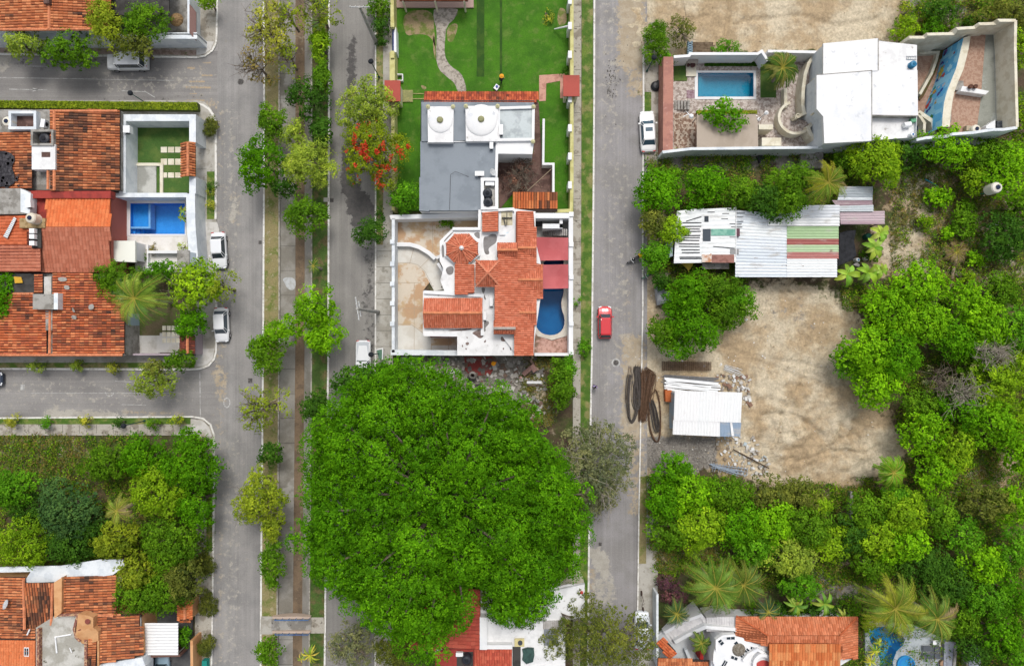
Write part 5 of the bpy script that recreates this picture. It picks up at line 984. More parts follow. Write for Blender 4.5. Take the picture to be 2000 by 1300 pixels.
pool(t, KP, .4, 1.6, NAVYT, watermat('deep water', '#a8d4ee'), M('cream pool deck', '#dcd5c8', c2='#cfc6b8', s=.8, fine=.04), [(1040, 462), (1114, 462), (1114, 640), (1106, 656), (1078, 664), (1050, 656), (1040, 640)])
build('pink_patio', MB().prism([(1042, 645), (1052, 657), (1078, 665), (1106, 657), (1114, 640), (1114, 690), (1042, 690)], .38), M('pink pool patio', '#c9a294', c2='#a88070', s=2, lo=.45, hi=.6, c3='#7f6a58', s3=.5, lo3=.58, hi3=.7, fine=.12), t)
def pwall(path, piers, label, h=2.4, w=.34, m=WH, cat='wall', name='boundary_wall'):
    t = root(name, label, cat, path[0][0], path[0][1]); build('masonry', MB().wall(path, h, w), m, t)
    for x, y in piers: c = W(x, y, h+.2); build('pier', MB().box((c.x, c.y, (h+.2)/2), (.5, .5, h+.2)), m, t)
pwall([(768, 427), (768, 688)], [(766, y) for y in (472, 515, 554, 592, 632)], 'white villa boundary wall with piers along the middle road', m=WB)
pwall([(762, 425), (765, 424), (935, 420)], [], 'white villa boundary wall below the grey roofed house', w=.5)
pwall([(763, 688), (893, 689)], [], 'white villa boundary wall along the rubble lot', w=.6, m=WB)
pwall([(1115, 416), (1115, 692)], [(1116, y) for y in (418, 477, 541, 632, 688)], 'white villa boundary wall along the far road pavement', w=.5)
pwall([(1044, 692), (1116, 692)], [], 'short white boundary wall below the pink pool patio', w=.3)
acunit(960, 590, ZR, .35, .9, .5, 'white air conditioner on the villa roof left of the big tiled slope, upper'); acunit(947, 617, ZR, .35, .9, .5, 'white air conditioner on the villa roof beside the long gable'); thing('plastic_sheet', MB().lathe(W(993, 462, ZR), [(0, .3), (.3, .25), (.45, .05), (.5, 0)], 12), M('light blue plastic', '#c3dcea'), 'crumpled light blue plastic on the villa roof', 'plastic sheet')
# ---- bottom centre house
t = root('white_roof_house', 'house with red tiles and stained white roofs below the giant tree', 'house', 1000, 1250)
walls(t, [(850, 1190), (1110, 1140), (1142, 1140), (1142, 1205), (1100, 1212), (1100, 1500), (850, 1500)], 3.4, CREAM, par=0, roofm=WHS)
troof(t, [([(800, 1150, 3.4), (938, 1150, 4.3), (938, 1266, 4.3), (800, 1268, 3.4)], (1, 0))], pal=('#b0503f', '#a84a3c', '#b85a48'), dirt=.05, w=.42, l=.5, seed=101, dcol='#6e3228')
troof(t, [([(926, 1268, 4.2), (1000, 1266, 4.2), (1000, 1500, 3.4), (926, 1500, 3.4)], (0, 1))], pal=('#c25a44', '#b85240', '#cc6850'), dirt=.12, w=.28, l=.4, seed=102, dcol='#7a3a2c')
build('red_ledge', MB().prism([(850, 1275), (878, 1266), (926, 1268), (926, 1500), (850, 1500)], 3.8, 3.3), REDW, t); build('tank_recess', MB().rect(892, 1272, 924, 1300, 3.82, 3.7), CD, t)  # tank recess has no depth, a dark sheet paints its shade
build('white_beam', MB().rect(937, 1205, 951, 1268, 4.6, 3.4).rect(951, 1259, 1000, 1267, 4.6, 3.4), WH, t); build('white_terrace', MB().prism([(951, 1180), (1142, 1140), (1142, 1205), (1104, 1209), (1104, 1500), (1000, 1500), (1000, 1258), (951, 1258)], 3.8, 3.3), WHS, t)
build('light_shaft', MB().rect(1001, 1262, 1017, 1400, 3.83, 3.6), CD, t); build('grey_ledge', MB().rect(1062, 1228, 1090, 1260, 3.84, 3.6), M('slate ledge', '#8b8f96'), t)  # shaft drawn as a dark sheet on the terrace, shade in its colour
b = MB()
for i in range(11): b.rect(1061+i*4, 1212, 1063.8+i*4, 1228, 3.9+.02*i, 3.7)
build('outdoor_stairs', b, M('stair slabs', '#b5b0ac'), t); build('yellow_hatch', MB().rect(1005, 1247, 1024, 1262, 4.0, 3.8), M('cream yellow', '#dccf98'), t); build('round_vent', MB().lathe(W(1016, 1254, 4.), [(.26, 0), (.26, .15), (0, .16)], 14), M('dark grey lid', '#4a4e55'), t)
tank(911, 1290, 3.8, .52, 1.1, '#2c3038', 'black water tank in the red roof recess below the giant tree', '#22252c'); tank(1136, 1157, 2.6, .28, 1.3, '#e03a50', 'small red round drum at the edge of the white terrace', '#d83448'); acunit(898, 1274, 3.8, .8, .4, .4, 'white air conditioner in the red roof recess beside the black tank')
b = MB(); tp = [(1020, 1268), (1030, 1266), (1043, 1268), (1044, 1278), (1041, 1292), (1028, 1296), (1020, 1288), (1022, 1278)]; b.prism([(x, y, 4.1+.12*(i % 3)) for i, (x, y) in enumerate(tp)], 4.2, 3.82); thing('tarpaulin', b, M('dark green tarp', '#3f5a55', c2='#354c48', s=2), 'dark green tarpaulin lying on the white terrace', 'tarpaulin')
b = MB()
for i in range(6): b.tube([W(1096+i*2, 1196+i, 3.95), W(1106+i*3, 1214-i*2, 3.95)], .04)
thing('timber_pile', b, BARK, 'brown timber offcuts on the white terrace above the stairs', 'timber')
# ---- bottom right white house with stairs
t = root('domed_white_house', 'white sculpted house with orange tiled roofs and outdoor stairs at the bottom right', 'house', 1480, 1260)
build('courtyard', MB().prism([(1284, 1240), (1330, 1200), (1440, 1200), (1450, 1290), (1284, 1400)], .4), M('pale blue grey court', '#d5d8da', c2='#c5c9cc', s=.8, fine=.03), t)
walls(t, [(1400, 1245), (1442, 1240), (1442, 1214), (1668, 1216), (1670, 1282), (1640, 1300), (1640, 1500), (1370, 1500), (1390, 1275)], 3.6, WH, par=0, roofm=WH)
ok = ('#cc7a54', '#c2704a', '#d4855f')
troof(t, [([(1438, 1202, 4.2), (1500, 1240, 5.2), (1500, 1262, 5.0), (1438, 1246, 4.2)], (1, 0)), ([(1438, 1202, 4.2), (1674, 1204, 4.2), (1640, 1240, 5.2), (1500, 1240, 5.2)], (0, -1)), ([(1674, 1204, 4.2), (1674, 1286, 4.2), (1645, 1286, 5.0), (1640, 1240, 5.2)], (1, 0)), ([(1500, 1240, 5.2), (1640, 1240, 5.2), (1645, 1286, 5.0), (1500, 1270, 5.0)], (0, 1))], pal=ok, dirt=.05, w=.26, l=.38, seed=111, dcol='#8f4e30', name='hipped_roof', caps=[((1438, 1202, 4.25), (1500, 1240, 5.25), '#c96a42', .1), ((1674, 1204, 4.25), (1640, 1240, 5.25), '#c96a42', .1)])
troof(t, [([(1503, 1256, 5.5), (1640, 1257, 5.5), (1645, 1600, 4.6), (1512, 1600, 4.6)], (0, 1))], pal=('#d47c48', '#da8a54', '#c86e3c', '#e0965f'), dirt=.04, w=.3, l=.9, seed=112, dcol='#8f4e30', name='lower_roof')
b = MB()
st1 = [(1300, 1252), (1318, 1230), (1380, 1206), (1440, 1202), (1440, 1238), (1400, 1240), (1388, 1226), (1330, 1262)]
for i in range(13): # flight rising to the right
    x = 1306+i*5.6; y = 1243-i*2.9; b.prism([(x-8, y-6), (x-2, y-10), (x+14, y+12), (x+8, y+16)], .5+i*.2, .3)
for i in range(12): b.rect(1380+i*5, 1205-(i > 3), 1384.6+i*5, 1232, 3.1+.08*i, .3)
build('outdoor_stairs', b, M('white stair slabs', '#e2e0e0', c2='#d0cecf', s=1.4, fine=.04), t)
build('stair_walls', MB().wall([(1298, 1236, 1.3), (1330, 1216, 2.3), (1372, 1200, 3.9)], 2, .35, .3).wall([(1318, 1254, 1.3), (1350, 1236, 2.3), (1378, 1224, 3.6), (1390, 1225, 3.8), (1440, 1229, 4.2)], 3.2, .4, .3), WH, t)
build('tower_block', MB().prism(smoothpoly([(1400, 1248), (1412, 1240), (1440, 1242), (1500, 1256), (1506, 1275), (1500, 1310), (1480, 1330), (1420, 1330), (1392, 1300), (1394, 1268)], 1), 4.4, .3), WH, t)
b = MB(); b.wall([(1400, 1270), (1400, 1250), (1412, 1242), (1436, 1240)], 4.9, .25, 4.3); b.wall(arc(1491, 1296, 17, 20, 200, 10), 5.0, .35, 4.3); b.wall([(1452, 1290), (1462, 1278), (1480, 1268), (1500, 1280)], 4.8, .3, 4.3); build('curved_parapet', b, WR, t)
build('red_floor', MB().poly([W(x, y, 4.42) for x, y in arc(1492, 1300, 16, 0, 180, 12)]) or MB(), REDR, t) if 0 else None
b = MB(); b.poly([W(x, y, 4.42) for x, y in arc(1491, 1305, 17, 0, 180, 12)]); build('red_floor', b, M('red terrace floor', '#c6504a', fine=.05), t)
for x, y, a, w_, h_ in ((1408, 1253, -50, .8, .5), (1427, 1245, 0, 1.1, .4), (1440, 1258, -50, .9, .5), (1452, 1281, 45, .6, .9), (1461, 1272, 45, .6, .9), (1414, 1297, -30, .5, 1.2), (1434, 1284, -20, .9, .4), (1470, 1265, -15, .6, .35)):
    c = W(x, y, 4.42); ca, sa = math.cos(R(a)), math.sin(R(a)); win(t, [c+Vector((ca*u*w_/2-sa*v*h_/2, sa*u*w_/2+ca*v*h_/2, 0)) for u, v in ((-1, -1), (1, -1), (1, 1), (-1, 1))], name='skylight')
build('thatch_cover', MB().lathe(W(1443, 1268, 4.4), [(.75, 0), (.6, .2), (.3, .35), (0, .4)], 16), M('grey thatch', '#8b8478', c2='#6f6658', s=5, fine=.2), t)
troof(t, [([(1283, 1258, 2.6), (1296, 1245, 2.9), (1320, 1272, 2.9), (1308, 1287, 2.6)], (-1, -.9))], name='gate_roof', pal=('#d5764a', '#c96238'), dirt=.25, seed=115, w=.3); troof(t, [([(1284, 1284, 3.2), (1386, 1289, 3.2), (1386, 1500, 2.6), (1284, 1500, 2.6)], (0, 1))], name='front_roof', pal=OLD, dirt=.2, seed=116, w=.3)
build('red_column', MB().rect(1367, 1269, 1374, 1290, 2.4), M('red stuccoed column', '#b0302c', fine=.04), t); build('court_wall', MB().wall([(1284, 1160), (1284, 1300)], 2.2, .25).wall([(1340, 1268), (1348, 1288)], 1.2, .35), WB, t)
# pool terrace at the bottom right
t = root('pool_terrace', 'grey stone terrace with a curved azure pool at the bottom right', 'terrace', 1760, 1270)
cp = smoothpoly([(1699, 1224), (1752, 1222), (1757, 1236), (1771, 1252), (1744, 1278), (1744, 1330), (1742, 1420), (1706, 1420), (1712, 1330), (1722, 1290), (1706, 1262), (1698, 1248)], 1)
pool(t, cp, .4, 1.5, AZT, watermat('clear water', '#d8f0ff'), M('grey stone deck', '#b9c0c4', c2='#a3abb0', s=1.2, fine=.07, fs=7), [(1690, 1212), (1790, 1222), (1860, 1256), (1868, 1300), (1868, 1500), (1690, 1500)])
b = MB()
for i in range(4): b.wall(arc(1773, 1238, 13+i*6, 175, 245, 8), .0-.3*i, .32, -1.1)
build('pool_steps', b, M('steps azure', '#48a8d4'), t)
t = root('hot_tub', 'round blue hot tub beside the curved pool', 'hot tub', 1768, 1296, .4); c = wloc(t); build('tub', MB().lathe(c, [(1.05, 0), (1.05, .25), (.92, .25), (.9, -.5+.52), (0, .02)], 28), M('bright blue tub', '#2f93cf', fine=.03), t); build('tub_bench', MB().lathe(c+Vector((0, 0, .03)), [(.9, .1), (.6, .1), (.6, 0)], 28), M('blue bench', '#2a86cc', fine=.04), t)
for i, (y, l) in enumerate(((1263, 'upper'), (1277, 'lower'))):
    t = root('sun_lounger', 'dark grey sun lounger on the pool terrace, %s of two' % l, 'sun lounger', 1815, y, .4, 'sun loungers on the terrace'); c = wloc(t); build('mattress', MB().box(c+Vector((-.3, 0, .35)), (1.3, .62, .1)).box(c+Vector((.65, 0, .5)), (.7, .62, .09)), M('charcoal fabric', '#5a5f66', fine=.04), t); build('frame', MB().box(c+Vector((0, 0, .24)), (1.9, .66, .06)), STEEL, t)
    for u, v in ((-.8, -.25), (-.8, .25), (.8, -.25), (.8, .25)): build('leg', MB().box(c+Vector((u, v, .1)), (.06, .06, .22)), STEEL, t)
t = root('garden_chair', 'white plastic chair above the sun loungers', 'chair', 1822, 1251, .4); c = wloc(t); build('seat', MB().box(c+Vector((0, 0, .42)), (.5, .5, .05)), ALUW, t); build('backrest', MB().box(c+Vector((.25, .05, .7)), (.06, .5, .5)), ALUW, t)
for u, v in ((-.2, -.2), (-.2, .2), (.2, -.2), (.2, .2)): build('leg', MB().box(c+Vector((u, v, .2)), (.05, .05, .42)), ALUW, t)
t = root('terrace_wall', 'grey slab terraces at the right end of the loungers', 'wall', 1880, 1285); build('slab', MB().prism([(1845, 1250), (1866, 1254), (1868, 1500), (1836, 1500)], .9).rect(1892, 1262, 1915, 1500, .9), M('lilac grey slab', '#a9adb8', c2='#989ca8', s=.8), t); build('stone_edge', MB().wall([(1868, 1258), (1864, 1300), (1862, 1500)], 1.1, .3).wall([(1890, 1266), (1886, 1500)], 1.0, .2), CG, t)
t = root('parasol_base', 'small round parasol planter at the bottom of the terrace', 'planter', 1838, 1292, .4); c = wloc(t); build('pot', MB().lathe(c, [(.3, 0), (.42, .5), (.36, .5), (.3, .4), (0, .4)], 18), M('clay pot', '#a88a70'), t)
t = root('stone_wall', 'thin old stone boundary wall inside the lower wood', 'wall', 1664, 1020); build('masonry', MB().wall([(1664, 960), (1663, 1000), (1662, 1042)], 1., .3).wall([(1650, 1019), (1690, 1016)], .9, .3), CG, t)
# ---- top right villa with painted wall
t = root('pool_villa', 'white roofed hillside villa with rectangular pool and painted blue wall', 'villa', 1600, 200)
build('stone_deck', MB().prism([(1314, 118), (1600, 112), (1608, 288), (1314, 292)], .3, 0, [rc(1362, 141, 1473, 190)]), STONE, t)
pool(t, rc(1363, 142, 1472, 189), .34, 1.3, TEALT, watermat('teal water', '#a0dcea'), None, None, rc(1357, 138, 1477, 194), WH)
b = MB()
for i in range(3): b.rect(1462-i*4, 143, 1471, 188, -.1-.3*i, -.95) if 0 else b.rect(1364, 143, 1371+i*3, 188, -.3-.25*i, -.95)
build('pool_steps', b, TEALT, t)
build('grass_bed', MB().rect(1316, 124, 1342, 158, .36).rect(1484, 120, 1516, 191, .36), LAWN2, t); build('grass_edging', MB().wall([(1484, 120), (1484, 192), (1516, 192)], .42, .12), STONE, t)
build('patterned_floor', MB().rect(1316, 221, 1361, 291, .36), mat('brown patterned tile', alb('#c4b4a2'), c2=alb('#8f7463'), s=2.4, lo=.49, hi=.53, fine=.1), t)
b = MB()
for i in range(7):
    for j in range(5): c = W(1320.5+j*9, 225.5+i*9.6, .362); b.lathe(c+Vector((0, 0, .002)), [(.12, .0), (.12, .012), (0, .012)], 4 if (i+j) % 2 else 10)
build('floor_medallions', b, M('brown tile motif', '#7c6152'), t)
b = MB()
for i in range(5): b.rect(1317+i*6.4, 196, 1321.5+i*6.4, 214, .4+.1*i, .3)
build('yard_steps', b, CG, t); build('door_mat', MB().rect(1341, 176, 1357, 192, .33), M('patterned mat', '#a89098', c2='#8a6a70', s=5), t); build('cream_plinth', MB().rect(1340, 114, 1360, 149, .5), CREAM, t)
build('terracotta_wall', MB().wall([(1305.5, 111), (1304.5, 294)], 2.7, 1.12), TERR, t); build('south_wall', MB().wall([(1294, 297), (1350, 290.5), (1480, 289), (1606, 288)], 3.0, .3), WB, t)
build('north_wall', MB().wall([(1316, 111), (1346, 109), (1348, 105), (1480, 105), (1488, 100), (1500, 118)], 2.8, .3).wall([(1500, 100), (1606, 102)], 2.8, .3), WH, t)
build('small_canopy', MB().rect(1341, 115, 1364, 123, 1.6, 1.5), M('brown grey sheet', '#a39a90'), t)
t3 = root('carport', 'beige flat car port roof beside the rectangular pool', 'carport', 1420, 256); build('roof_sheet', MB().prism([(1361, 223), (1476, 223), (1480, 240), (1481, 288), (1361, 288)], 2.9, 2.75), M('beige roof sheet', '#b9ab9c', c2='#b0a292', s=.4, fine=.03), t3)
b = MB()
for x in (1364, 1478):
    for y in (226, 285): p = W(x, y, 2.75); b.tube([(p.x, p.y, .3), p], .06)
build('posts', b, STEEL, t3); build('cream_hut', MB().rect(1488, 269, 1526, 285, 2.4).rect(1482, 243, 1510, 253, 2.4), CREAM, t)
# raised front terrace, spiral stair
build('front_terrace', MB().prism([(1606, 96), (1592, 108), (1578, 130), (1570, 165), (1566, 200), (1570, 222), (1575, 230), (1576, 243), (1582, 258), (1600, 284), (1610, 284), (1610, 96)], 1.3, .2), STONE, t)
build('terrace_parapet', MB().wall([(1606, 95), (1592, 106), (1580, 124), (1573, 145), (1569, 175), (1568, 205), (1571, 220)], 2.1, .38, .2).wall([(1577, 246), (1584, 262), (1602, 285)], 2.1, .38, .2).wall([(1534, 172), (1535, 210)], 1.2, .35), CREAM, t)
c = W(1543, 238, 0); b = MB(); rim = []
for i in range(15):
    a0, a1 = R(60+i*19), R(60+(i+1)*19); z = .4+i*.07
    P = [c+Vector((r*math.cos(a), r*math.sin(a), z)) for r, a in ((.35, a0), (1.75, a0), (1.75, a1), (.35, a1))]; b.face(P)
    for k in range(4): q, w_ = P[k], P[(k+1) % 4]; b.face([q, w_, w_-Vector((0, 0, .18)), q-Vector((0, 0, .18))])
build('spiral_stairs', b, STONE, t); b = MB(); n = 26
for i in range(n):
    a0, a1 = R(105+i*295/n), R(105+(i+1)*295/n); z0, z1 = 1.3+i*.9/n, 1.3+(i+1)*.9/n
    for r0, r1 in ((1.72, 2.02),):
        p = lambda r, a, z: c+Vector((r*math.cos(a), r*math.sin(a), z))
        b.face([p(r0, a0, z0), p(r1, a0, z0), p(r1, a1, z1), p(r0, a1, z1)]); b.face([p(r0, a0, z0), p(r0, a1, z1), p(r0, a1, .2), p(r0, a0, .2)]); b.face([p(r1, a0, z0), p(r1, a1, z1), p(r1, a1, .2), p(r1, a0, .2)])
b.lathe(c, [(.28, 0), (.28, 2.3), (.16, 2.3), (.16, 1.9), (0, 1.9)], 14).wall([(1553, 230), (1575, 220)], 2.2, .3, 1.2); build('stair_parapet', b, CREAM, t, smooth=False)
# house blocks
build('house_wall', MB().prism([(1608, 88), (1715, 79), (1789, 90), (1790, 268), (1705, 274), (1612, 280), (1610, 228), (1597, 212), (1597, 148), (1608, 146)], 4.9, 0, top=False), WB, t)
build('white_roof', MB().prism([(1608, 85), (1715, 75), (1715, 138), (1608, 145)], 5.5, 5.2), WR, t); build('white_roof', MB().prism([(1595, 146), (1703, 137), (1703, 275), (1610, 280), (1608, 228), (1595, 213)], 5.9, 5.4), WR, t)
build('white_roof', MB().prism([(1703, 136), (1792, 137), (1793, 226), (1703, 224)], 5.4, 5.0), WR, t); build('lower_roof', MB().prism([(1715, 80), (1791, 88), (1791, 137), (1715, 136)], 4.9, 4.6), WHS, t); build('lower_roof', MB().prism([(1703, 225), (1791, 226), (1790, 268), (1704, 275)], 4.5, 4.2), WHS, t)
build('roof_seam', MB().wall([(1596, 146), (1703, 137.5), (1703, 275)], 5.94, .07, 5.85).wall([(1715.5, 76), (1715.5, 137)], 5.53, .1, 5.0).wall([(1703, 225), (1792, 226)], 5.42, .09, 4.6), CG, t); build('side_block', MB().rect(1564, 293, 1608, 328, .9), CG, t); build('front_face', MB().rect(1589, 153, 1598, 222, 3.8, 3.0), CREAM, t)
for x in (1622, 1650): c = W(x, 288, 1.5); acunit(x, 288, 1.4, .8, .4, .6, 'white wall air conditioner on the south side of the white roofed villa, %s of two' % ('left' if x < 1630 else 'right'))
build('yard_floor', MB().prism([(1790, 85), (1886, 80), (1886, 262), (1790, 272)], .5), BRICKP, t)
b = MB().wall([(1796, 103), (1833, 102), (1829, 118), (1820, 143), (1797, 184)], 1.1, .3, .4).wall([(1794, 218), (1822, 237), (1826, 262)], 2.4, .45, .4).wall([(1805, 262), (1806, 240), (1794, 222)], 2.4, .3, .4); build('yard_kerb', b, CREAM, t)
build('planting_bed', MB().prism([(1797, 90), (1850, 90), (1850, 110), (1835, 116), (1826, 145), (1803, 190), (1797, 196), (1794, 190), (1818, 148), (1832, 104), (1797, 101)], .7, .4), M('leafy bed soil', '#6a5238', c2='#4f5a28', s=2, fine=.25), t)
TZ = 3.7; TC = [(1882, 74), (1877, 95), (1873, 112), (1867, 135), (1857, 160), (1849, 180), (1844, 200), (1841, 225), (1840, 248)]; TR = [(1896, 70), (1892, 95), (1888, 112), (1882, 135), (1872, 158), (1864, 180), (1860, 200), (1857, 225), (1855, 248)]
P0 = [W(x, y, TZ+.5) for x, y in TC]; mu = MB(); cols_ = ['#7fd0fa', '#9fe0ff', '#6cc4f6', '#b8ecff']; rr = random.Random(3)
def along(s):
    s = s*(len(P0)-1); i = min(len(P0)-2, int(s)); return P0[i].lerp(P0[i+1], s-i)
for i in range(48):
    for j in range(12):
        q = [along((i+u)/48)-Vector((0, 0, (TZ+.0)*(j+v)/12)) for u, v in ((0, 0), (1, 0), (1, 1), (0, 1))]
        nn = noise.noise(q[0]*.8); c_ = lin(cols_[int((nn*.5+.5)*3.99)]); mu.face(q, c_)
mw = build('painted_wall', mu, M('painted mural', '#ffffff') if 0 else GENC, t)
d2 = MB(); nrm = Vector((-1, -.35, 0)).normalized()
for i in range(46):
    s_ = rr.uniform(.02, .98); j = rr.uniform(.25, .92) if rr.random() < .3 else rr.uniform(.7, .95); ce = along(s_)-Vector((0, 0, TZ*j))+nrm*.03; tg = (along(min(1, s_+.02))-along(max(0, s_-.02))).normalized(); r = rr.uniform(.12, .4); c_ = alb(rr.choice(['#3a6ad0', '#6a50b8', '#e05a50', '#e8c84a', '#4a9a5a', '#a070c0', '#2f5ac0', '#e8e8f0', '#d87a90', '#3fb0b0']))[:3]
    pts = [ce+tg*(r*rr.uniform(.5, 1.1)*math.cos(a))+Vector((0, 0, r*rr.uniform(.5, 1.1)*math.sin(a))) for a in [k*math.pi/5 for k in range(10)]]
    d2.col = c_; d2.face(pts, c_)
s_ = .30; ce = along(s_)-Vector((0, 0, 2.9))+nrm*.05; tg = (along(.34)-along(.26)).normalized(); d2.face([ce+tg*(.85*(1 if k % 2 else .5)*math.cos(k*math.pi/6))+Vector((0, 0, .6*(1 if k % 2 else .5)*math.sin(k*math.pi/6))) for k in range(12)], alb('#e6d25a')[:3])
build('painted_shapes', d2, GENC, mw)
b = MB()
for i in range(len(TC)-1): b.face([W(*TC[i], TZ+.5), W(*TC[i+1], TZ+.5), W(*TR[i+1], TZ+.5), W(*TR[i], TZ+.5)])
for i in range(len(TR)-1): p, q = W(*TR[i], TZ+.5), W(*TR[i+1], TZ+.5); b.face([p, q, (q.x, q.y, TZ-.2), (p.x, p.y, TZ-.2)])
build('retaining_wall_top', b, CREAM, t)
up = [(1890, 62), (1985, 52), (1985, 255), (1850, 262), (1853, 225), (1858, 190), (1872, 155), (1886, 115)]
build('upper_terrace', MB().prism(up, TZ, 0), BRICKP, t); build('concrete_strip', MB().prism([(1926, 60), (1960, 56), (1964, 246), (1908, 250), (1916, 190), (1921, 120)], TZ+.01, TZ-.1), M('mottled slab', '#9a9c92', c2='#84867c', s=.5, c3='#aeb2ac', s3=.3, fine=.08), t); build('drain_strip', MB().prism([(1941, 60), (1954, 58), (1957, 246), (1946, 248)], TZ+.016, TZ-.1), M('blue grey slab', '#8f989c', fine=.06), t)
bw = [(1766, 80, 4.6), (1776, 73, 5.2), (1805, 73, 5.2), (1811, 67, 5.6), (1862, 66, 5.6), (1869, 56, 6.1), (1904, 54, 6.1), (1912, 47, 6.5), (1945, 46, 6.5), (1950, 40, 6.9), (1984, 40, 6.9)]
build('stepped_wall', MB().wall(bw, 5, .3, 0), CREAM, t); build('rear_wall', MB().wall([(1984, 40, 6.9), (1983, 92, 6.6), (1987, 248, 6.6)], 5, .3, 0), CREAM, t)
build('south_stepped_wall', MB().wall([(1987, 249, 6.6), (1960, 253, 6.2), (1940, 253, 5.9), (1920, 256, 5.7), (1900, 259, 5.4), (1860, 262, 5.1), (1852, 266, 4.8), (1810, 269, 4.6), (1790, 273, 4.4)], 5, .3, 0), WB, t)
build('barbecue_counter', MB().prism([(1876, 178), (1880, 168), (1932, 178), (1925, 185)], TZ+.9, TZ), WHS, t); build('terrace_steps', MB().rect(1866, 158, 1882, 176, TZ+.3, TZ-.1).rect(1852, 182, 1858, 238, TZ+.2, TZ-.1), CG, t)
for x, l in ((1892.5, 'left'), (1901.5, 'right')): thing('clay_pot', MB().lathe(W(x, 171, TZ+.9), [(.16, 0), (.24, .3), (.2, .42), (.14, .35), (0, .3)], 16), M('dark clay', '#6b4a3c'), 'dark round clay pot on the upper terrace counter, %s of two' % l, 'pot', group='pots on the terrace counter')
tank(1909, 251, TZ, .5, 1.3, '#e2dccc', 'cream water tank with dark lid at the lower end of the upper terrace'); build('white_box', MB().prism([(1926, 246), (1944, 234), (1944, 250), (1926, 251)], TZ+1., TZ), WH, t); thing('planter', MB().rect(1888, 245, 1896, 255, TZ+.6, TZ), M('beige planter', '#b9a994'), 'square beige planter beside the terrace water tank', 'planter')
thing('storage_cage', MB().rect(1947, 236, 1965, 249, TZ+.9, TZ), M('dark cage', '#3f4348', c2='#5c6066', s=4), 'dark metal storage cage in the rear terrace corner', 'cage')
tank(1786, 124, 4.9, .36, .7, '#2f7fa8', 'blue round drum on the edge of the stained lower roof', '#2a7094'); b = MB()
for i in range(6): b.tube([W(1771+i*3.6, 110, 4.95), W(1771+i*3.6, 116, 4.95)], .03, 4)
b.tube([W(1770, 110, 4.95), W(1790, 110, 4.95)], .035, 4).tube([W(1770, 116, 4.95), W(1790, 117, 4.95)], .035, 4); thing('ladder', b, STEEL, 'aluminium ladder lying on the stained lower roof', 'ladder')
thing('gas_cylinder', MB().tube([W(1765, 245, 4.85), W(1778, 243, 4.85)], .32, 16), ALUW, 'white cylinder lying on the lower south roof of the villa', 'cylinder'); thing('green_crate', MB().rect(1780, 231, 1790, 238, 5.0, 4.5), M('green plastic', '#6fb08a'), 'pale green crate on the lower south roof of the villa', 'crate'); tank(1784, 262, 4.5, .25, .7, '#e8ecef', 'white drum with a blue mark at the corner of the south roof', '#3f78b8'); tank(1797, 250, .5, .36, .95, '#2a5a78', 'dark blue barrel beside the villa yard steps', '#244a66')
thing('floor_lamp', MB().lathe(W(1482, 233, .3), [(.22, 0), (.22, .1), (.05, .12), (.05, 2.2), (.2, 2.2), (.24, 2.4), (0, 2.6)], 12), WH, 'white post lamp at the right end of the car port', 'lamp')
for x, r, l in ((1343.5, .18, 'smaller'), (1352, .3, 'larger')): thing('plant_pot', MB().lathe(W(x, 129, .5), [(r*.7, 0), (r, .35), (r*.85, .4), (0, .3)], 16), M('plum pot', '#6a4a48'), 'plum coloured round pot beside the pool wall, %s of two' % l, 'pot', group='plum pots')
thing('antenna', MB().tube([W(1346, 222, 3.), W(1334, 228, 3.2)], .04).tube([W(1341, 218, 3.), W(1350, 230, 3.)], .04).lathe(W(1350, 227, 2.9), [(.3, 0), (.2, .2), (0, .3)], 10), ALUW, 'white antenna frame at the corner of the beige car port', 'antenna')
# log rack and blue ladder above the pool wall
b = MB(); rr = random.Random(8)
for i in range(9): y = 83+i*2.3; b.tube([W(1353, y, .35+.1*(i % 2)), W(1394+rr.uniform(-2, 3), y+rr.uniform(-.8, .8), .35)], .07, 6)
thing('timber_stack', b, M('weathered logs', '#8a7862', c2='#6a5844', s=3), 'stack of thin logs behind the pool villa north wall', 'timber'); b = MB()
for i in range(5): b.rect(1343, 82+i*4.5, 1353, 84+i*4.5, .9, .5)
b.rect(1343, 80, 1345, 104, .9, .5).rect(1351, 80, 1353, 104, .9, .5); thing('blue_frame', b, M('pale blue frame', '#9ab4c4'), 'pale blue slatted frame beside the log stack', 'frame')
# ---- patched shack
t = root('patched_shack', 'shack with a patchwork of white green and red corrugated sheets', 'shack', 1480, 470)
cw_ = [alb('#f0f3f6')[:3], alb('#e6eaee')[:3], alb('#f6f8fa')[:3]]
def sheet(nm, poly, cols, z=2.9, d=(1, 0), pitch=.3, amp=.03, seed=1):
    p = [tuple(q[:2])+((q[2] if len(q) > 2 else z),) for q in poly]; return build(nm, MB().corr(p, d, pitch, amp, cols, seed), COR, t)
sheet('roof_sheet', [(1322, 412), (1375, 406), (1372, 513), (1316, 514)], cw_, 3.0, pitch=.5, amp=.02); sheet('roof_sheet', [(1374, 408), (1437, 405), (1438, 512), (1371, 512)], cw_, 3.05, pitch=.5, amp=.02, seed=2)
sheet('roof_sheet', [(1437, 410), (1538, 418), (1538, 541), (1436, 541)], [alb('#e2e8ee')[:3], alb('#d8e0e8')[:3], alb('#eef2f6')[:3]], 2.95, pitch=.34, amp=.04)
sheet('roof_sheet', [(1500, 402), (1640, 400), (1640, 441), (1500, 441)], [alb('#dfe3e8')[:3], alb('#c9ced6')[:3], alb('#f2f4f6')[:3]], 3.1, pitch=.34, amp=.04); gr = [alb('#a9c596')[:3], alb('#b4cca2')[:3]]; rd = [alb('#a5605a')[:3], alb('#9a544e')[:3], alb('#b87a74')[:3]]
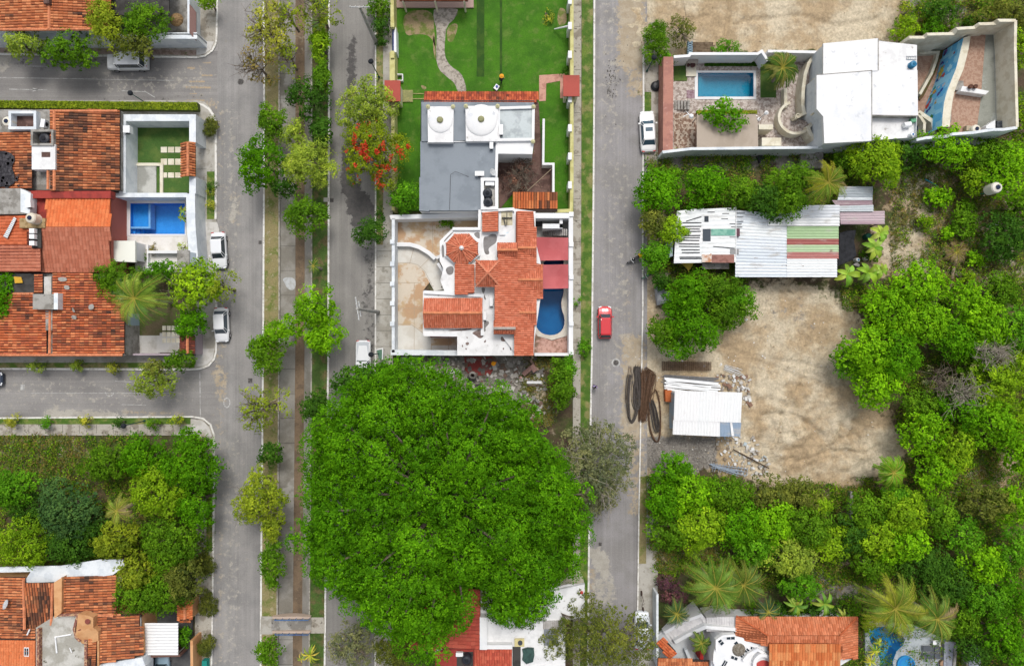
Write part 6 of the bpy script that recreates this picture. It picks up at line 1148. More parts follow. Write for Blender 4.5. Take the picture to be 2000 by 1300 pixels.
for y0, y1, cc in ((441, 466, gr), (466, 478, rd), (478, 492, gr), (492, 505, rd), (505, 541, cw_)): sheet('roof_sheet', [(1537, y0), (1638 if y1 < 520 else 1635, y0), (1638 if y1 < 520 else 1635, y1), (1537, y1)], cc, 3.0, pitch=.3, amp=.03, seed=y0)
mv = [alb('#b39aa2')[:3], alb('#c4b0b6')[:3], alb('#a58c94')[:3]]; gy = [alb('#c9d0d4')[:3], alb('#aab2b8')[:3], alb('#dde2e6')[:3], alb('#8f959c')[:3]]
sheet('roof_sheet', [(1640, 364), (1705, 364), (1704, 391), (1636, 391)], gy, 2.8, seed=4); sheet('roof_sheet', [(1625, 391), (1704, 391), (1705, 412), (1640, 412)], mv, 2.7, seed=5); sheet('roof_sheet', [(1640, 402), (1706, 400), (1706, 413), (1640, 413)], gy, 2.76, seed=6); sheet('roof_sheet', [(1640, 413), (1728, 412), (1728, 438), (1642, 438)], mv, 2.6, seed=7)
b = MB(); rr = random.Random(4)
def slit(x0, y0, x1, y1, w_=1.8, z=3.06): b.wall([(x0, y0, z), (x1, y1, z)], z, w_*.055, z-.02)
for x0, y, x1 in ((1333, 435, 1370), (1326, 442, 1370), (1330, 447, 1367), (1331, 452, 1369), (1334, 460, 1368), (1335, 464, 1367), (1327, 469, 1366), (1326, 476, 1366), (1326, 481, 1367), (1331, 488, 1367), (1332, 493, 1367), (1327, 502, 1369), (1328, 505, 1372)): slit(x0, y, x1, y+rr.uniform(-.3, .8))
slit(1340, 432, 1370, 423, 1.8); slit(1393, 481, 1435, 485, 1.6, 3.1)
for x0, y, x1 in ((1382, 414, 1396), (1411, 417, 1424), (1409, 427, 1422), (1425, 437, 1449), (1428, 443, 1450), (1425, 463, 1443), (1438, 416, 1455), (1436, 423, 1452), (1440, 432, 1452)): slit(x0, y, x1, y, 1.2, 3.1)
build('gaps', b, M('dark gap', '#3c3e44', c2='#2c2e34', s=3), t)
for pl, h_ in ((rc(1376, 422, 1384, 433), '#3e444c'), (rc(1373, 447, 1388, 471), '#4c535c'), (rc(1437, 446, 1445, 461), '#6a4a54'), (rc(1426, 486, 1443, 496), '#9a9a9a'), (rc(1387, 495, 1390, 512), '#c9a890')): build('patch', MB().prism(pl, 3.11, 3.06), M('patch '+h_, h_, fine=.08), t)
build('green_sheet', MB().rect(1389, 447, 1436, 460, 3.12, 3.05), M('translucent green sheet', '#8fc0ae', c2='#6fa898', s=1.5, fine=.05), t); build('rust_sheet', MB().rect(1390, 497, 1434, 513, 3.12, 3.05), M('rusty sheet', '#a0746a', c2='#8a5f56', s=2), t); build('rust_sheet', MB().rect(1371, 497, 1390, 512, 3.115, 3.05), M('rust blotched sheet', '#e2d4c8', c2='#c08a68', s=1.6), t); build('seam', MB().wall([(1437.5, 402), (1438, 500)], 3.15, .08, 3), WHS, t)
b = MB()
for p in ((1322, 420), (1320, 508), (1372, 512), (1440, 535), (1440, 420), (1536, 425), (1536, 535), (1630, 410), (1630, 530), (1700, 370), (1724, 435), (1645, 370), (1500, 410)): q = W(*p, 2.6); b.tube([(q.x, q.y, 0), q], .08)
build('posts', b, BARK, t); build('wall', MB().prism([(1330, 425), (1600, 420), (1600, 520), (1330, 500)], 2.6, 0), M('shack boards', '#6b5a4c', c2='#54463a', s=2, fine=.15), t); build('side_tarp', MB().prism([(1308, 440), (1316, 440), (1314, 500), (1307, 502)], 2.4, .2), M('pale blue tarp', '#b8c9d4', fine=.05), t)
build('south_lean_to', MB().rect(1372, 513, 1424, 525, 1.9, 1.8), CG, t)
thing('tarpaulin', MB().prism([(1331, 512, 2.2), (1345, 509, 2.4), (1356, 511, 2.3), (1352, 520, 1.8), (1345, 529, 1.4), (1338, 520, 1.7)], 2, 1.35), M('yellow tarp', '#c9b34a', c2='#b8a03a', s=3), 'yellow tarpaulin hanging off the south edge of the patched shack', 'tarpaulin')
thing('shade_cloth', MB().prism([(1640, 455, 2.6), (1655, 450, 2.7), (1672, 449, 2.6), (1668, 470, 2.3), (1673, 498, 2.4), (1665, 508, 2.3), (1637, 519, 2.5)], 2.5, 2.2), M('black cloth', '#2b2c30', c2='#1f2024', s=2, bump=.4, bs=3), 'black shade cloth at the right end of the patched shack', 'cloth')
thing('tarpaulin', MB().prism([(1280, 556, .9), (1291, 562, 1.3), (1304, 569, 1.1), (1313, 578, .8), (1310, 590, .6), (1298, 592, .9), (1284, 596, .6), (1283, 578, 1.1)], 1, .1), M('grey tarp', '#b4b7bc', c2='#9a9da3', s=1.5, bump=.3, bs=2), 'crumpled grey tarpaulin beside the road below the leafy bushes', 'tarpaulin')
tank(1677, 507, 0, .25, .8, '#e4e8ea', 'small white drum with a blue lid by the banana plants', '#3f88b8'); tank(1693, 504, 0, .26, .6, '#d5d2cc', 'small grey white bucket between the banana plants', '#8f8f8a'); thing('plastic_sheet', MB().prism([(1667, 517, .3), (1674, 512, .5), (1680, 517, .4), (1678, 521, .2)], .3, .02), M('pinkish plastic', '#d8cfd0'), 'crumpled pale plastic under the banana plants', 'plastic sheet')
thing('barrel', MB().lathe(W(1690, 463, 0), [(.35, 0), (.38, .5), (.33, .9), (0, .9)], 14), M('dark green plastic', '#24594a'), 'dark green barrel beside the top banana plants', 'barrel')
# water tower tank at right
t = root('tank_stand', 'leaning timber stand with blue pipes under the white tank', 'stand', 1925, 372); b = MB()
for x, y in ((1912, 366), (1914, 382), (1935, 360), (1940, 376)): q = W(x+8, y, 3.6); b.tube([W(x, y, 0), q], .09, 6)
b.rect(1925, 358, 1950, 378, 3.7, 3.5); build('frame', b, M('weathered timber', '#a89878'), t); build('pipe', MB().tube([W(1922, 372, 3.4), W(1942, 371, 3.75)], .09).tube([W(1912, 379, 2), W(1950, 374, 3.6)], .06), M('turquoise pipe', '#3aa0b4'), t)
tank(1950, 365, 3.7, .62, 1.5, '#e6e0d4', 'white water tank on a timber stand in the eastern clearing')
thing('water_pipe', MB().tube([W(1807, 350, .1), W(1832, 364, .12)], .08, 6), M('turquoise pipe', '#3aa0b4'), 'turquoise pipe lying at the top of the dirt clearing', 'pipe'); thing('tyre', MB().lathe(W(1871, 405, 0), [(.2, .1), (.28, .22), (.38, .18), (.4, .05), (.3, 0)], 18), BLK, 'dark tyre lying in the dirt clearing', 'tyre')
b = MB(); b.tube([W(1866, 510, .5), W(1861, 535, .5), W(1857, 556, .5), W(1851, 571, .4)], .22, 8, .1).tube([W(1862, 512, .4), W(1845, 535, .3)], .06, 5, .03); thing('dead_trunk', b, M('pale dead wood', '#a08d78', c2='#85725f', s=2, fine=.15), 'pale fallen dead trunk pointing down into the eastern wood', 'trunk')
q = palm(1868, 492, 34, .7, 'fallen heap of dry brown palm leaves in the clearing', n=12, seed=77, pal=('#a88f68', '#967c58', '#b8a078'), name='palm_debris', lw=.06); q['category'] = 'palm leaves'
thing('plank', MB().wall([(1933, 442), (1952, 436)], .15, .2), WHS, 'white plank lying in the eastern clearing', 'plank')
# ---- site hut and building materials
t = root('site_hut', 'site hut with a bright white corrugated roof on the dirt yard', 'hut', 1382, 808)
wr = [alb('#f8f9fc')[:3], alb('#f2f4f8')[:3]]
build('roof_sheet', MB().corr([(1318, 762, 3.0), (1450, 766, 3.0), (1447, 825, 2.85), (1316, 821, 2.85)], (0, 1), .34, .03, wr), COR2, t); build('roof_sheet', MB().corr([(1315, 820, 2.8), (1406, 824, 2.8), (1406, 852, 2.7), (1314, 848, 2.7)], (0, 1), .34, .03, wr), COR2, t); build('blue_roof_sheet', MB().corr([(1406, 824, 2.8), (1448, 825, 2.8), (1446, 852, 2.7), (1406, 852, 2.7)], (0, 1), .34, .03, [alb('#93a6bb')[:3], alb('#8598ae')[:3]]), COR, t); build('white_strip', MB().prism([(1426, 825), (1430, 825), (1434, 851), (1429, 851)], 2.9, 2.8), WHS, t)
build('wall', MB().prism([(1318, 768), (1446, 770), (1443, 846), (1318, 842)], 2.7, 0), M('pale blue wall', '#a9bccb', c2='#c9b8a8', s=1), t)
thing('brick_stack', MB().prism([(1299, 762), (1312, 762), (1313, 785), (1300, 784)], .8), M('orange hollow bricks', '#c4703f', c2='#b05c30', s=6, fine=.15), 'stack of orange bricks at the left corner of the site hut', 'bricks')
rr = random.Random(21); b = MB()
for i in range(11): x = 1300+rr.uniform(-4, 6); y = 738+i*2.2; b.wall([(x, y, .3+.05*(i % 4)), (x+rr.uniform(85, 115), y+rr.uniform(6, 13), .3)], .4, rr.uniform(.1, .22), .1+.02*(i % 3))
thing('metal_profiles', b, ALUW, 'pile of long white metal profiles behind the site hut', 'metal bars')
b = MB()
for i in range(12): b.tube([W(1295+rr.uniform(-4, 4), 732+i*1.6, .1), W(1400+rr.uniform(-8, 8), 738+i*1.9, .12)], .04, 5)
thing('steel_bars', b, M('dull steel', '#8a8c90'), 'thin grey steel bars around the white profiles', 'steel bars')
b = MB()
for i in range(9): b.tube([W(1292, 706+i*2, .4), W(1390, 707+i*2, .4)], .025, 4).tube([W(1294, 706+i*2, .15), W(1388, 707+i*2, .15)], .025, 4)
for i in range(26): b.tube([W(1294+i*3.75, 705, .42), W(1294+i*3.75, 724, .42)], .02, 4)
RUST = M('rusty steel', '#6e5442', c2='#59422f', s=4, fine=.2); thing('rebar_mesh', b, RUST, 'stack of brown reinforcing mesh below the green trees', 'steel mesh')
def hair(pts, k, sp, r, seed, m, lab, nm='rebar_bundle', zz=.08):
    rr = random.Random(seed); b = MB()
    for i in range(k):
        dx, dy, z = rr.gauss(0, sp), rr.gauss(0, sp*.6), zz+.05*i%.4
        q = [(x+dx*(1+.4*math.sin(j+seed)), y+dy) for j, (x, y) in enumerate(pts)]
        for _ in range(2): # smooth open curve
            q = [q[0]]+[p for a, c in zip(q[:-1], q[1:]) for p in ((a[0]*.75+c[0]*.25, a[1]*.75+c[1]*.25), (a[0]*.25+c[0]*.75, a[1]*.25+c[1]*.75))]+[q[-1]]
        b.tube([W(x, y, z) for x, y in q], r, 5)
    thing(nm, b, m, lab, 'steel bars', group='bent rebar bundles beside the road')
hair([(1229, 732), (1225, 770), (1227, 800), (1230, 822), (1236, 824), (1243, 805), (1249, 770), (1247, 730), (1243, 716)], 12, 2.2, .035, 1, M('dark steel', '#5a5450', c2='#4a4440', s=4), 'dark grey bent rebar bundle at the left, long hairpin loop')
hair([(1243, 716), (1245, 760), (1253, 790), (1243, 805), (1238, 770), (1248, 716)], 18, 2.2, .035, 2, MC['dark steel'], 'straight dark rebar bundle at the top of the rebar pile')
hair([(1256, 724), (1256, 770), (1252, 810), (1256, 826), (1262, 800), (1268, 760), (1274, 728), (1264, 722)], 26, 4.2, .03, 3, RUST, 'rusty brown tangled rebar bundle in the middle of the pile')
hair([(1280, 762), (1272, 770), (1266, 800), (1268, 840), (1282, 868), (1289, 850), (1290, 800), (1284, 765), (1278, 760)], 5, 1.0, .035, 4, RUST, 'brown rebar loop reaching down to the gravel patch'); hair([(1274, 782), (1280, 800), (1286, 840), (1282, 845), (1276, 820), (1270, 785)], 12, 2.6, .03, 5, MC['dark steel'], 'dark rebar bundle inside the lowest brown loop'); hair([(1262, 735), (1265, 720), (1270, 735), (1272, 760), (1280, 735), (1276, 728)], 4, 1.5, .03, 6, RUST, 'thin curled rebar loops at the upper right of the pile')
hair([(1230, 715), (1227, 740), (1224, 780)], 5, 1.8, .015, 7, RUST, 'thin loose wires along the left side of the rebar pile')
b = MB(); rr = random.Random(31)
for i in range(10): x = 1385+rr.uniform(0, 20); y = 905+rr.uniform(0, 10); b.tube([W(x, y, .3), W(x+rr.uniform(40, 75), y+rr.uniform(5, 18), .35)], .045, 5)
for i in range(12): x = 1395+i*6; b.tube([W(x, 903+i*.8, .3), W(x-5+rr.uniform(-2, 2), 920+i*.8, .3)], .035, 5)
thing('steel_pile', b, M('blue grey steel', '#98a4b2'), 'pile of blue grey steel frames at the lower edge of the dirt yard', 'steel frames')
b = MB()
for i in range(7): b.tube([W(1415+rr.uniform(-2, 2), 712+i*1.6, .15), W(1447+rr.uniform(-5, 5), 722+i*2.2, .12)], .03, 5)
thing('loose_rods', b, STEEL, 'thin pale rods scattered right of the rebar mesh', 'rods'); thing('long_pole', MB().tube([W(1432, 877, .3), W(1502, 914, .2)], .07, 6), M('dark wood', '#5a4a3c'), 'long dark pole lying across the lower yard debris', 'pole')
thing('black_mat', MB().prism([(1488, 300), (1492, 310), (1484, 318), (1478, 305)], .4, .02), BLK, 'black bundle below the villa south wall', 'bundle')
# debris nobody could count
def debris(name, poly, n, smin, smax, cols, lab, seed, flat=.5, zb=0.):
    rr = random.Random(seed); b = MB(); xs_ = [p[0] for p in poly]; ys_ = [p[1] for p in poly]; A = np.array
    while n > 0:
        x, y = rr.uniform(min(xs_), max(xs_)), rr.uniform(min(ys_), max(ys_)); n -= 1
        if sd_poly(A([x]), A([y]), poly)[0] < 0: continue
        s = rr.uniform(smin, smax)**1.0; c = W(x, y, zb); b.col = alb(rr.choice(cols))[:3]; b.box(c+Vector((0, 0, s*flat*.3)), (s, s*rr.uniform(.3, 1), s*flat), rr.uniform(0, 3.14))
    build(name, b, GENC, label=lab, cat='debris', kind='stuff')
debris('rubble', [(770, 696), (905, 697), (1060, 697), (1065, 740), (1075, 800), (1040, 820), (1020, 770), (900, 760), (860, 720), (790, 710)], 900, .08, .55, ['#8d8a86', '#a5a19a', '#6e6a66', '#b9b2aa', '#7b6558', '#c9c5bf'], 'grey demolition rubble around the red floor', 3)
debris('rubble', [(1400, 850), (1470, 850), (1505, 905), (1490, 935), (1440, 930), (1400, 880)], 260, .06, .4, ['#c9c6c0', '#a8a299', '#e4e4e2', '#8c7d6c', '#b8c4c8'], 'pale building debris below the site hut', 4)
debris('rubble', [(1400, 730), (1465, 735), (1465, 800), (1450, 790), (1452, 765), (1400, 760)], 200, .06, .45, ['#c9c6c0', '#9c948c', '#e4e4e2', '#8a6a58', '#6e6258'], 'mixed debris at the right end of the site hut', 5)
debris('stones', [(1260, 560), (1560, 570), (1660, 600), (1760, 880), (1480, 940), (1290, 900), (1240, 700)], 900, .03, .16, ['#a89878', '#c4b498', '#8f7f66', '#e0dcd4'], 'scattered small stones over the dirt yard', 6)
debris('stones', [(1210, 0), (1900, 0), (1640, 80), (1340, 104), (1265, 150), (1262, 300)], 500, .03, .15, ['#a89878', '#c4b498', '#8f7f66'], 'scattered small stones over the bare top lot', 7)
debris('gravel', [(1255, 852), (1400, 855), (1400, 905), (1350, 925), (1275, 925)], 2500, .04, .13, ['#8f8a84', '#a8a39c', '#77726c'], 'grey gravel spread beside the rebar loops', 8)
debris('brushwood', [(1850, 30), (1885, 30), (1890, 45), (1865, 52), (1848, 44)], 70, .3, 1.0, ['#6e6258', '#8a7a6a', '#54483e'], 'broken boards heaped beside the concrete pad', 9, .08)
t = root('red_floor', 'worn red painted floor slab in the rubble lot', 'floor slab', 937, 712); build('slab', MB().prism([(907, 696), (964, 696), (967, 715), (958, 731), (920, 734), (908, 722)], .1), M('worn red floor', '#964440', c2='#85605a', s=.8, lo=.5, hi=.62, fine=.1), t)
t = root('cement_mixer', 'grey cement mixer on the red floor slab', 'cement mixer', 924, 732); c = wloc(t); build('drum', MB().lathe(c+Vector((0, 0, .5)), [(.2, 0), (.45, .25), (.48, .55), (.3, .9), (.26, .9), (.2, .7)], 18), CG, t)
build('frame', MB().tube([c+Vector((-.55, 0, .05)), c+Vector((0, 0, .75)), c+Vector((.55, 0, .05))], .05).tube([c+Vector((-.5, -.4, .1)), c+Vector((.5, -.4, .1))], .05), IRON, t)
for s in (-1, 1): build('wheel', MB().tube([c+Vector((s*.55, -.3, .2)), c+Vector((s*.65, -.3, .2))], .2, 14), BLK, t)
thing('broken_slab', MB().prism([(1019, 728), (1036, 714), (1041, 720), (1024, 735)], .7, .2), M('pink brown slab', '#8f6f68', fine=.12), 'tilted pink brown slab in the rubble lot, lower piece', 'slab'); thing('broken_slab', MB().prism([(1035, 715), (1042, 710), (1050, 722), (1042, 728)], .8, .2), MC['pink brown slab'], 'pink brown slab in the rubble lot, upper right piece', 'slab')
thing('plank', MB().rect(1029, 744, 1058, 749, .4, .2), WHS, 'whitish plank in the rubble lot', 'plank'); thing('plank', MB().rect(1030, 751, 1060, 753.5, .4, .2), BARK, 'brown plank just below the whitish one', 'plank'); tank(1017, 737, 0, .16, .3, '#d8a8a0', 'small pink bucket in the rubble lot', '#c89890')
for x, y in ((916, 752), (933, 754)): thing('steel_plate', MB().rect(x-5, y-4, x+5, y+5, .5, .1), CD, 'dark square plate at the rubble lot edge by the giant tree, %s one' % ('left' if x < 920 else 'right'), 'plate')
debris('timber_scrap', [(785, 697), (815, 696), (812, 708), (790, 712)], 40, .2, .9, ['#7a5a48', '#c9c5bf', '#4a3c34'], 'broken timber at the villa corner', 12, .12)
debris('litter', [(1290, 730), (1300, 560), (1500, 640), (1490, 720), (1420, 720)], 25, .1, .35, ['#eef0f2', '#d8dcE0'], 'bits of white litter on the dirt', 13, .2)
debris('litter', [(0, 860), (160, 860), (150, 900), (0, 900)], 14, .08, .25, ['#eef0f2'], 'bits of white litter in the wooded lot', 14, .2)
# footbridge
t = root('footbridge', 'small arched concrete footbridge with blue rails over the channel', 'bridge', 572, 1220)
b = MB(); n = 14; zf = lambda s: .25+.55*math.sin(math.pi*s)
for i in range(n):
    s0, s1 = i/n, (i+1)/n; x0, x1 = 530+78*s0, 530+78*s1; b.face([W(x0, 1208, zf(s0)), W(x1, 1208, zf(s1)), W(x1, 1232, zf(s1)), W(x0, 1232, zf(s0))]); b.face([W(x0, 1232, zf(s0)), W(x1, 1232, zf(s1)), W(x1, 1232, zf(s1)-.3), W(x0, 1232, zf(s0)-.3)]); b.face([W(x0, 1208, zf(s0)), W(x1, 1208, zf(s1)), W(x1, 1208, zf(s1)-.3), W(x0, 1208, zf(s0)-.3)])
build('deck', b, CG, t)
for y in (1205.5, 1234):
    build('edge_beam', MB().wall([(532+74*i/10, y, zf(i/10)+.3) for i in range(11)], .8, .25, .1), M('pinkish beam', '#c9b4a4', fine=.08), t); hr = MB().tube([W(536+66*i/10, y+5, zf(i/10)+.15+.75) for i in range(11)], .05, 6)
    for i in range(6): p = W(536+66*i/5, y+5, zf(i/5)+.9); hr.tube([p, p-Vector((0, 0, .7))], .03, 5)
    build('handrail', hr, M('blue rail', '#3f6ea8'), t)
slab('pavement', [(510, 1203), (532, 1203), (532, 1238), (508, 1238)], .16, CONC); slab('pavement', [(606, 1205), (634, 1205), (634, 1236), (606, 1236)], .16, CONC2)
slab('culvert slab', rc(632, 386, 643, 394), .18, CONC)
# ------------------------------------------------------------------ vehicles, poles, people
def paint(h): return mat('car paint '+h, alb(h), fine=0, rough=.28, spec=.5, coat=.6)
TYRE = mat('tyre rubber', (.02, .02, .02, 1), fine=.1, rough=.8); RIM = mat('alloy rim', (.5, .5, .52, 1), fine=0, rough=.3, metal=.8); LAMPW = mat('clear lamp', (.75, .78, .8, 1), fine=0, rough=.1); LAMPR = mat('red lamp', (.45, .02, .02, 1), fine=0, rough=.15); CARG = mat('car glass', (.03, .045, .055, 1), fine=0, rough=.06, spec=.8)
def car(px, py, rz, h, label, L=4.5, Wd=1.78, Ht=1.45, hood=.27, trunk=.14, ws=.12, rw=.10, name='parked_car', cat='car', boxy=0., sunroof=False, bed=False, glassc=None, rack=False):
    t = root(name, label, cat, px, py, .015, None); o = wloc(t); t.rotation_euler.z = R(rz); V = lambda x, y, z: o+Vector((x, y, z)); P = paint(h); hw = Wd/2
    hz = Ht*.58+.06*boxy; b = MB(); st = [(-.5, .74+.2*boxy, .62), (-.485, .86+.1*boxy, .80), (-.44, .96, .93), (-.36, 1., 1.0), (-.1, 1., 1.02), (.2, 1., 1.0), (.34, .985, .93), (.42, .93+.05*boxy, .86), (.475, .80+.15*boxy, .76), (.5, .62+.3*boxy, .60)]
    rings = []
    for s, wf, zf in st:
        w_ = hw*wf; z = hz*(zf*(1-boxy)+boxy*max(zf, .93 if abs(s) < .49 else .8)); y = s*L; rings.append([V(-w_*.93, y, .24), V(-w_, y, .45), V(-w_*.99, y, z*.82), V(-w_*.88, y, z*.98), V(-w_*.45, y, z+.02), V(w_*.45, y, z+.02), V(w_*.88, y, z*.98), V(w_*.99, y, z*.82), V(w_, y, .45), V(w_*.93, y, .24)])
    for a, c in zip(rings[:-1], rings[1:]):
        for k in range(9): b.face([a[k], a[k+1], c[k+1], c[k]])
    b.face(rings[0]); b.face(rings[-1]); build('body', b, P, t, smooth=True)
    y0, y1 = L*(-.5+trunk), L*(.5-hood); r0, r1 = y0+L*rw, y1-L*ws; bw, rf = hw*.90, hw*(.70+.12*boxy); zb_ = hz*.97; B = [V(-bw*.94, y0, zb_), V(bw*.94, y0, zb_), V(bw, y0+.3, zb_), V(bw, y1-.35, zb_), V(bw*.86, y1, zb_), V(-bw*.86, y1, zb_), V(-bw, y1-.35, zb_), V(-bw, y0+.3, zb_)]
    if bed: y0b = -L*.02; B = [V(-bw*.94, y0b, zb_), V(bw*.94, y0b, zb_), V(bw, y0b+.1, zb_), B[3], B[4], B[5], B[6], V(-bw, y0b+.1, zb_)]; r0 = y0b+.15
    T = [V(-rf*.92, r0, Ht-.03), V(rf*.92, r0, Ht-.03), V(rf, r0+.2, Ht), V(rf, r1-.25, Ht), V(rf*.9, r1, Ht-.05), V(-rf*.9, r1, Ht-.05), V(-rf, r1-.25, Ht), V(-rf, r0+.2, Ht)]
    g = CARG if not glassc else M('tinted glass '+glassc, glassc, fine=0, rough=.1)
    for nm, idx in (('rear_window', (0, 1)), ('windscreen', (4, 5))): i, j = idx; q = MB(); q.face([B[i], B[j], T[j], T[i]]); build(nm, q, g, t)
    for nm, idx in (('side_window', (1, 2, 3, 4)), ('side_window', (5, 6, 7, 0))):
        q = MB(); q.face([B[idx[0]], B[idx[1]], T[idx[1]], T[idx[0]]]); q.face([B[idx[1]], B[idx[2]], T[idx[2]], T[idx[1]]]); q.face([B[idx[2]], B[idx[3]], T[idx[3]], T[idx[2]]]); build(nm, q, g, t)
    q = MB(); q.face([p+Vector((0, 0, .012)) for p in T]); ce = V(0, (r0+r1)/2, Ht+.035); I = [ce+(p-ce)*.86+Vector((0, 0, .0)) for p in T]
    q = MB(); q.face([Vector((p.x, p.y, Ht+.035)) for p in I])
    for i in range(8): j = (i+1) % 8; q.face([T[i], T[j], Vector((I[j].x, I[j].y, Ht+.035)), Vector((I[i].x, I[i].y, Ht+.035))])
    for i, j in ((1, 0), (4, 5)): pass
    for i in (2, 3, 6, 7, 4, 5, 0, 1): q.tube([B[i]+Vector((0, 0, .01)), T[i]+Vector((0, 0, .01))], .035, 4)
    build('roof', q, P, t)
    if sunroof: build('sunroof', MB().box(V(0, r1-.65, Ht+.045), (.82, .45, .02)), g, t)
    if rack:
        q = MB()
        for x in (-rf*.85, rf*.85): q.tube([V(x, r0+.1, Ht+.1), V(x, r1-.1, Ht+.1)], .025, 5)
        for i in range(4): q.tube([V(-rf*.85, r0+.2+i*.5, Ht+.1), V(rf*.85, r0+.2+i*.5, Ht+.1)], .02, 5)
        build('roof_rack', q, STEEL, t)
    if bed: q = MB().box(V(0, (-L*.47+y0b)/2, hz*.98), (Wd*.78, y0b+L*.45, .06)); build('cargo_bed', q, M('bed liner', '#c8cdd2'), t)
    q = MB()
    for s in (-1, 1):
        m_ = MB().box(V(s*(hw+.08), y1-.35, zb_+.06), (.2, .14, .13)); build('mirror', m_, P, t)
        for y in (-.31*L, .32*L):
            w_ = build('wheel', MB().tube([V(s*(hw-.22), y, .31), V(s*(hw+.005), y, .31)], .31, 18), TYRE, t); build('rim', MB().tube([V(s*(hw+.004), y, .31), V(s*(hw+.02), y, .31)], .19, 14), RIM, w_)
        build('headlight', MB().box(V(s*hw*.66, L*.472, hz*.70), (.34, .16, .12), -s*.35), LAMPW, t); build('tail_light', MB().box(V(s*hw*.70, -L*.484, hz*.78), (.3, .1, .13), s*.2), LAMPR, t)
    q = MB().box(V(0, L*.493, .38), (Wd*.5, .05, .14)); build('grille', q, BLK, t); return t
car(1263, 260, 3, '#f4f6f8', 'white saloon car with a sunroof parked beside the pool villa', L=4.75, Wd=1.82, sunroof=True, glassc='#4a6272', hood=.24, trunk=.15)
car(1180, 629.5, 0, '#d4202c', 'red hatchback parked at the left kerb of the far road', L=3.75, Wd=1.65, Ht=1.45, hood=.24, trunk=.03, rw=.08, glassc='#4a5058', name='parked_car', rack=False)
car(432, 490, 183, '#eef0f6', 'white saloon car parked outside the blue pool yard', L=4.25, Wd=1.75, hood=.27, trunk=.12)
car(437, 634, 182, '#f0f1f4', 'white car half under the lime tree on the left road', L=4.0, Wd=1.7, hood=.24, trunk=.1, glassc='#59646e')
car(256, 126, 90.5, '#eef0f2', 'boxy white off-roader on the upper side street under trees', L=4.6, Wd=1.85, Ht=1.85, hood=.25, trunk=.04, ws=.04, rw=.04, boxy=.8, name='off_roader')
car(712, 704, 180, '#f0f2f4', 'white pickup with pale load bed partly under the dark tree', L=4.8, Wd=1.75, Ht=1.6, hood=.22, trunk=.04, rw=.05, name='pickup_truck', cat='pickup', bed=True, boxy=.3)
car(-24, 739, -90, '#26344a', 'dark blue car cut by the left picture edge on the lower side street', L=4.3, Wd=1.8, hood=.26, trunk=.08)
car(1252, 1226, 0, '#e6ecf2', 'white car hidden under the olive tree at the lower road end', L=4.4, Wd=1.78, hood=.25, trunk=.12)
car(322, 1306, 0, '#8fa8b8', 'pale blue car cut by the bottom edge in the lower left yard', L=4.3, Wd=1.75, hood=.26, trunk=.1)
def motorbike(px, py, rz, h, label, box=None):
    t = root('motorcycle', label, 'motorcycle', px, py, .015); o = wloc(t); t.rotation_euler.z = R(rz); V = lambda x, y, z: o+Vector((x, y, z))
    for y in (-.62, .66): w_ = build('wheel', MB().tube([V(-.06, y, .3), V(.06, y, .3)], .3, 18), TYRE, t); build('rim', MB().tube([V(-.07, y, .3), V(.07, y, .3)], .17, 12), RIM, w_)
    build('frame', MB().tube([V(0, -.6, .35), V(0, -.1, .55), V(0, .45, .8), V(0, .64, .35)], .06).box(V(0, .05, .4), (.3, .42, .3)), BLK, t); build('fuel_tank', MB().lathe(V(0, .22, .72), [(.0, -.05), (.17, 0), (.18, .1), (.1, .2), (0, .22)], 12), paint(h), t)
    build('seat', MB().box(V(0, -.28, .82), (.3, .66, .1)), BLK, t); build('handlebar', MB().tube([V(-.36, .42, 1.02), V(0, .52, 1.0), V(.36, .42, 1.02)], .025), STEEL, t); build('mudguard', MB().box(V(0, .72, .63), (.14, .4, .03)).box(V(0, -.68, .66), (.16, .34, .03)), paint(h), t)
    if box: build('delivery_box', MB().box(V(0, -.72, 1.02), (.52, .46, .42)), M('delivery box '+box, box, fine=.02), t)
motorbike(1238, 506, 118, '#24262c', 'dark motorcycle with a yellow box standing at the far road kerb', '#e0b020')
motorbike(1266, 537, 118, '#3f7a5c', 'green motorcycle parked by the bushes below the shack')
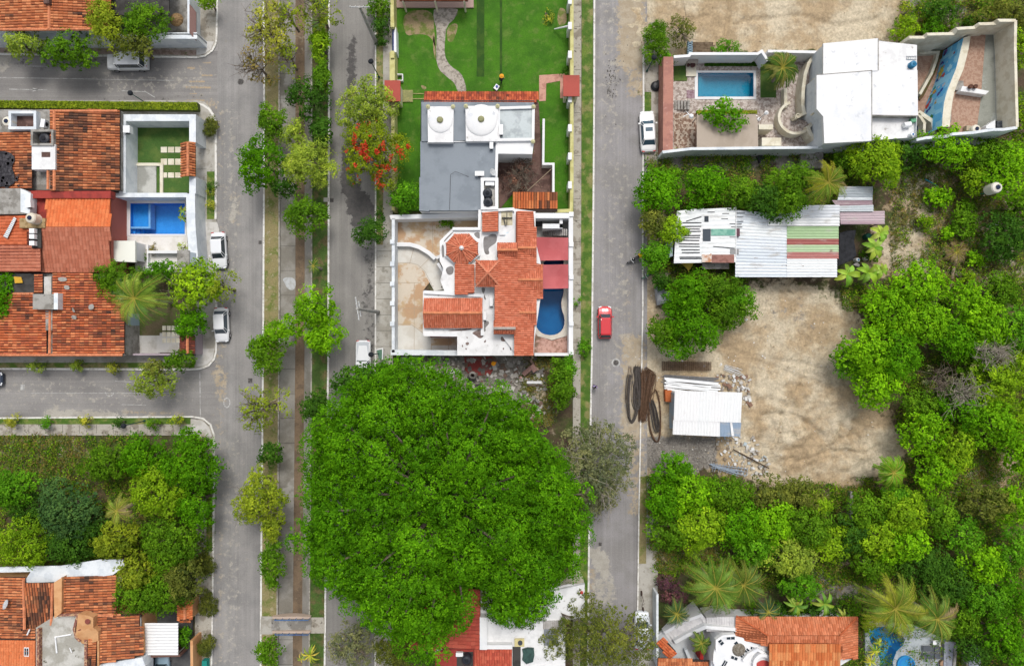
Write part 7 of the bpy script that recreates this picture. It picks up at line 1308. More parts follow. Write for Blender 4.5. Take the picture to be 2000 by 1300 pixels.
def person(px, py, rz, label, shirt, trousers, head, pose, z=0., hat=None, skin='#9c6a4c', bag=None):
    t = root('person', label, 'person', px, py, z); o = wloc(t); t.rotation_euler.z = R(rz)
    J = dict(pel=(0, 0, .95), wst=(0, .02, 1.1), cst=(0, .03, 1.33), nk=(0, .03, 1.48), hd=(0, .05, 1.62), top=(0, .04, 1.75), sl=(-.19, .02, 1.42), sr=(.19, .02, 1.42), el=(-.27, .0, 1.14), er=(.27, 0, 1.14), wl=(-.27, .12, .9), wr=(.27, .12, .9), hl=(-.1, 0, .9), hr=(.1, 0, .9), kl=(-.11, .05, .5), kr=(.11, -.04, .5), al=(-.11, 0, .09), ar=(.11, -.12, .09), tl=(-.12, .16, .04), tr=(.12, .04, .04)); J.update(pose)
    RD = dict(pel=.15, wst=.125, cst=.15, nk=.06, hd=.095, top=.06, sl=.065, sr=.065, el=.045, er=.045, wl=.032, wr=.032, hl=.095, hr=.095, kl=.062, kr=.062, al=.045, ar=.045, tl=.035, tr=.035)
    E = [('pel', 'wst'), ('wst', 'cst'), ('cst', 'nk'), ('nk', 'hd'), ('hd', 'top'), ('cst', 'sl'), ('cst', 'sr'), ('sl', 'el'), ('el', 'wl'), ('sr', 'er'), ('er', 'wr'), ('pel', 'hl'), ('pel', 'hr'), ('hl', 'kl'), ('kl', 'al'), ('al', 'tl'), ('hr', 'kr'), ('kr', 'ar'), ('ar', 'tr')]
    def skin_obj(nm, E, k, m, ext=0., extra=None):
        names = []; [names.append(n_) for e in E for n_ in e if n_ not in names]; me = bpy.data.meshes.new(nm); V_ = [J[n_] for n_ in names]; Ed = [(names.index(a), names.index(b_)) for a, b_ in E]; rad = [RD[n_]*k+ext for n_ in names]
        if extra:
            for (base, pts, rr_) in extra:
                pi = names.index(base)
                for p, r_ in zip(pts, rr_): V_.append(tuple(Vector(J[base])+Vector(p))); Ed.append((pi, len(V_)-1)); rad.append(r_); pi = len(V_)-1
        me.from_pydata(V_, Ed, []); ob = bpy.data.objects.new(nm, me); COL.objects.link(ob); ob.parent = t; md = ob.modifiers.new('skin', 'SKIN'); me.materials.append(m)
        for i, r_ in enumerate(rad): me.skin_vertices[0].data[i].radius = (r_, r_)
        me.skin_vertices[0].data[0].use_root = True; md.use_smooth_shade = True; s_ = ob.modifiers.new('sub', 'SUBSURF'); s_.levels = s_.render_levels = 1; return ob
    fing = []
    for w_, sg in (('wl', -1), ('wr', 1)):
        fing.append((w_, [(0, .03, -.06)], [.028]))
        for i in range(4): fing.append((w_, [((i-1.5)*.02, .045, -.09), ((i-1.5)*.022, .07, -.13-.01*(i in (1, 2))), ((i-1.5)*.022, .075, -.165-.012*(i in (1, 2)))], [.010, .009, .008]))
        fing.append((w_, [(-sg*.035, .04, -.06), (-sg*.05, .07, -.09)], [.011, .009]))
    SK = M('skin '+skin, skin, fine=.03, rough=.6); body = skin_obj('body', E, 1., SK, 0, fing)
    build('nose', MB().lathe(o+Vector(J['hd'])+Vector((0, .1, -.01)), [(.018, -.02), (.02, 0), (0, .03)], 8), SK, t); b = MB()
    for s in (-1, 1): b.lathe(o+Vector(J['hd'])+Vector((s*.035, .092, .02)), [(0, -.012), (.012, 0), (0, .012)], 6)
    build('eyes', b, BLK, t)
    skin_obj('shirt', [('wst', 'cst'), ('cst', 'sl'), ('cst', 'sr'), ('sl', 'el'), ('sr', 'er'), ('pel', 'wst')], 1., M('cloth '+shirt, shirt, fine=.08), .022); skin_obj('trousers', [('pel', 'hl'), ('pel', 'hr'), ('hl', 'kl'), ('kl', 'al'), ('hr', 'kr'), ('kr', 'ar')], 1., M('cloth '+trousers, trousers, fine=.08), .018)
    h_ = o+Vector(J['top'])
    build('hair', MB().lathe(h_+Vector((0, -.012, -.14)), [(.108, -.02), (.118, .04), (.105, .12), (.06, .18), (0, .195)], 16), M('hair', '#1c1714'), t, smooth=True)
    if hat: build('hat', MB().lathe(h_+Vector((0, 0, -.02)), [(.26, -.01), (.25, .01), (.13, .03), (.12, .1), (0, .13)], 18), M('hat '+hat, hat, fine=.03), t)
    if bag: build('bag', MB().box(o+Vector(J['cst'])+Vector((0, -.24, -.05)), (.34, .2, .45)), M('bag '+bag, bag), t)
    return t
mow = dict(wl=(-.2, .42, 1.0), wr=(.2, .42, 1.0), el=(-.28, .2, 1.1), er=(.28, .2, 1.1), hd=(0, .12, 1.6), top=(0, .12, 1.73), kl=(-.11, .16, .5), al=(-.11, .18, .09), tl=(-.11, .34, .04), ar=(.11, -.3, .12), tr=(.11, -.16, .04), kr=(.11, -.02, .5))
person(979, 161, -35, 'person in a yellow orange hat and dark clothes gardening on the lawn', '#3a3a40', '#2c2e36', None, mow, hat='#f0a830')
t = root('lawn_mower', 'white and dark lawn mower beside the gardener in the yellow hat', 'mower', 970, 172, .13); t.rotation_euler.z = R(-35); c = wloc(t); build('deck', MB().box(c+Vector((0, 0, .2)), (.5, .6, .18)), ALUW, t); build('engine', MB().lathe(c+Vector((0, .05, .28)), [(.15, 0), (.15, .12), (0, .16)], 12), M('engine blue', '#5a6ab0'), t); build('handle', MB().tube([c+Vector((-.2, -.3, .25)), c+Vector((-.2, -.95, .9)), c+Vector((.2, -.95, .9)), c+Vector((.2, -.3, .25))], .02), BLK, t)
for x in (-.27, .27):
    for y in (-.22, .22): build('wheel', MB().tube([c+Vector((x-.03, y, .09)), c+Vector((x+.03, y, .09))], .09, 10), TYRE, t)
person(965, 709, 20, 'worker in an orange vest standing on the red floor slab', '#f08018', '#4a4c56', None, dict(wr=(.34, .3, 1.25), er=(.36, .1, 1.2)), z=.1, hat='#f0a020')
person(1160, 753, 160, 'person in a lilac shirt walking along the left kerb of the far road', '#a89ac8', '#54505a', None, dict(al=(-.11, .2, .09), tl=(-.11, .36, .04), kl=(-.11, .18, .5), wl=(-.3, -.12, .92)), skin='#a8745a')
person(1036, 752, -60, 'person hidden at the shaded edge of the rubble lot', '#6a5a54', '#3e3c40', None, {}) if 0 else None
# poles and street lamps: base and top as seen give the height
def pole(bx, by, h, label, kind='lamp', arm=None, armdir=(1, 0)):
    if kind == 'lamp':
        t = root('street_lamp', label, 'street lamp', bx, by); o = wloc(t); G = M('dark green pole paint', '#2f5a50', fine=.03)
        build('pole', MB().lathe(o, [(.13, 0), (.13, .3), (.06, .4), (.045, h-.3)], 10), G, t); build('globe', MB().lathe(o+Vector((0, 0, h-.35)), [(.05, 0), (.24, .1), (.3, .28), (.22, .45), (0, .52)], 16), M('black lamp head', '#22262c'), t, smooth=True)
    else:
        t = root('utility_pole', label, 'utility pole', bx, by); o = wloc(t); C_ = M('pole concrete', '#b5b3ae', c2='#9d9a94', s=2)
        build('pole', MB().lathe(o, [(.24, 0), (.13, h), (0, h+.02)], 10), C_, t)
        for dz, l_ in arm: d = Vector((armdir[0], -armdir[1], 0)).normalized(); build('crossarm', MB().tube([o+Vector((0, 0, h-dz))-d*l_/2, o+Vector((0, 0, h-dz))+d*l_/2], .06, 6), M('crossarm steel', '#c3c5c6'), t); ins = MB(); [ins.lathe(o+Vector((0, 0, h-dz+.05))+d*l_*q, [(.05, 0), (.06, .12), (0, .18)], 8) for q in (-.45, -.2, .2, .45)]; build('insulator', ins, M('white porcelain', '#e2e2dc'), t)
pole(736, 86, 9.1, 'leaning looking grey utility pole at the top of the middle road', 'pole', ((.05, 2.1),), (1, 0)); pole(739, 609, 11, 'utility pole with several crossarms beside the white villa gate', 'pole', ((.1, 2.4), (1.2, 1.6)), (.15, 1))
for a in ((741, 152, 4.9, 'dark green street lamp beside the left red gate roof'), (284, 821, 4.6, 'green street lamp on the grass strip of the wooded lot'), (288, 203, 3.7, 'green street lamp standing in the long hedge'), (1263, 140, 4.2, 'green street lamp at the pool villa pavement'), (1266, 967, 3.6, 'street lamp at the lower right pavement start'), (745, 689, 6, 'street lamp beside the white pickup')): pole(*a)
thing('bin', MB().prism([(394, 1290), (404, 1290), (404, 1330), (394, 1330)], .9), M('teal bin plastic', '#1f8f84'), 'teal bin on the pavement at the bottom left', 'bin'); thing('bin_bags', MB().lathe(W(1280, 170, 0), [(.5, 0), (.6, .25), (.35, .55), (0, .6)], 12).lathe(W(1287, 164, 0), [(.35, 0), (.42, .2), (.2, .45), (0, .5)], 12), BLK, 'black rubbish bags beside the terracotta wall', 'bags')
t = root('pavement_canopy', 'green framed pavement shelter beside the white pickup', 'shelter', 741, 688); build('roof_frame', MB().wall([(734, 683), (747, 680), (747, 702)], 1.8, .1, 1.7), WH, t); build('panel', MB().prism([(736, 684), (746, 682), (746, 701), (740, 701)], 1.7, 1.6), M('green panel', '#5c7f6a'), t); b = MB()
for x, y in ((735, 684), (746, 682), (746, 701)): q = W(x, y, 1.7); b.tube([(q.x, q.y, 0), q], .03)
build('posts', b, STEEL, t)
thing('bicycle_frame', MB().tube([W(1253, 1160, .4), W(1257, 1172, .8), W(1254, 1182, .6), W(1259, 1178, .9)], .03).tube([W(1254, 1182, .3), W(1256, 1192, .3)], .02).tube([W(1252, 1158, .32), W(1254, 1158, .32)], .3, 14).tube([W(1255, 1190, .32), W(1257, 1190, .32)], .3, 14), M('dark bike', '#4a3a34'), 'dark bicycle leaning on the lower right pavement', 'bicycle')
# ------------------------------------------------------------------ trees and plants, placed
# the giant tree: big lobes over a wide dome
GOUT = [(700, 712), (740, 705), (770, 697), (800, 712), (835, 712), (880, 722), (905, 752), (940, 760), (985, 752), (1015, 770), (1040, 800), (1062, 832), (1085, 880), (1125, 905), (1148, 950), (1160, 1000), (1160, 1050), (1140, 1085), (1145, 1110), (1128, 1145), (1110, 1168), (1085, 1200), (1060, 1195), (1050, 1230), (1020, 1242), (985, 1232), (950, 1190), (925, 1180), (915, 1225), (885, 1262), (860, 1300), (835, 1312), (800, 1300), (770, 1292), (745, 1260), (705, 1250), (680, 1222), (648, 1205), (622, 1170), (590, 1150), (568, 1110), (552, 1060), (575, 1020), (568, 960), (580, 905), (578, 850), (600, 820), (640, 790), (655, 760), (690, 745)]
tree(862, 1002, 306, 15, 'vivid', 'giant round bright green rain tree spreading over the middle block', ry=310, lobe=1.25, leaf=.22, dens=.85, gap=.0, zb=6.5, under=4.2, clump=.35, limbs=60, outline=GOUT, relief=4.2, sep=.7, f=.92)
G = 'trees of the median strip'
tree(508, 316, 42, 7, 'vivid', 'glossy dark green median tree overhanging the left road, biggest of the upper median pair', ry=52, group=G, f=.85)
tree(600, 318, 44, 6.5, 'pale', 'pale yellowish green median tree touching the dark one near the channel', ry=52, group=G, leaf=.2)
tree(592, 420, 42, 6, 'mid', 'compact mid green median tree alone over the channel above the white stain', ry=36, group=G)
tree(612, 604, 48, 6.5, 'lime2', 'loose lime green median tree level with the red car', ry=42, group=G, gap=.2, f=.9)
tree(548, 648, 44, 6, 'lime2', 'spreading lime green median tree on the left road kerb', ry=34, group=G, gap=.2, f=.85)
tree(628, 660, 40, 5.5, 'lime2', 'small lime green crown beside the middle road kerb', ry=32, group=G, gap=.2)
tree(518, 694, 32, 5.5, 'mid', 'darker green crown below the lime trees over the left kerb', ry=38, group=G, gap=.1)
tree(508, 798, 52, 7, 'ylime', 'thin yellowish tree showing its twigs beside the side street corner', ry=44, group=G, dens=.4, gap=.3, twigs=26, under=.1)
tree(530, 885, 22, 4, 'dark', 'small dark bushy tree between left kerb and channel', group=G)
tree(504, 972, 46, 6.5, 'ylime', 'dense yellow green tree over the left road, lowest large one', ry=50, group=G, gap=.1, twigs=8)
tree(532, 1028, 22, 5, 'ylime', 'small yellow green crown just below the dense yellow green tree', ry=26, group=G, gap=.1)
tree(530, 1102, 24, 4.5, 'mid', 'low green shrubby tree on the dry verge above the footbridge', ry=40, group=G)
tree(522, 1272, 22, 4.5, 'mid', 'green bush below the footbridge by the left kerb', ry=30, group=G)
tree(598, 188, 38, 4.5, 'dark', 'leafy dark shrub with open branches over the upper channel', ry=46, group=G, gap=.25, dens=.8)
tree(530, 240, 26, 4, 'mid', 'bushy green shrub on the left road kerb above the dark tree', ry=34, group=G)
tree(522, 60, 42, 6.5, 'yellow', 'sparse yellowing tree at the top of the median', ry=60, group=G, dens=.6, gap=.3, twigs=34, under=.05)
tree(500, 130, 34, 6, 'rust', 'nearly bare brownish tree reaching over the left road', ry=40, group=G, dens=.4, gap=.35, twigs=30, under=0)
tree(620, 22, 36, 6, 'ylime', 'yellow green tree with brown twigs at the top edge over the channel', ry=40, group=G, dens=.45, gap=.3, twigs=22, under=.1)
tree(625, 85, 18, 4, 'lime', 'narrow lime bush along the middle road left kerb', ry=34, group=G)
tree(630, 150, 18, 4, 'mid', 'dark green hedge-like bush by the middle road left kerb', ry=28, group=G)
tree(628, 258, 20, 4, 'dark', 'dark bush between two median trees beside the middle road', ry=30, group=G)
tree(612, 792, 24, 4.5, 'dark', 'dark leafy bush at the upper left edge of the giant tree', ry=30, group=G)
palm(612, 519, 17, 2.2, 'young palm with a few green fronds on the median grass', n=8, seed=31, pal=('#5f8a2c', '#6f9434', '#527a28'))
tree(560, 28, 24, 6, 'ylime', 'thin yellow green crown over the channel at the top edge of the median', ry=30, group=G, dens=.5, gap=.3, twigs=12, under=0)
tree(560, 112, 22, 5, 'ylime', 'airy yellow green crown over the channel below the topmost median trees', ry=30, group=G, dens=.35, gap=.3, twigs=14, under=0)
tree(572, 262, 26, 5, 'pale', 'airy pale green crown between shrub and pale median tree', ry=26, group=G, dens=.7, gap=.2)
tree(556, 366, 22, 5.5, 'dark', 'small dark lower crown under the dark and pale median pair', ry=18, group=G, f=.9)
tree(1017, 342, 34, 2.6, 'brown', 'dry brown leafless tree in the maroon courtyard', ry=40, dens=.35, gap=.25, twigs=70, under=.1, zb=.8, leaf=.14)
# middle block west side
tree(714, 204, 54, 7, 'pale', 'light green feathery tree beside the left red gate roof', ry=44, gap=.04, leaf=.2, twigs=6)
tree(722, 292, 58, 7.5, 'flame', 'flame tree with scattered red blossom over the middle road', ry=62, gap=.15, dens=1., leaf=.2, flowers=('red', .32), twigs=14, under=.1)
tree(752, 340, 28, 6, 'flame', 'thin lower limb crown of red blossom above the pavement', ry=34, gap=.3, dens=.5, leaf=.2, flowers=('red', .4), twigs=6, under=0)
tree(790, 386, 28, 4.5, 'bright', 'bright green bushy tree inside the garden corner by the grey roof', ry=28, gap=.03)
tree(723, 452, 32, 4.5, 'dark', 'round dark green pavement tree by the white villa corner', ry=24, gap=.02, leaf=.2)
shrub(742, 12, 24, 3, 'mid', 'speckled green shrub beside the top of the leaning pole', ry=22)
shrub(744, 58, 16, 2.5, 'dark', 'low dark shrub between leaning pole and garden wall', ry=26)
shrub(741, 415, 9, 1.6, 'dark', 'small dark bush on the verge above the round pavement tree', ry=12)
tree(700, 748, 46, 5, 'dark', 'dark feathery tree partly over the parked white pickup', ry=36, leaf=.3, gap=.05)
tree(748, 726, 22, 5, 'dark', 'small dark spiky crown between pickup and villa corner', ry=20, leaf=.3)
tree(1155, 918, 74, 8, 'grey', 'grey green thin-leaved tree over the far road beside the giant tree', ry=106, dens=.85, gap=.1, twigs=60, leaf=.2, under=.4, bark=BARKG)
tree(1182, 1245, 92, 7, 'olive', 'wide olive green tree over the lower end of the far road', ry=74, dens=.62, gap=.12, twigs=30, leaf=.2)
tree(1098, 750, 26, 5, 'mid', 'narrow green tree in the rubble lot beside the pavement', ry=44, gap=.1)
tree(1107, 718, 17, 4, 'bright', 'bright green bush at the villa back corner by the pavement', ry=20, gap=.0)
shrub(1139, 678, 13, 1.8, 'bright', 'low green bush on the far road verge beside the villa corner', ry=18, f=.85)
tree(690, 1262, 60, 5, 'grey', 'grey green scrubby tree below the giant tree', ry=40, dens=.6, gap=.15, twigs=20, leaf=.2)
tree(772, 1268, 44, 4.5, 'olive', 'dark olive scrub left of the red tiled house', ry=34, dens=.7, gap=.1, f=.75)
tree(1010, 1180, 60, 7, 'mid', 'dark green crown drooping over the white roof below the giant tree', ry=50, dens=.9, gap=.03, f=.7)
banana(606, 1278, 20, 1.6, 'yellow striped spiky plant larger of two below the footbridge', n=16, seed=4, group='spiky yellow plants by the channel', name='dracaena', cat='plant', pal=('#c8c04a', '#a8b03a', '#7f9a30'), wide=.07)
banana(588, 1286, 10, 1.2, 'small yellow striped spiky plant left of the larger one', n=12, seed=5, group='spiky yellow plants by the channel', name='dracaena', cat='plant', pal=('#c8c04a', '#a8b03a', '#7f9a30'), wide=.07)
# left block gardens
tree(45, 85, 34, 5, 'pale', 'light green street tree at the far left of the top house', ry=26, gap=.1, leaf=.2)
tree(128, 95, 50, 5.5, 'mid', 'dark lime street tree over the side street by the top house', ry=34, gap=.1)
tree(205, 45, 38, 6.5, 'ylime', 'yellow green tree over the tiled roof edge of the top house', ry=42, gap=.12, leaf=.2)
tree(282, 42, 44, 6, 'mid', 'mixed green tree right of the yellow green one at the top house', ry=38, gap=.08, leaf=.2)
tree(262, 88, 36, 5.5, 'olive', 'olive green lower crown above the white off-roader', ry=24, gap=.15, dens=.8)
tree(405, 2, 20, 3, 'lime', 'small lime tree on the corner pavement at the top edge', ry=12)
tree(300, 722, 22, 5, 'olive', 'reddish olive crown beside the lower tiled house', ry=20, gap=.1)
tree(296, 748, 46, 5.5, 'pale', 'airy green street tree reaching over the lower side street', ry=30, gap=.3, dens=.6, leaf=.2, f=.8)
tree(352, 704, 32, 4.5, 'mid', 'dark green tree at the lower block corner pavement', ry=18, gap=.1, f=.8)
tree(225, 545, 50, 5, 'mid', 'dense green garden tree above the coconut palm', ry=34, gap=.05, leaf=.18, f=.9)
tree(312, 528, 28, 4, 'bright', 'leafy green bush against the pool yard wall', ry=18, gap=.05, f=.85)
tree(375, 565, 52, 6, 'lime', 'lime green street tree with brown twigs above the parked cars', ry=46, gap=.15, twigs=16, leaf=.28)
tree(428, 562, 34, 6, 'ylime', 'thin yellowish crown on the road side of the lime tree', ry=34, gap=.3, dens=.5, leaf=.2)
tree(372, 628, 30, 5, 'vivid', 'green lower crown by the house front beside the white car', ry=28, gap=.05)
tree(8, 575, 24, 5, 'vivid', 'bright green tree cut by the left picture edge by the tiled roofs', ry=56, gap=.05)
palm(262, 582, 66, 7.5, 'tall coconut palm over the garden of the old tiled house', n=19, seed=2)
for i, (x, y, l) in enumerate(((72, 716, 'far left'), (148, 714, 'middle'), (222, 718, 'yellowish last'))): shrub(x, y, 10, 2.6, 'pale' if i < 2 else 'yellow', 'sapling on the lower block verge, %s of three' % l, group='verge saplings', lobe=.4, gap=.1, ry=11)
for i, (x, y, p, l) in enumerate(((22, 824, 'yellow', 'first and yellowest'), (87, 828, 'bright', 'second'), (165, 822, 'yellow', 'third, thin and yellow'), (234, 826, 'dark', 'fourth and darkest'), (297, 828, 'mid', 'fifth'), (344, 820, 'ylime', 'last before the corner'))):
    shrub(x, y, 9, 2.4, p, 'sapling on the grass strip above the wooded lot, %s' % l, group='saplings on the grass strip', lobe=.4, gap=.1, ry=10)
for x, y, ry, l in ((403, 1101, 24, 'topmost of four'), (403, 1180, 24, 'second from top'), (401, 1262, 17, 'third from top')): shrub(x, y, 15, 1.6, 'olive', 'clipped dark green shrub on the left pavement, %s' % l, ry=ry, group='clipped pavement shrubs', leaf=.13, dens=1.3, gap=0, f=.75, clump=.22)
shrub(411, 251, 10, 1.4, 'olive', 'clipped shrub on the corner pavement beside the walled lawn', ry=23, leaf=.13, dens=1.3, gap=0, clump=.22, f=.85)
for x, y, ry, p, l in ((411, 376, 10, 'yellow', 'upper'), (411, 400, 9, 'yellow', 'lower')): shrub(x, y, 7, .8, p, 'small yellow clipped bush on the pavement verge, %s of two' % l, ry=ry, leaf=.12, gap=0, group='yellow verge bushes', clump=.2)
shrub(412, 361, 6, .7, 'dark', 'little green bush just above the yellow verge bushes', leaf=.12, gap=0)
# wooded lot bottom left
G = 'trees of the lower left wooded lot'
for a in ((28, 958, 44, 6, 'bright', 'bright green tree at the left edge of the lower wooded lot', 40), (130, 990, 62, 7, 'blue', 'bluish dark tree in the middle of the lower wooded lot', 52), (205, 905, 46, 5, 'mid', 'mid green tree by the brown brush of the lower lot', 32), (275, 895, 44, 6, 'vivid', 'dense green tree along the top of the wooded lot', 42), (368, 905, 52, 7, 'vivid', 'broad bright tree at the lot corner beside the left road', 62),
          (310, 962, 60, 7, 'lime', 'lime tinted tree between palm and left road', 52), (378, 985, 42, 6, 'vivid', 'green tree overhanging the grass strip of the left road', 44), (45, 1062, 58, 7, 'lime', 'lime green tree over the white eave at the far left', 50), (140, 1058, 58, 6, 'dark', 'dark shaded tree above the white eave', 42), (225, 1058, 42, 6.5, 'ylime', 'yellow olive tree below the yellow palm', 36),
          (330, 1062, 60, 6.5, 'mid', 'broad mid green tree right of the yellow olive one', 50), (262, 1120, 40, 6, 'ylime', 'olive tree at the corner of the tiled house', 34), (300, 1160, 66, 6, 'mid', 'green tree over the dark patio of the tiled house', 44), (355, 1130, 38, 6, 'olive', 'olive tree over the pavement beside the tiled house', 44), (60, 1000, 40, 5, 'dark', 'low dark tree left of the bluish tree', 30)):
    x, y, r, h, p, l, ry = a; tree(x, y, r, h, p, l, ry=ry, group=G, gap=.06, under=.5, f=.85)
palm(228, 997, 34, 8, 'yellow green palm rising from the lower wooded lot', n=15, seed=7, dead=2, pal=('#a3ae3a', '#8fa236', '#b5b456'))
# right side: row above the shack
G = 'trees around the shack'
for a in ((1285, 372, 46, 5.5, 'vivid', 'round dark green tree over the far road kerb, left end of the shack row', 44), (1308, 340, 24, 4, 'mid', 'small dark tree at the upper left of the shack row', 14), (1378, 362, 50, 5.5, 'vivid', 'bright green tree above the patched white shack roof', 34), (1450, 374, 38, 5, 'mid', 'mid green tree above the shack between two larger ones', 30), (1495, 392, 46, 5.5, 'dark', 'dark green tree overlapping the shack roof top edge', 32),
          (1548, 356, 46, 6, 'mid', 'speckled green tree left of the yellow palm', 34), (1540, 395, 44, 6, 'mid', 'green tree hanging over the shack beside the palm', 28), (1278, 432, 28, 4.5, 'olive', 'olive bush on the far road right kerb', 34), (1308, 450, 32, 4.5, 'lime', 'lime green tree touching the shack left end', 30), (1282, 500, 30, 4, 'bright', 'leafy green bush above the grey tarp', 28),
          (1715, 312, 52, 6, 'lime', 'lime green tree below the white roofed villa', 48), (1650, 312, 18, 4, 'mid', 'small tree beside the villa south wall', 16)):
    x, y, r, h, p, l, ry = a; tree(x, y, r, h, p, l, ry=ry, group=G, gap=.05, under=.5)
palm(1618, 356, 50, 7, 'yellowing coconut palm above the shack roofs', n=18, seed=9, pal=('#c0b834', '#a0b038', '#84a030'), dead=1)
G = 'trees of the clearing edge'
for a in ((1345, 578, 40, 5, 'vivid', 'green tree just below the yellow tarp of the shack', 46), (1398, 560, 46, 5, 'mid', 'mid green tree along the south side of the shack', 28), (1345, 648, 62, 5.5, 'vivid', 'dark green tree above the rebar mesh stack', 46), (1300, 650, 34, 4.5, 'mid', 'green tree on the pavement side above the mesh stack', 32), (1425, 612, 44, 4.5, 'mid', 'looser green tree left of the pale dirt ramp', 36), (1440, 585, 30, 4, 'bright', 'bright bush under the shack east roof', 28), (1292, 548, 20, 3, 'dark', 'dark bush above the grey tarp', 16)):
    x, y, r, h, p, l, ry = a; tree(x, y, r, h, p, l, ry=ry, group=G, gap=.05, under=.5, f=.9)
shrub(1282, 80, 28, 3.4, 'mid', 'loose green bush on the bare top lot beside the road', ry=38, gap=.1)
shrub(1330, 60, 26, 3, 'olive', 'thin reddish green bush right of the loose one on the top lot', ry=34, gap=.3, dens=.5, twigs=8)
shrub(1303, 118, 18, 2.4, 'bright', 'green bush against the brick top wall of the pool villa', ry=16)
shrub(1418, 92, 28, 1.8, 'bright', 'low green bush outside the villa north wall', ry=12)
shrub(1770, 58, 22, 3.2, 'lime', 'lime bush with a thin top behind the villa stepped wall', ry=22)
shrub(1768, 22, 12, 3.4, 'ylime', 'thin yellowish sprig above the lime bush on the top lot', ry=20, dens=.4, gap=.3)
shrub(1822, 48, 16, 3, 'bright', 'upright green bush by the concrete pad', ry=24, gap=.1)
shrub(1852, 54, 16, 2.4, 'mid', 'green bush between upright bush and scrap pile', ry=14, gap=.1)
shrub(1910, 42, 18, 2, 'dark', 'low dark bush beside the scrap pile', ry=10)
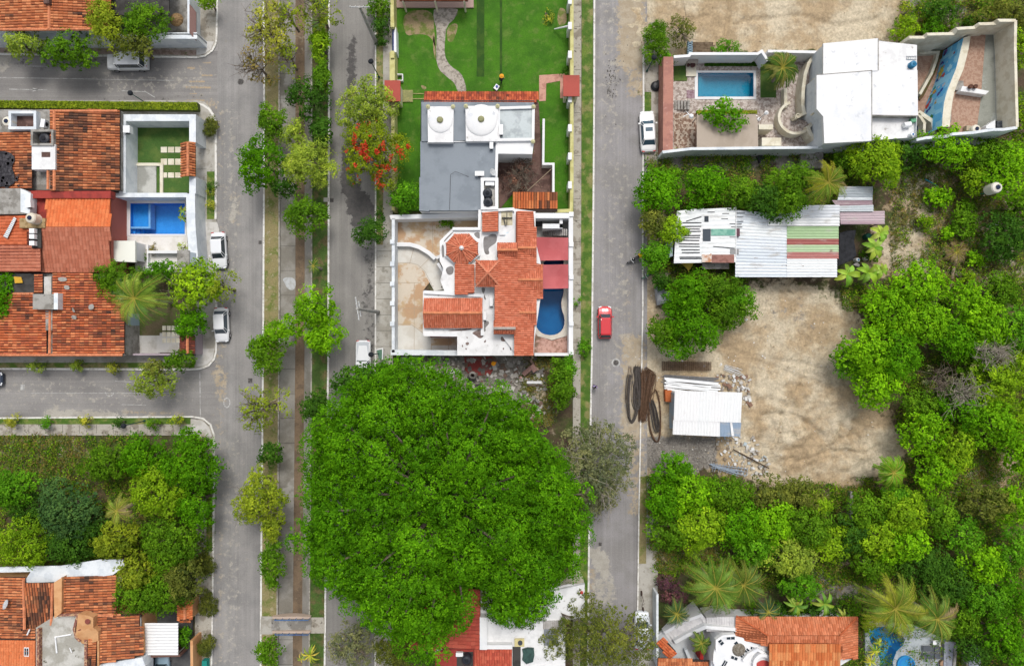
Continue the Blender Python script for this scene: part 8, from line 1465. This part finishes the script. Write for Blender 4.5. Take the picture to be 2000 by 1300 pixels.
# the wood on the right
G = 'trees of the eastern wood'
wood = [(1840, 20, 34, 3.4, 'dark', 'low tree at the top right beyond the scrap pile', 18), (1965, 22, 46, 5, 'olive', 'olive tree in the top right corner', 30), (1992, 95, 20, 5, 'lime', 'lime tree behind the villa rear wall near its top', 40), (1995, 235, 16, 5, 'lime', 'green tree behind the villa rear wall near its bottom', 50),
 (1775, 300, 34, 4.5, 'dark', 'shaded tree right of the lime tree under the villa', 26), (1850, 290, 52, 5.5, 'lime2', 'bright lime tree below the villa terrace', 34), (1925, 300, 40, 5, 'mid', 'green tree between lime tree and water tank tower', 30), (1972, 330, 46, 6, 'lime2', 'lime tree right of the white water tank', 50), (1905, 345, 22, 4, 'lime', 'small lime tree beside the tank tower', 30),
 (1835, 388, 26, 1.8, 'lime2', 'low lime bush in the upper part of the dirt clearing', 20), (1808, 434, 16, 1.4, 'lime', 'small round bush in the dirt clearing', 12), (1852, 455, 14, 1.4, 'lime2', 'tiny bright bush in the middle of the clearing', 12), (1885, 430, 26, 2, 'mid', 'loose low bush right of the clearing centre', 36), (1970, 460, 42, 4, 'dark', 'dark fern-like thicket at the right edge of the clearing', 48), (1992, 400, 20, 4, 'mid', 'green tree at the right picture edge by the clearing', 34),
 (1700, 498, 16, 1.2, 'mid', 'low bush by the banana plants', 12), (1905, 505, 16, 1.6, 'lime2', 'bush beside the fallen dry palm leaves', 14), (1885, 540, 14, 1.6, 'lime', 'small bush below the fallen dry palm leaves', 14),
 (1800, 560, 50, 5.5, 'lime2', 'lime tree at the top of the eastern wood left of the dead trunk', 42), (1740, 610, 50, 5.5, 'lime2', 'lime tree bordering the dirt yard at its upper right', 44), (1815, 632, 46, 6, 'lime2', 'bright tree just left of the dead trunk foot', 44), (1700, 690, 54, 6, 'lime2', 'bright lime tree bulging into the dirt yard', 44), (1760, 700, 48, 6.5, 'vivid', 'vivid tree inside the wood behind the bulging lime tree', 44), (1715, 752, 46, 5.5, 'lime2', 'lime tree above the eroded dirt mounds', 42), (1672, 708, 36, 4, 'bright', 'low outlying bush of the wood on the yard side', 30),
 (1895, 590, 44, 5.5, 'lime2', 'bright tree right of the dead trunk', 40), (1960, 570, 34, 4.5, 'mid', 'mid green tree near the right edge level with the shack', 34), (1865, 665, 40, 6, 'vivid', 'vivid tree in the wood below the dead trunk', 38), (1935, 640, 46, 6, 'lime2', 'bright tree level with the red car near the right edge', 42), (1990, 640, 30, 6, 'bright', 'green tree cut by the right edge, upper one', 46), (1910, 700, 36, 5.5, 'mid', 'mid green tree among grey bare branches', 34), (1940, 745, 48, 6.5, 'lime', 'rounded lime tree right of the bare branches', 42), (1992, 725, 34, 6, 'lime', 'lime tree at the right edge beside the rounded one', 40),
 (1800, 792, 34, 5, 'mid', 'smaller green tree by the yard bushes', 26), (1885, 800, 44, 6, 'vivid', 'vivid green tree below the bare branches', 38), (1810, 845, 42, 6, 'lime2', 'lime tree poking toward the eroded mounds', 40), (1945, 830, 50, 6.5, 'lime2', 'large lime tree at the lower right of the bare branches', 46), (1990, 810, 30, 6, 'lime', 'tree at the right edge below the rounded lime one', 36), (1870, 868, 34, 5.5, 'lime', 'yellowish tree left of the brown gully', 30), (1990, 890, 28, 6, 'lime2', 'tree at the right edge beside the brown gully', 36), (1830, 925, 36, 5.5, 'lime2', 'bright tree above the dark gap at the yard corner', 36), (1860, 905, 30, 5, 'lime', 'lime tree touching the brown gully', 24),
 (1752, 968, 28, 4.5, 'bright', 'small tree below the starburst palm', 18),
 (1318, 925, 42, 5, 'vivid', 'dark green tree beside the grey gravel patch', 34), (1300, 978, 38, 5, 'vivid', 'tree on the pavement side below the gravel patch', 36), (1352, 965, 48, 5.5, 'lime2', 'bright tree below the gravel patch', 42), (1420, 965, 44, 4.5, 'mid', 'mid green tree below the pile of steel frames', 34), (1310, 1035, 44, 5, 'mid', 'tree overhanging the lower right pavement', 38), (1372, 1030, 50, 5.5, 'lime', 'lime tinted tree above the dry brush', 44), (1440, 1025, 48, 5.5, 'vivid', 'vivid tree right of the dry brush', 42),
 (1500, 965, 46, 4.5, 'olive', 'olive scrub along the yard lower edge', 30), (1575, 972, 46, 4.5, 'olive', 'grey olive scrub right of the first along the yard', 30), (1510, 1025, 44, 5.5, 'lime2', 'lime tree in the lower wood left of the stone wall', 40), (1580, 1030, 44, 5.5, 'mid', 'tree directly left of the thin stone wall', 42), (1475, 1072, 42, 5, 'bright', 'green tree above the twin coconut palms', 30), (1540, 1090, 46, 5.5, 'pale', 'pale green tree between palms and stone wall', 38), (1630, 1065, 40, 5, 'lime', 'tree at the lower end of the stone wall', 32), (1565, 1145, 40, 4.5, 'bright', 'green tree above the big orange roof', 28), (1600, 985, 26, 4.5, 'lime', 'small tree at the top end of the stone wall', 20),
 (1700, 1000, 44, 5.5, 'mid', 'tree right of the stone wall top', 38), (1665, 1045, 30, 5, 'dark', 'dark tree just right of the stone wall', 32), (1762, 1002, 46, 6, 'lime', 'lime tree below the starburst palm group', 38), (1722, 1052, 50, 6, 'lime', 'rounded lime tree above the yellow palm', 40), (1775, 1062, 42, 6.5, 'lime2', 'bright tall tree above the deep dark gap', 36), (1825, 1000, 40, 5.5, 'mid', 'mid tree left of the brown scrub patch', 36), (1700, 1105, 38, 4.5, 'mid', 'low tree left of the yellow palm', 26), (1810, 1105, 46, 5, 'dark', 'dark tree behind the yellow palm', 44), (1862, 1140, 44, 5, 'dark', 'dark tree right of the greener palm', 40),
 (1880, 1045, 40, 5, 'bright', 'green tree in the lower right wood beside the brown scrub', 36), (1935, 985, 42, 5.5, 'olive', 'olive tree below the brown gully', 34), (1985, 985, 30, 5.5, 'lime2', 'lime tree at the right edge below the gully', 40), (1920, 1105, 44, 5.5, 'lime2', 'lime tree in the lower right above the green one', 38), (1985, 1075, 34, 5.5, 'bright', 'tree at the right edge, fourth from the bottom', 42), (1930, 1170, 44, 6, 'bright', 'bright green tree near the bottom right terrace', 38), (1985, 1165, 34, 6, 'vivid', 'tree at the right edge, third from the bottom', 42), (1880, 1208, 36, 4, 'mid', 'tree right of the sun loungers', 34), (1955, 1240, 46, 5.5, 'vivid', 'broad tree in the bottom right corner', 36), (1990, 1280, 30, 5.5, 'bright', 'lowest tree at the right edge', 30), (1905, 1268, 34, 4, 'dark', 'dark scrub tree by the grey terrace edge', 26)]
for x, y, r, h, p, l, ry in wood:
    tree(x, y, r*1.06, h, p, l, ry=ry*1.06, group=G, gap=.1, under=.35, leaf=.24 if p != 'lime2' else .28, dens=.9)
tree(1930, 690, 50, 6.5, 'grey', 'bare grey branching tree inside the eastern wood', ry=34, dens=.12, gap=.4, twigs=60, under=0, bark=BARKG)
tree(1875, 765, 46, 6, 'grey', 'second bare grey tree, just below the first', ry=34, dens=.12, gap=.4, twigs=50, under=0, bark=BARKG)
tree(1835, 745, 34, 5, 'grey', 'brown twiggy thicket beside the vivid trees', ry=34, dens=.15, gap=.4, twigs=40, under=0)
palm(1745, 922, 36, 4.5, 'starburst palm with lime fronds at the yard lower corner', n=24, seed=11, pal=('#7aa81e', '#8db82c', '#69961c'), lw=.11)
palm(1398, 1148, 68, 7, 'large coconut palm above the white stairs', n=22, seed=12, pal=('#80a038', '#6e9030', '#9aae44'))
palm(1452, 1142, 56, 6, 'darker coconut palm right of the large one above the stairs', n=16, seed=13, pal=('#66802c', '#718a34', '#8a983c'))
palm(1748, 1188, 76, 7.5, 'golden fronded coconut palm over the blue pool', n=22, seed=14, pal=('#b4b43a', '#9aac38', '#7c9a30'))
palm(1830, 1208, 60, 7, 'greener coconut palm over the pool terrace', n=19, seed=15, pal=('#84a03c', '#9cae48', '#688c32'), dead=2)
palm(1322, 1198, 32, 3.5, 'small dark bushy palm at the foot of the white stairs', n=20, seed=16, pal=('#4f6f3a', '#5c7a40', '#6f8a48'))
palm(1500, 1195, 34, 4, 'dark palm over the left end of the big orange roof', n=14, seed=17, pal=('#4a7038', '#3f6434', '#5c8040'))
palm(1370, 1255, 26, 3.2, 'small palm in the courtyard of the domed white house', n=9, seed=18, pal=('#6f8a34', '#7f9638', '#5a7a2c'), lw=.11)
for i, (x, y, r, l) in enumerate(((1555, 1182, 24, 'left'), (1610, 1178, 26, 'middle'), (1648, 1205, 20, 'right'))): banana(x, y, r, 3.4, 'broad leaved palm over the big orange roof eave, %s of three' % l, n=10, seed=20+i, group='broad leaved palms at the orange roof', name='broad_leaf_palm', cat='palm tree', pal=('#8aa83c', '#5f8a30', '#a0b048'), wide=.13)
for i, (x, y, r, l) in enumerate(((1720, 455, 22, 'uppermost of the group by the black cloth'), (1708, 484, 24, 'second from the top by the black cloth'), (1655, 535, 26, 'below the black cloth, left one'), (1695, 532, 26, 'below the black cloth, middle one'), (1722, 528, 18, 'rightmost beside the pale dirt'))): banana(x, y, r, 2.4, 'green banana plant ' + l, n=7, seed=40+i)
palm(1528, 132, 40, 4, 'thick fan-like palm beside the rectangular pool', n=26, seed=33, pal=('#527028', '#6f8832', '#93904a', '#64802e'), lw=.13)
tree(1418, 222, 38, 4.6, 'vivid', 'rosette leaved tree overhanging the beige car port', ry=30, gap=.15, leaf=.3, zb=3.0, clump=.38, lobe=.7, under=0)
shrub(1870, 232, 14, 2.6, 'mid', 'sparse potted tree on the villa upper terrace', ry=20, gap=.3, dens=.5, twigs=8)
shrub(1318, 1160, 22, 2.6, 'magenta', 'purple flowering bush above the small dark palm', ry=26)
shrub(1300, 1135, 16, 2, 'magenta', 'smaller purple flowering bush by the lower right pavement', ry=14)
for i, (x, y, r) in enumerate(((1708, 1270, 15), (1700, 1290, 14), (1716, 1254, 10))): banana(x, y, r, 1.3, ('yellow spiky shrub beside the curved blue pool, middle of three', 'yellow spiky shrub at the bottom edge by the curved pool', 'smallest yellow spiky shrub, uppermost by the curved pool')[i], n=16, seed=60+i, group='spiky yellow shrubs by the pool', name='dracaena', cat='shrub', pal=('#d0cc40', '#b8bc38', '#8aa034'), wide=.08)
shrub(1696, 1222, 12, 2, 'lime', 'pale green bush at the pool upper left corner', ry=18)
shrub(867, 434, 16, 1.4, 'mid', 'low green bush against the villa garden wall above the octagonal roof', ry=11)
shrub(1124, 588, 5, 1, 'bright', 'tiny weed bush on the pavement beside the kidney pool', ry=9)
for i, (x, r, p) in enumerate(((1466, 17, 'mid'), (1523, 20, 'dark'), (1552, 16, 'mid'), (1585, 20, 'dark'), (1632, 18, 'dark'), (1662, 17, 'mid'))): shrub(x, 1192, r, 3.0, p, 'dark garden bush behind the big orange roof, %s from the left of six' % ('first', 'second', 'third', 'fourth', 'fifth', 'sixth')[i], ry=13, group='bushes behind the orange roof', leaf=.22)
# scrub and ground cover
cover('undergrowth', [(rc(1640, 540, 2060, 1320), 1.), (rc(1262, 930, 1700, 1150), .5), (rc(1740, 270, 2060, 560), .16), (rc(-60, 850, 415, 1130), .4), (rc(1260, 300, 1700, 420), .2), (rc(1262, 480, 1460, 690), .2), (rc(1760, 0, 2050, 60), .12)], 14000, 1.5, ['mid', 'olive', 'lime', 'dark', 'rust'], 'knee high mixed weeds and scrub under the trees', seed=8)
cover('dry_weeds', [(rc(1740, 330, 1960, 560), 1.), (rc(1850, 870, 2000, 980), .6), (rc(1280, 1060, 1420, 1110), .5), (rc(1020, 700, 1080, 830), .4), (rc(0, 850, 160, 920), .6), (rc(1262, 560, 1300, 700), .2)], 1500, .35, ['rust', 'olive', 'grey'], 'dry brown weeds and leaf litter on bare soil', leaf=.22, seed=9)
# clipped hedges
def hedge(poly, h, pal, label, n, leaf=.16, name='hedge'):
    rs = np.random.RandomState(n); xs_ = [p[0] for p in poly]; ys_ = [p[1] for p in poly]; X = rs.uniform(min(xs_), max(xs_), n); Y = rs.uniform(min(ys_), max(ys_), n); ok = sd_poly(X, Y, poly) > 0; X, Y = X[ok], Y[ok]; m = len(X)
    z = h*rs.uniform(.8, 1.05, m); k = (H-z)/H*S; P = np.stack([(X-1000)*k, (650-Y)*k, z], 1); nr = rs.randn(m, 3)*.4+[0, 0, 1]; nr /= np.linalg.norm(nr, axis=1, keepdims=True); T = vnoise(X, Y, 5, 3)*3-1.5+rs.normal(0, .4, m)
    c = W(sum(xs_)/len(xs_), sum(ys_)/len(ys_), 0); t = bpy.data.objects.new(name, None); COL.objects.link(t); t.location = c; tag(t, label, 'hedge')
    npmesh('foliage', leafquads(P, nr, leaf*rs.uniform(.7, 1.4, m), rs, .6), None, tint(pal, T, rs), LEAF, t)
    build('branches', MB().prism(poly, h*.8, 0), M('hedge inside', '#4f5a2a', fine=.3), t)
hedge([(-300, 193), (385, 200), (386, 213), (385, 215), (-300, 207)], 1.1, 'ylime', 'long yellow green clipped hedge along the side street', 15000)
hedge(rc(1376, 120, 1485, 129), .5, 'dark', 'low dark planting strip above the rectangular pool', 1500)
hedge([(1361, 215.5), (1478, 216), (1478, 222), (1361, 222)], .9, 'yellow', 'narrow yellow hedge between pool deck and car port', 1500)
hedge([(1797, 90), (1848, 88), (1851, 106), (1838, 112), (1832, 100), (1797, 100)], .5, 'rust', 'reddish planting bed beside the painted wall', 1500)
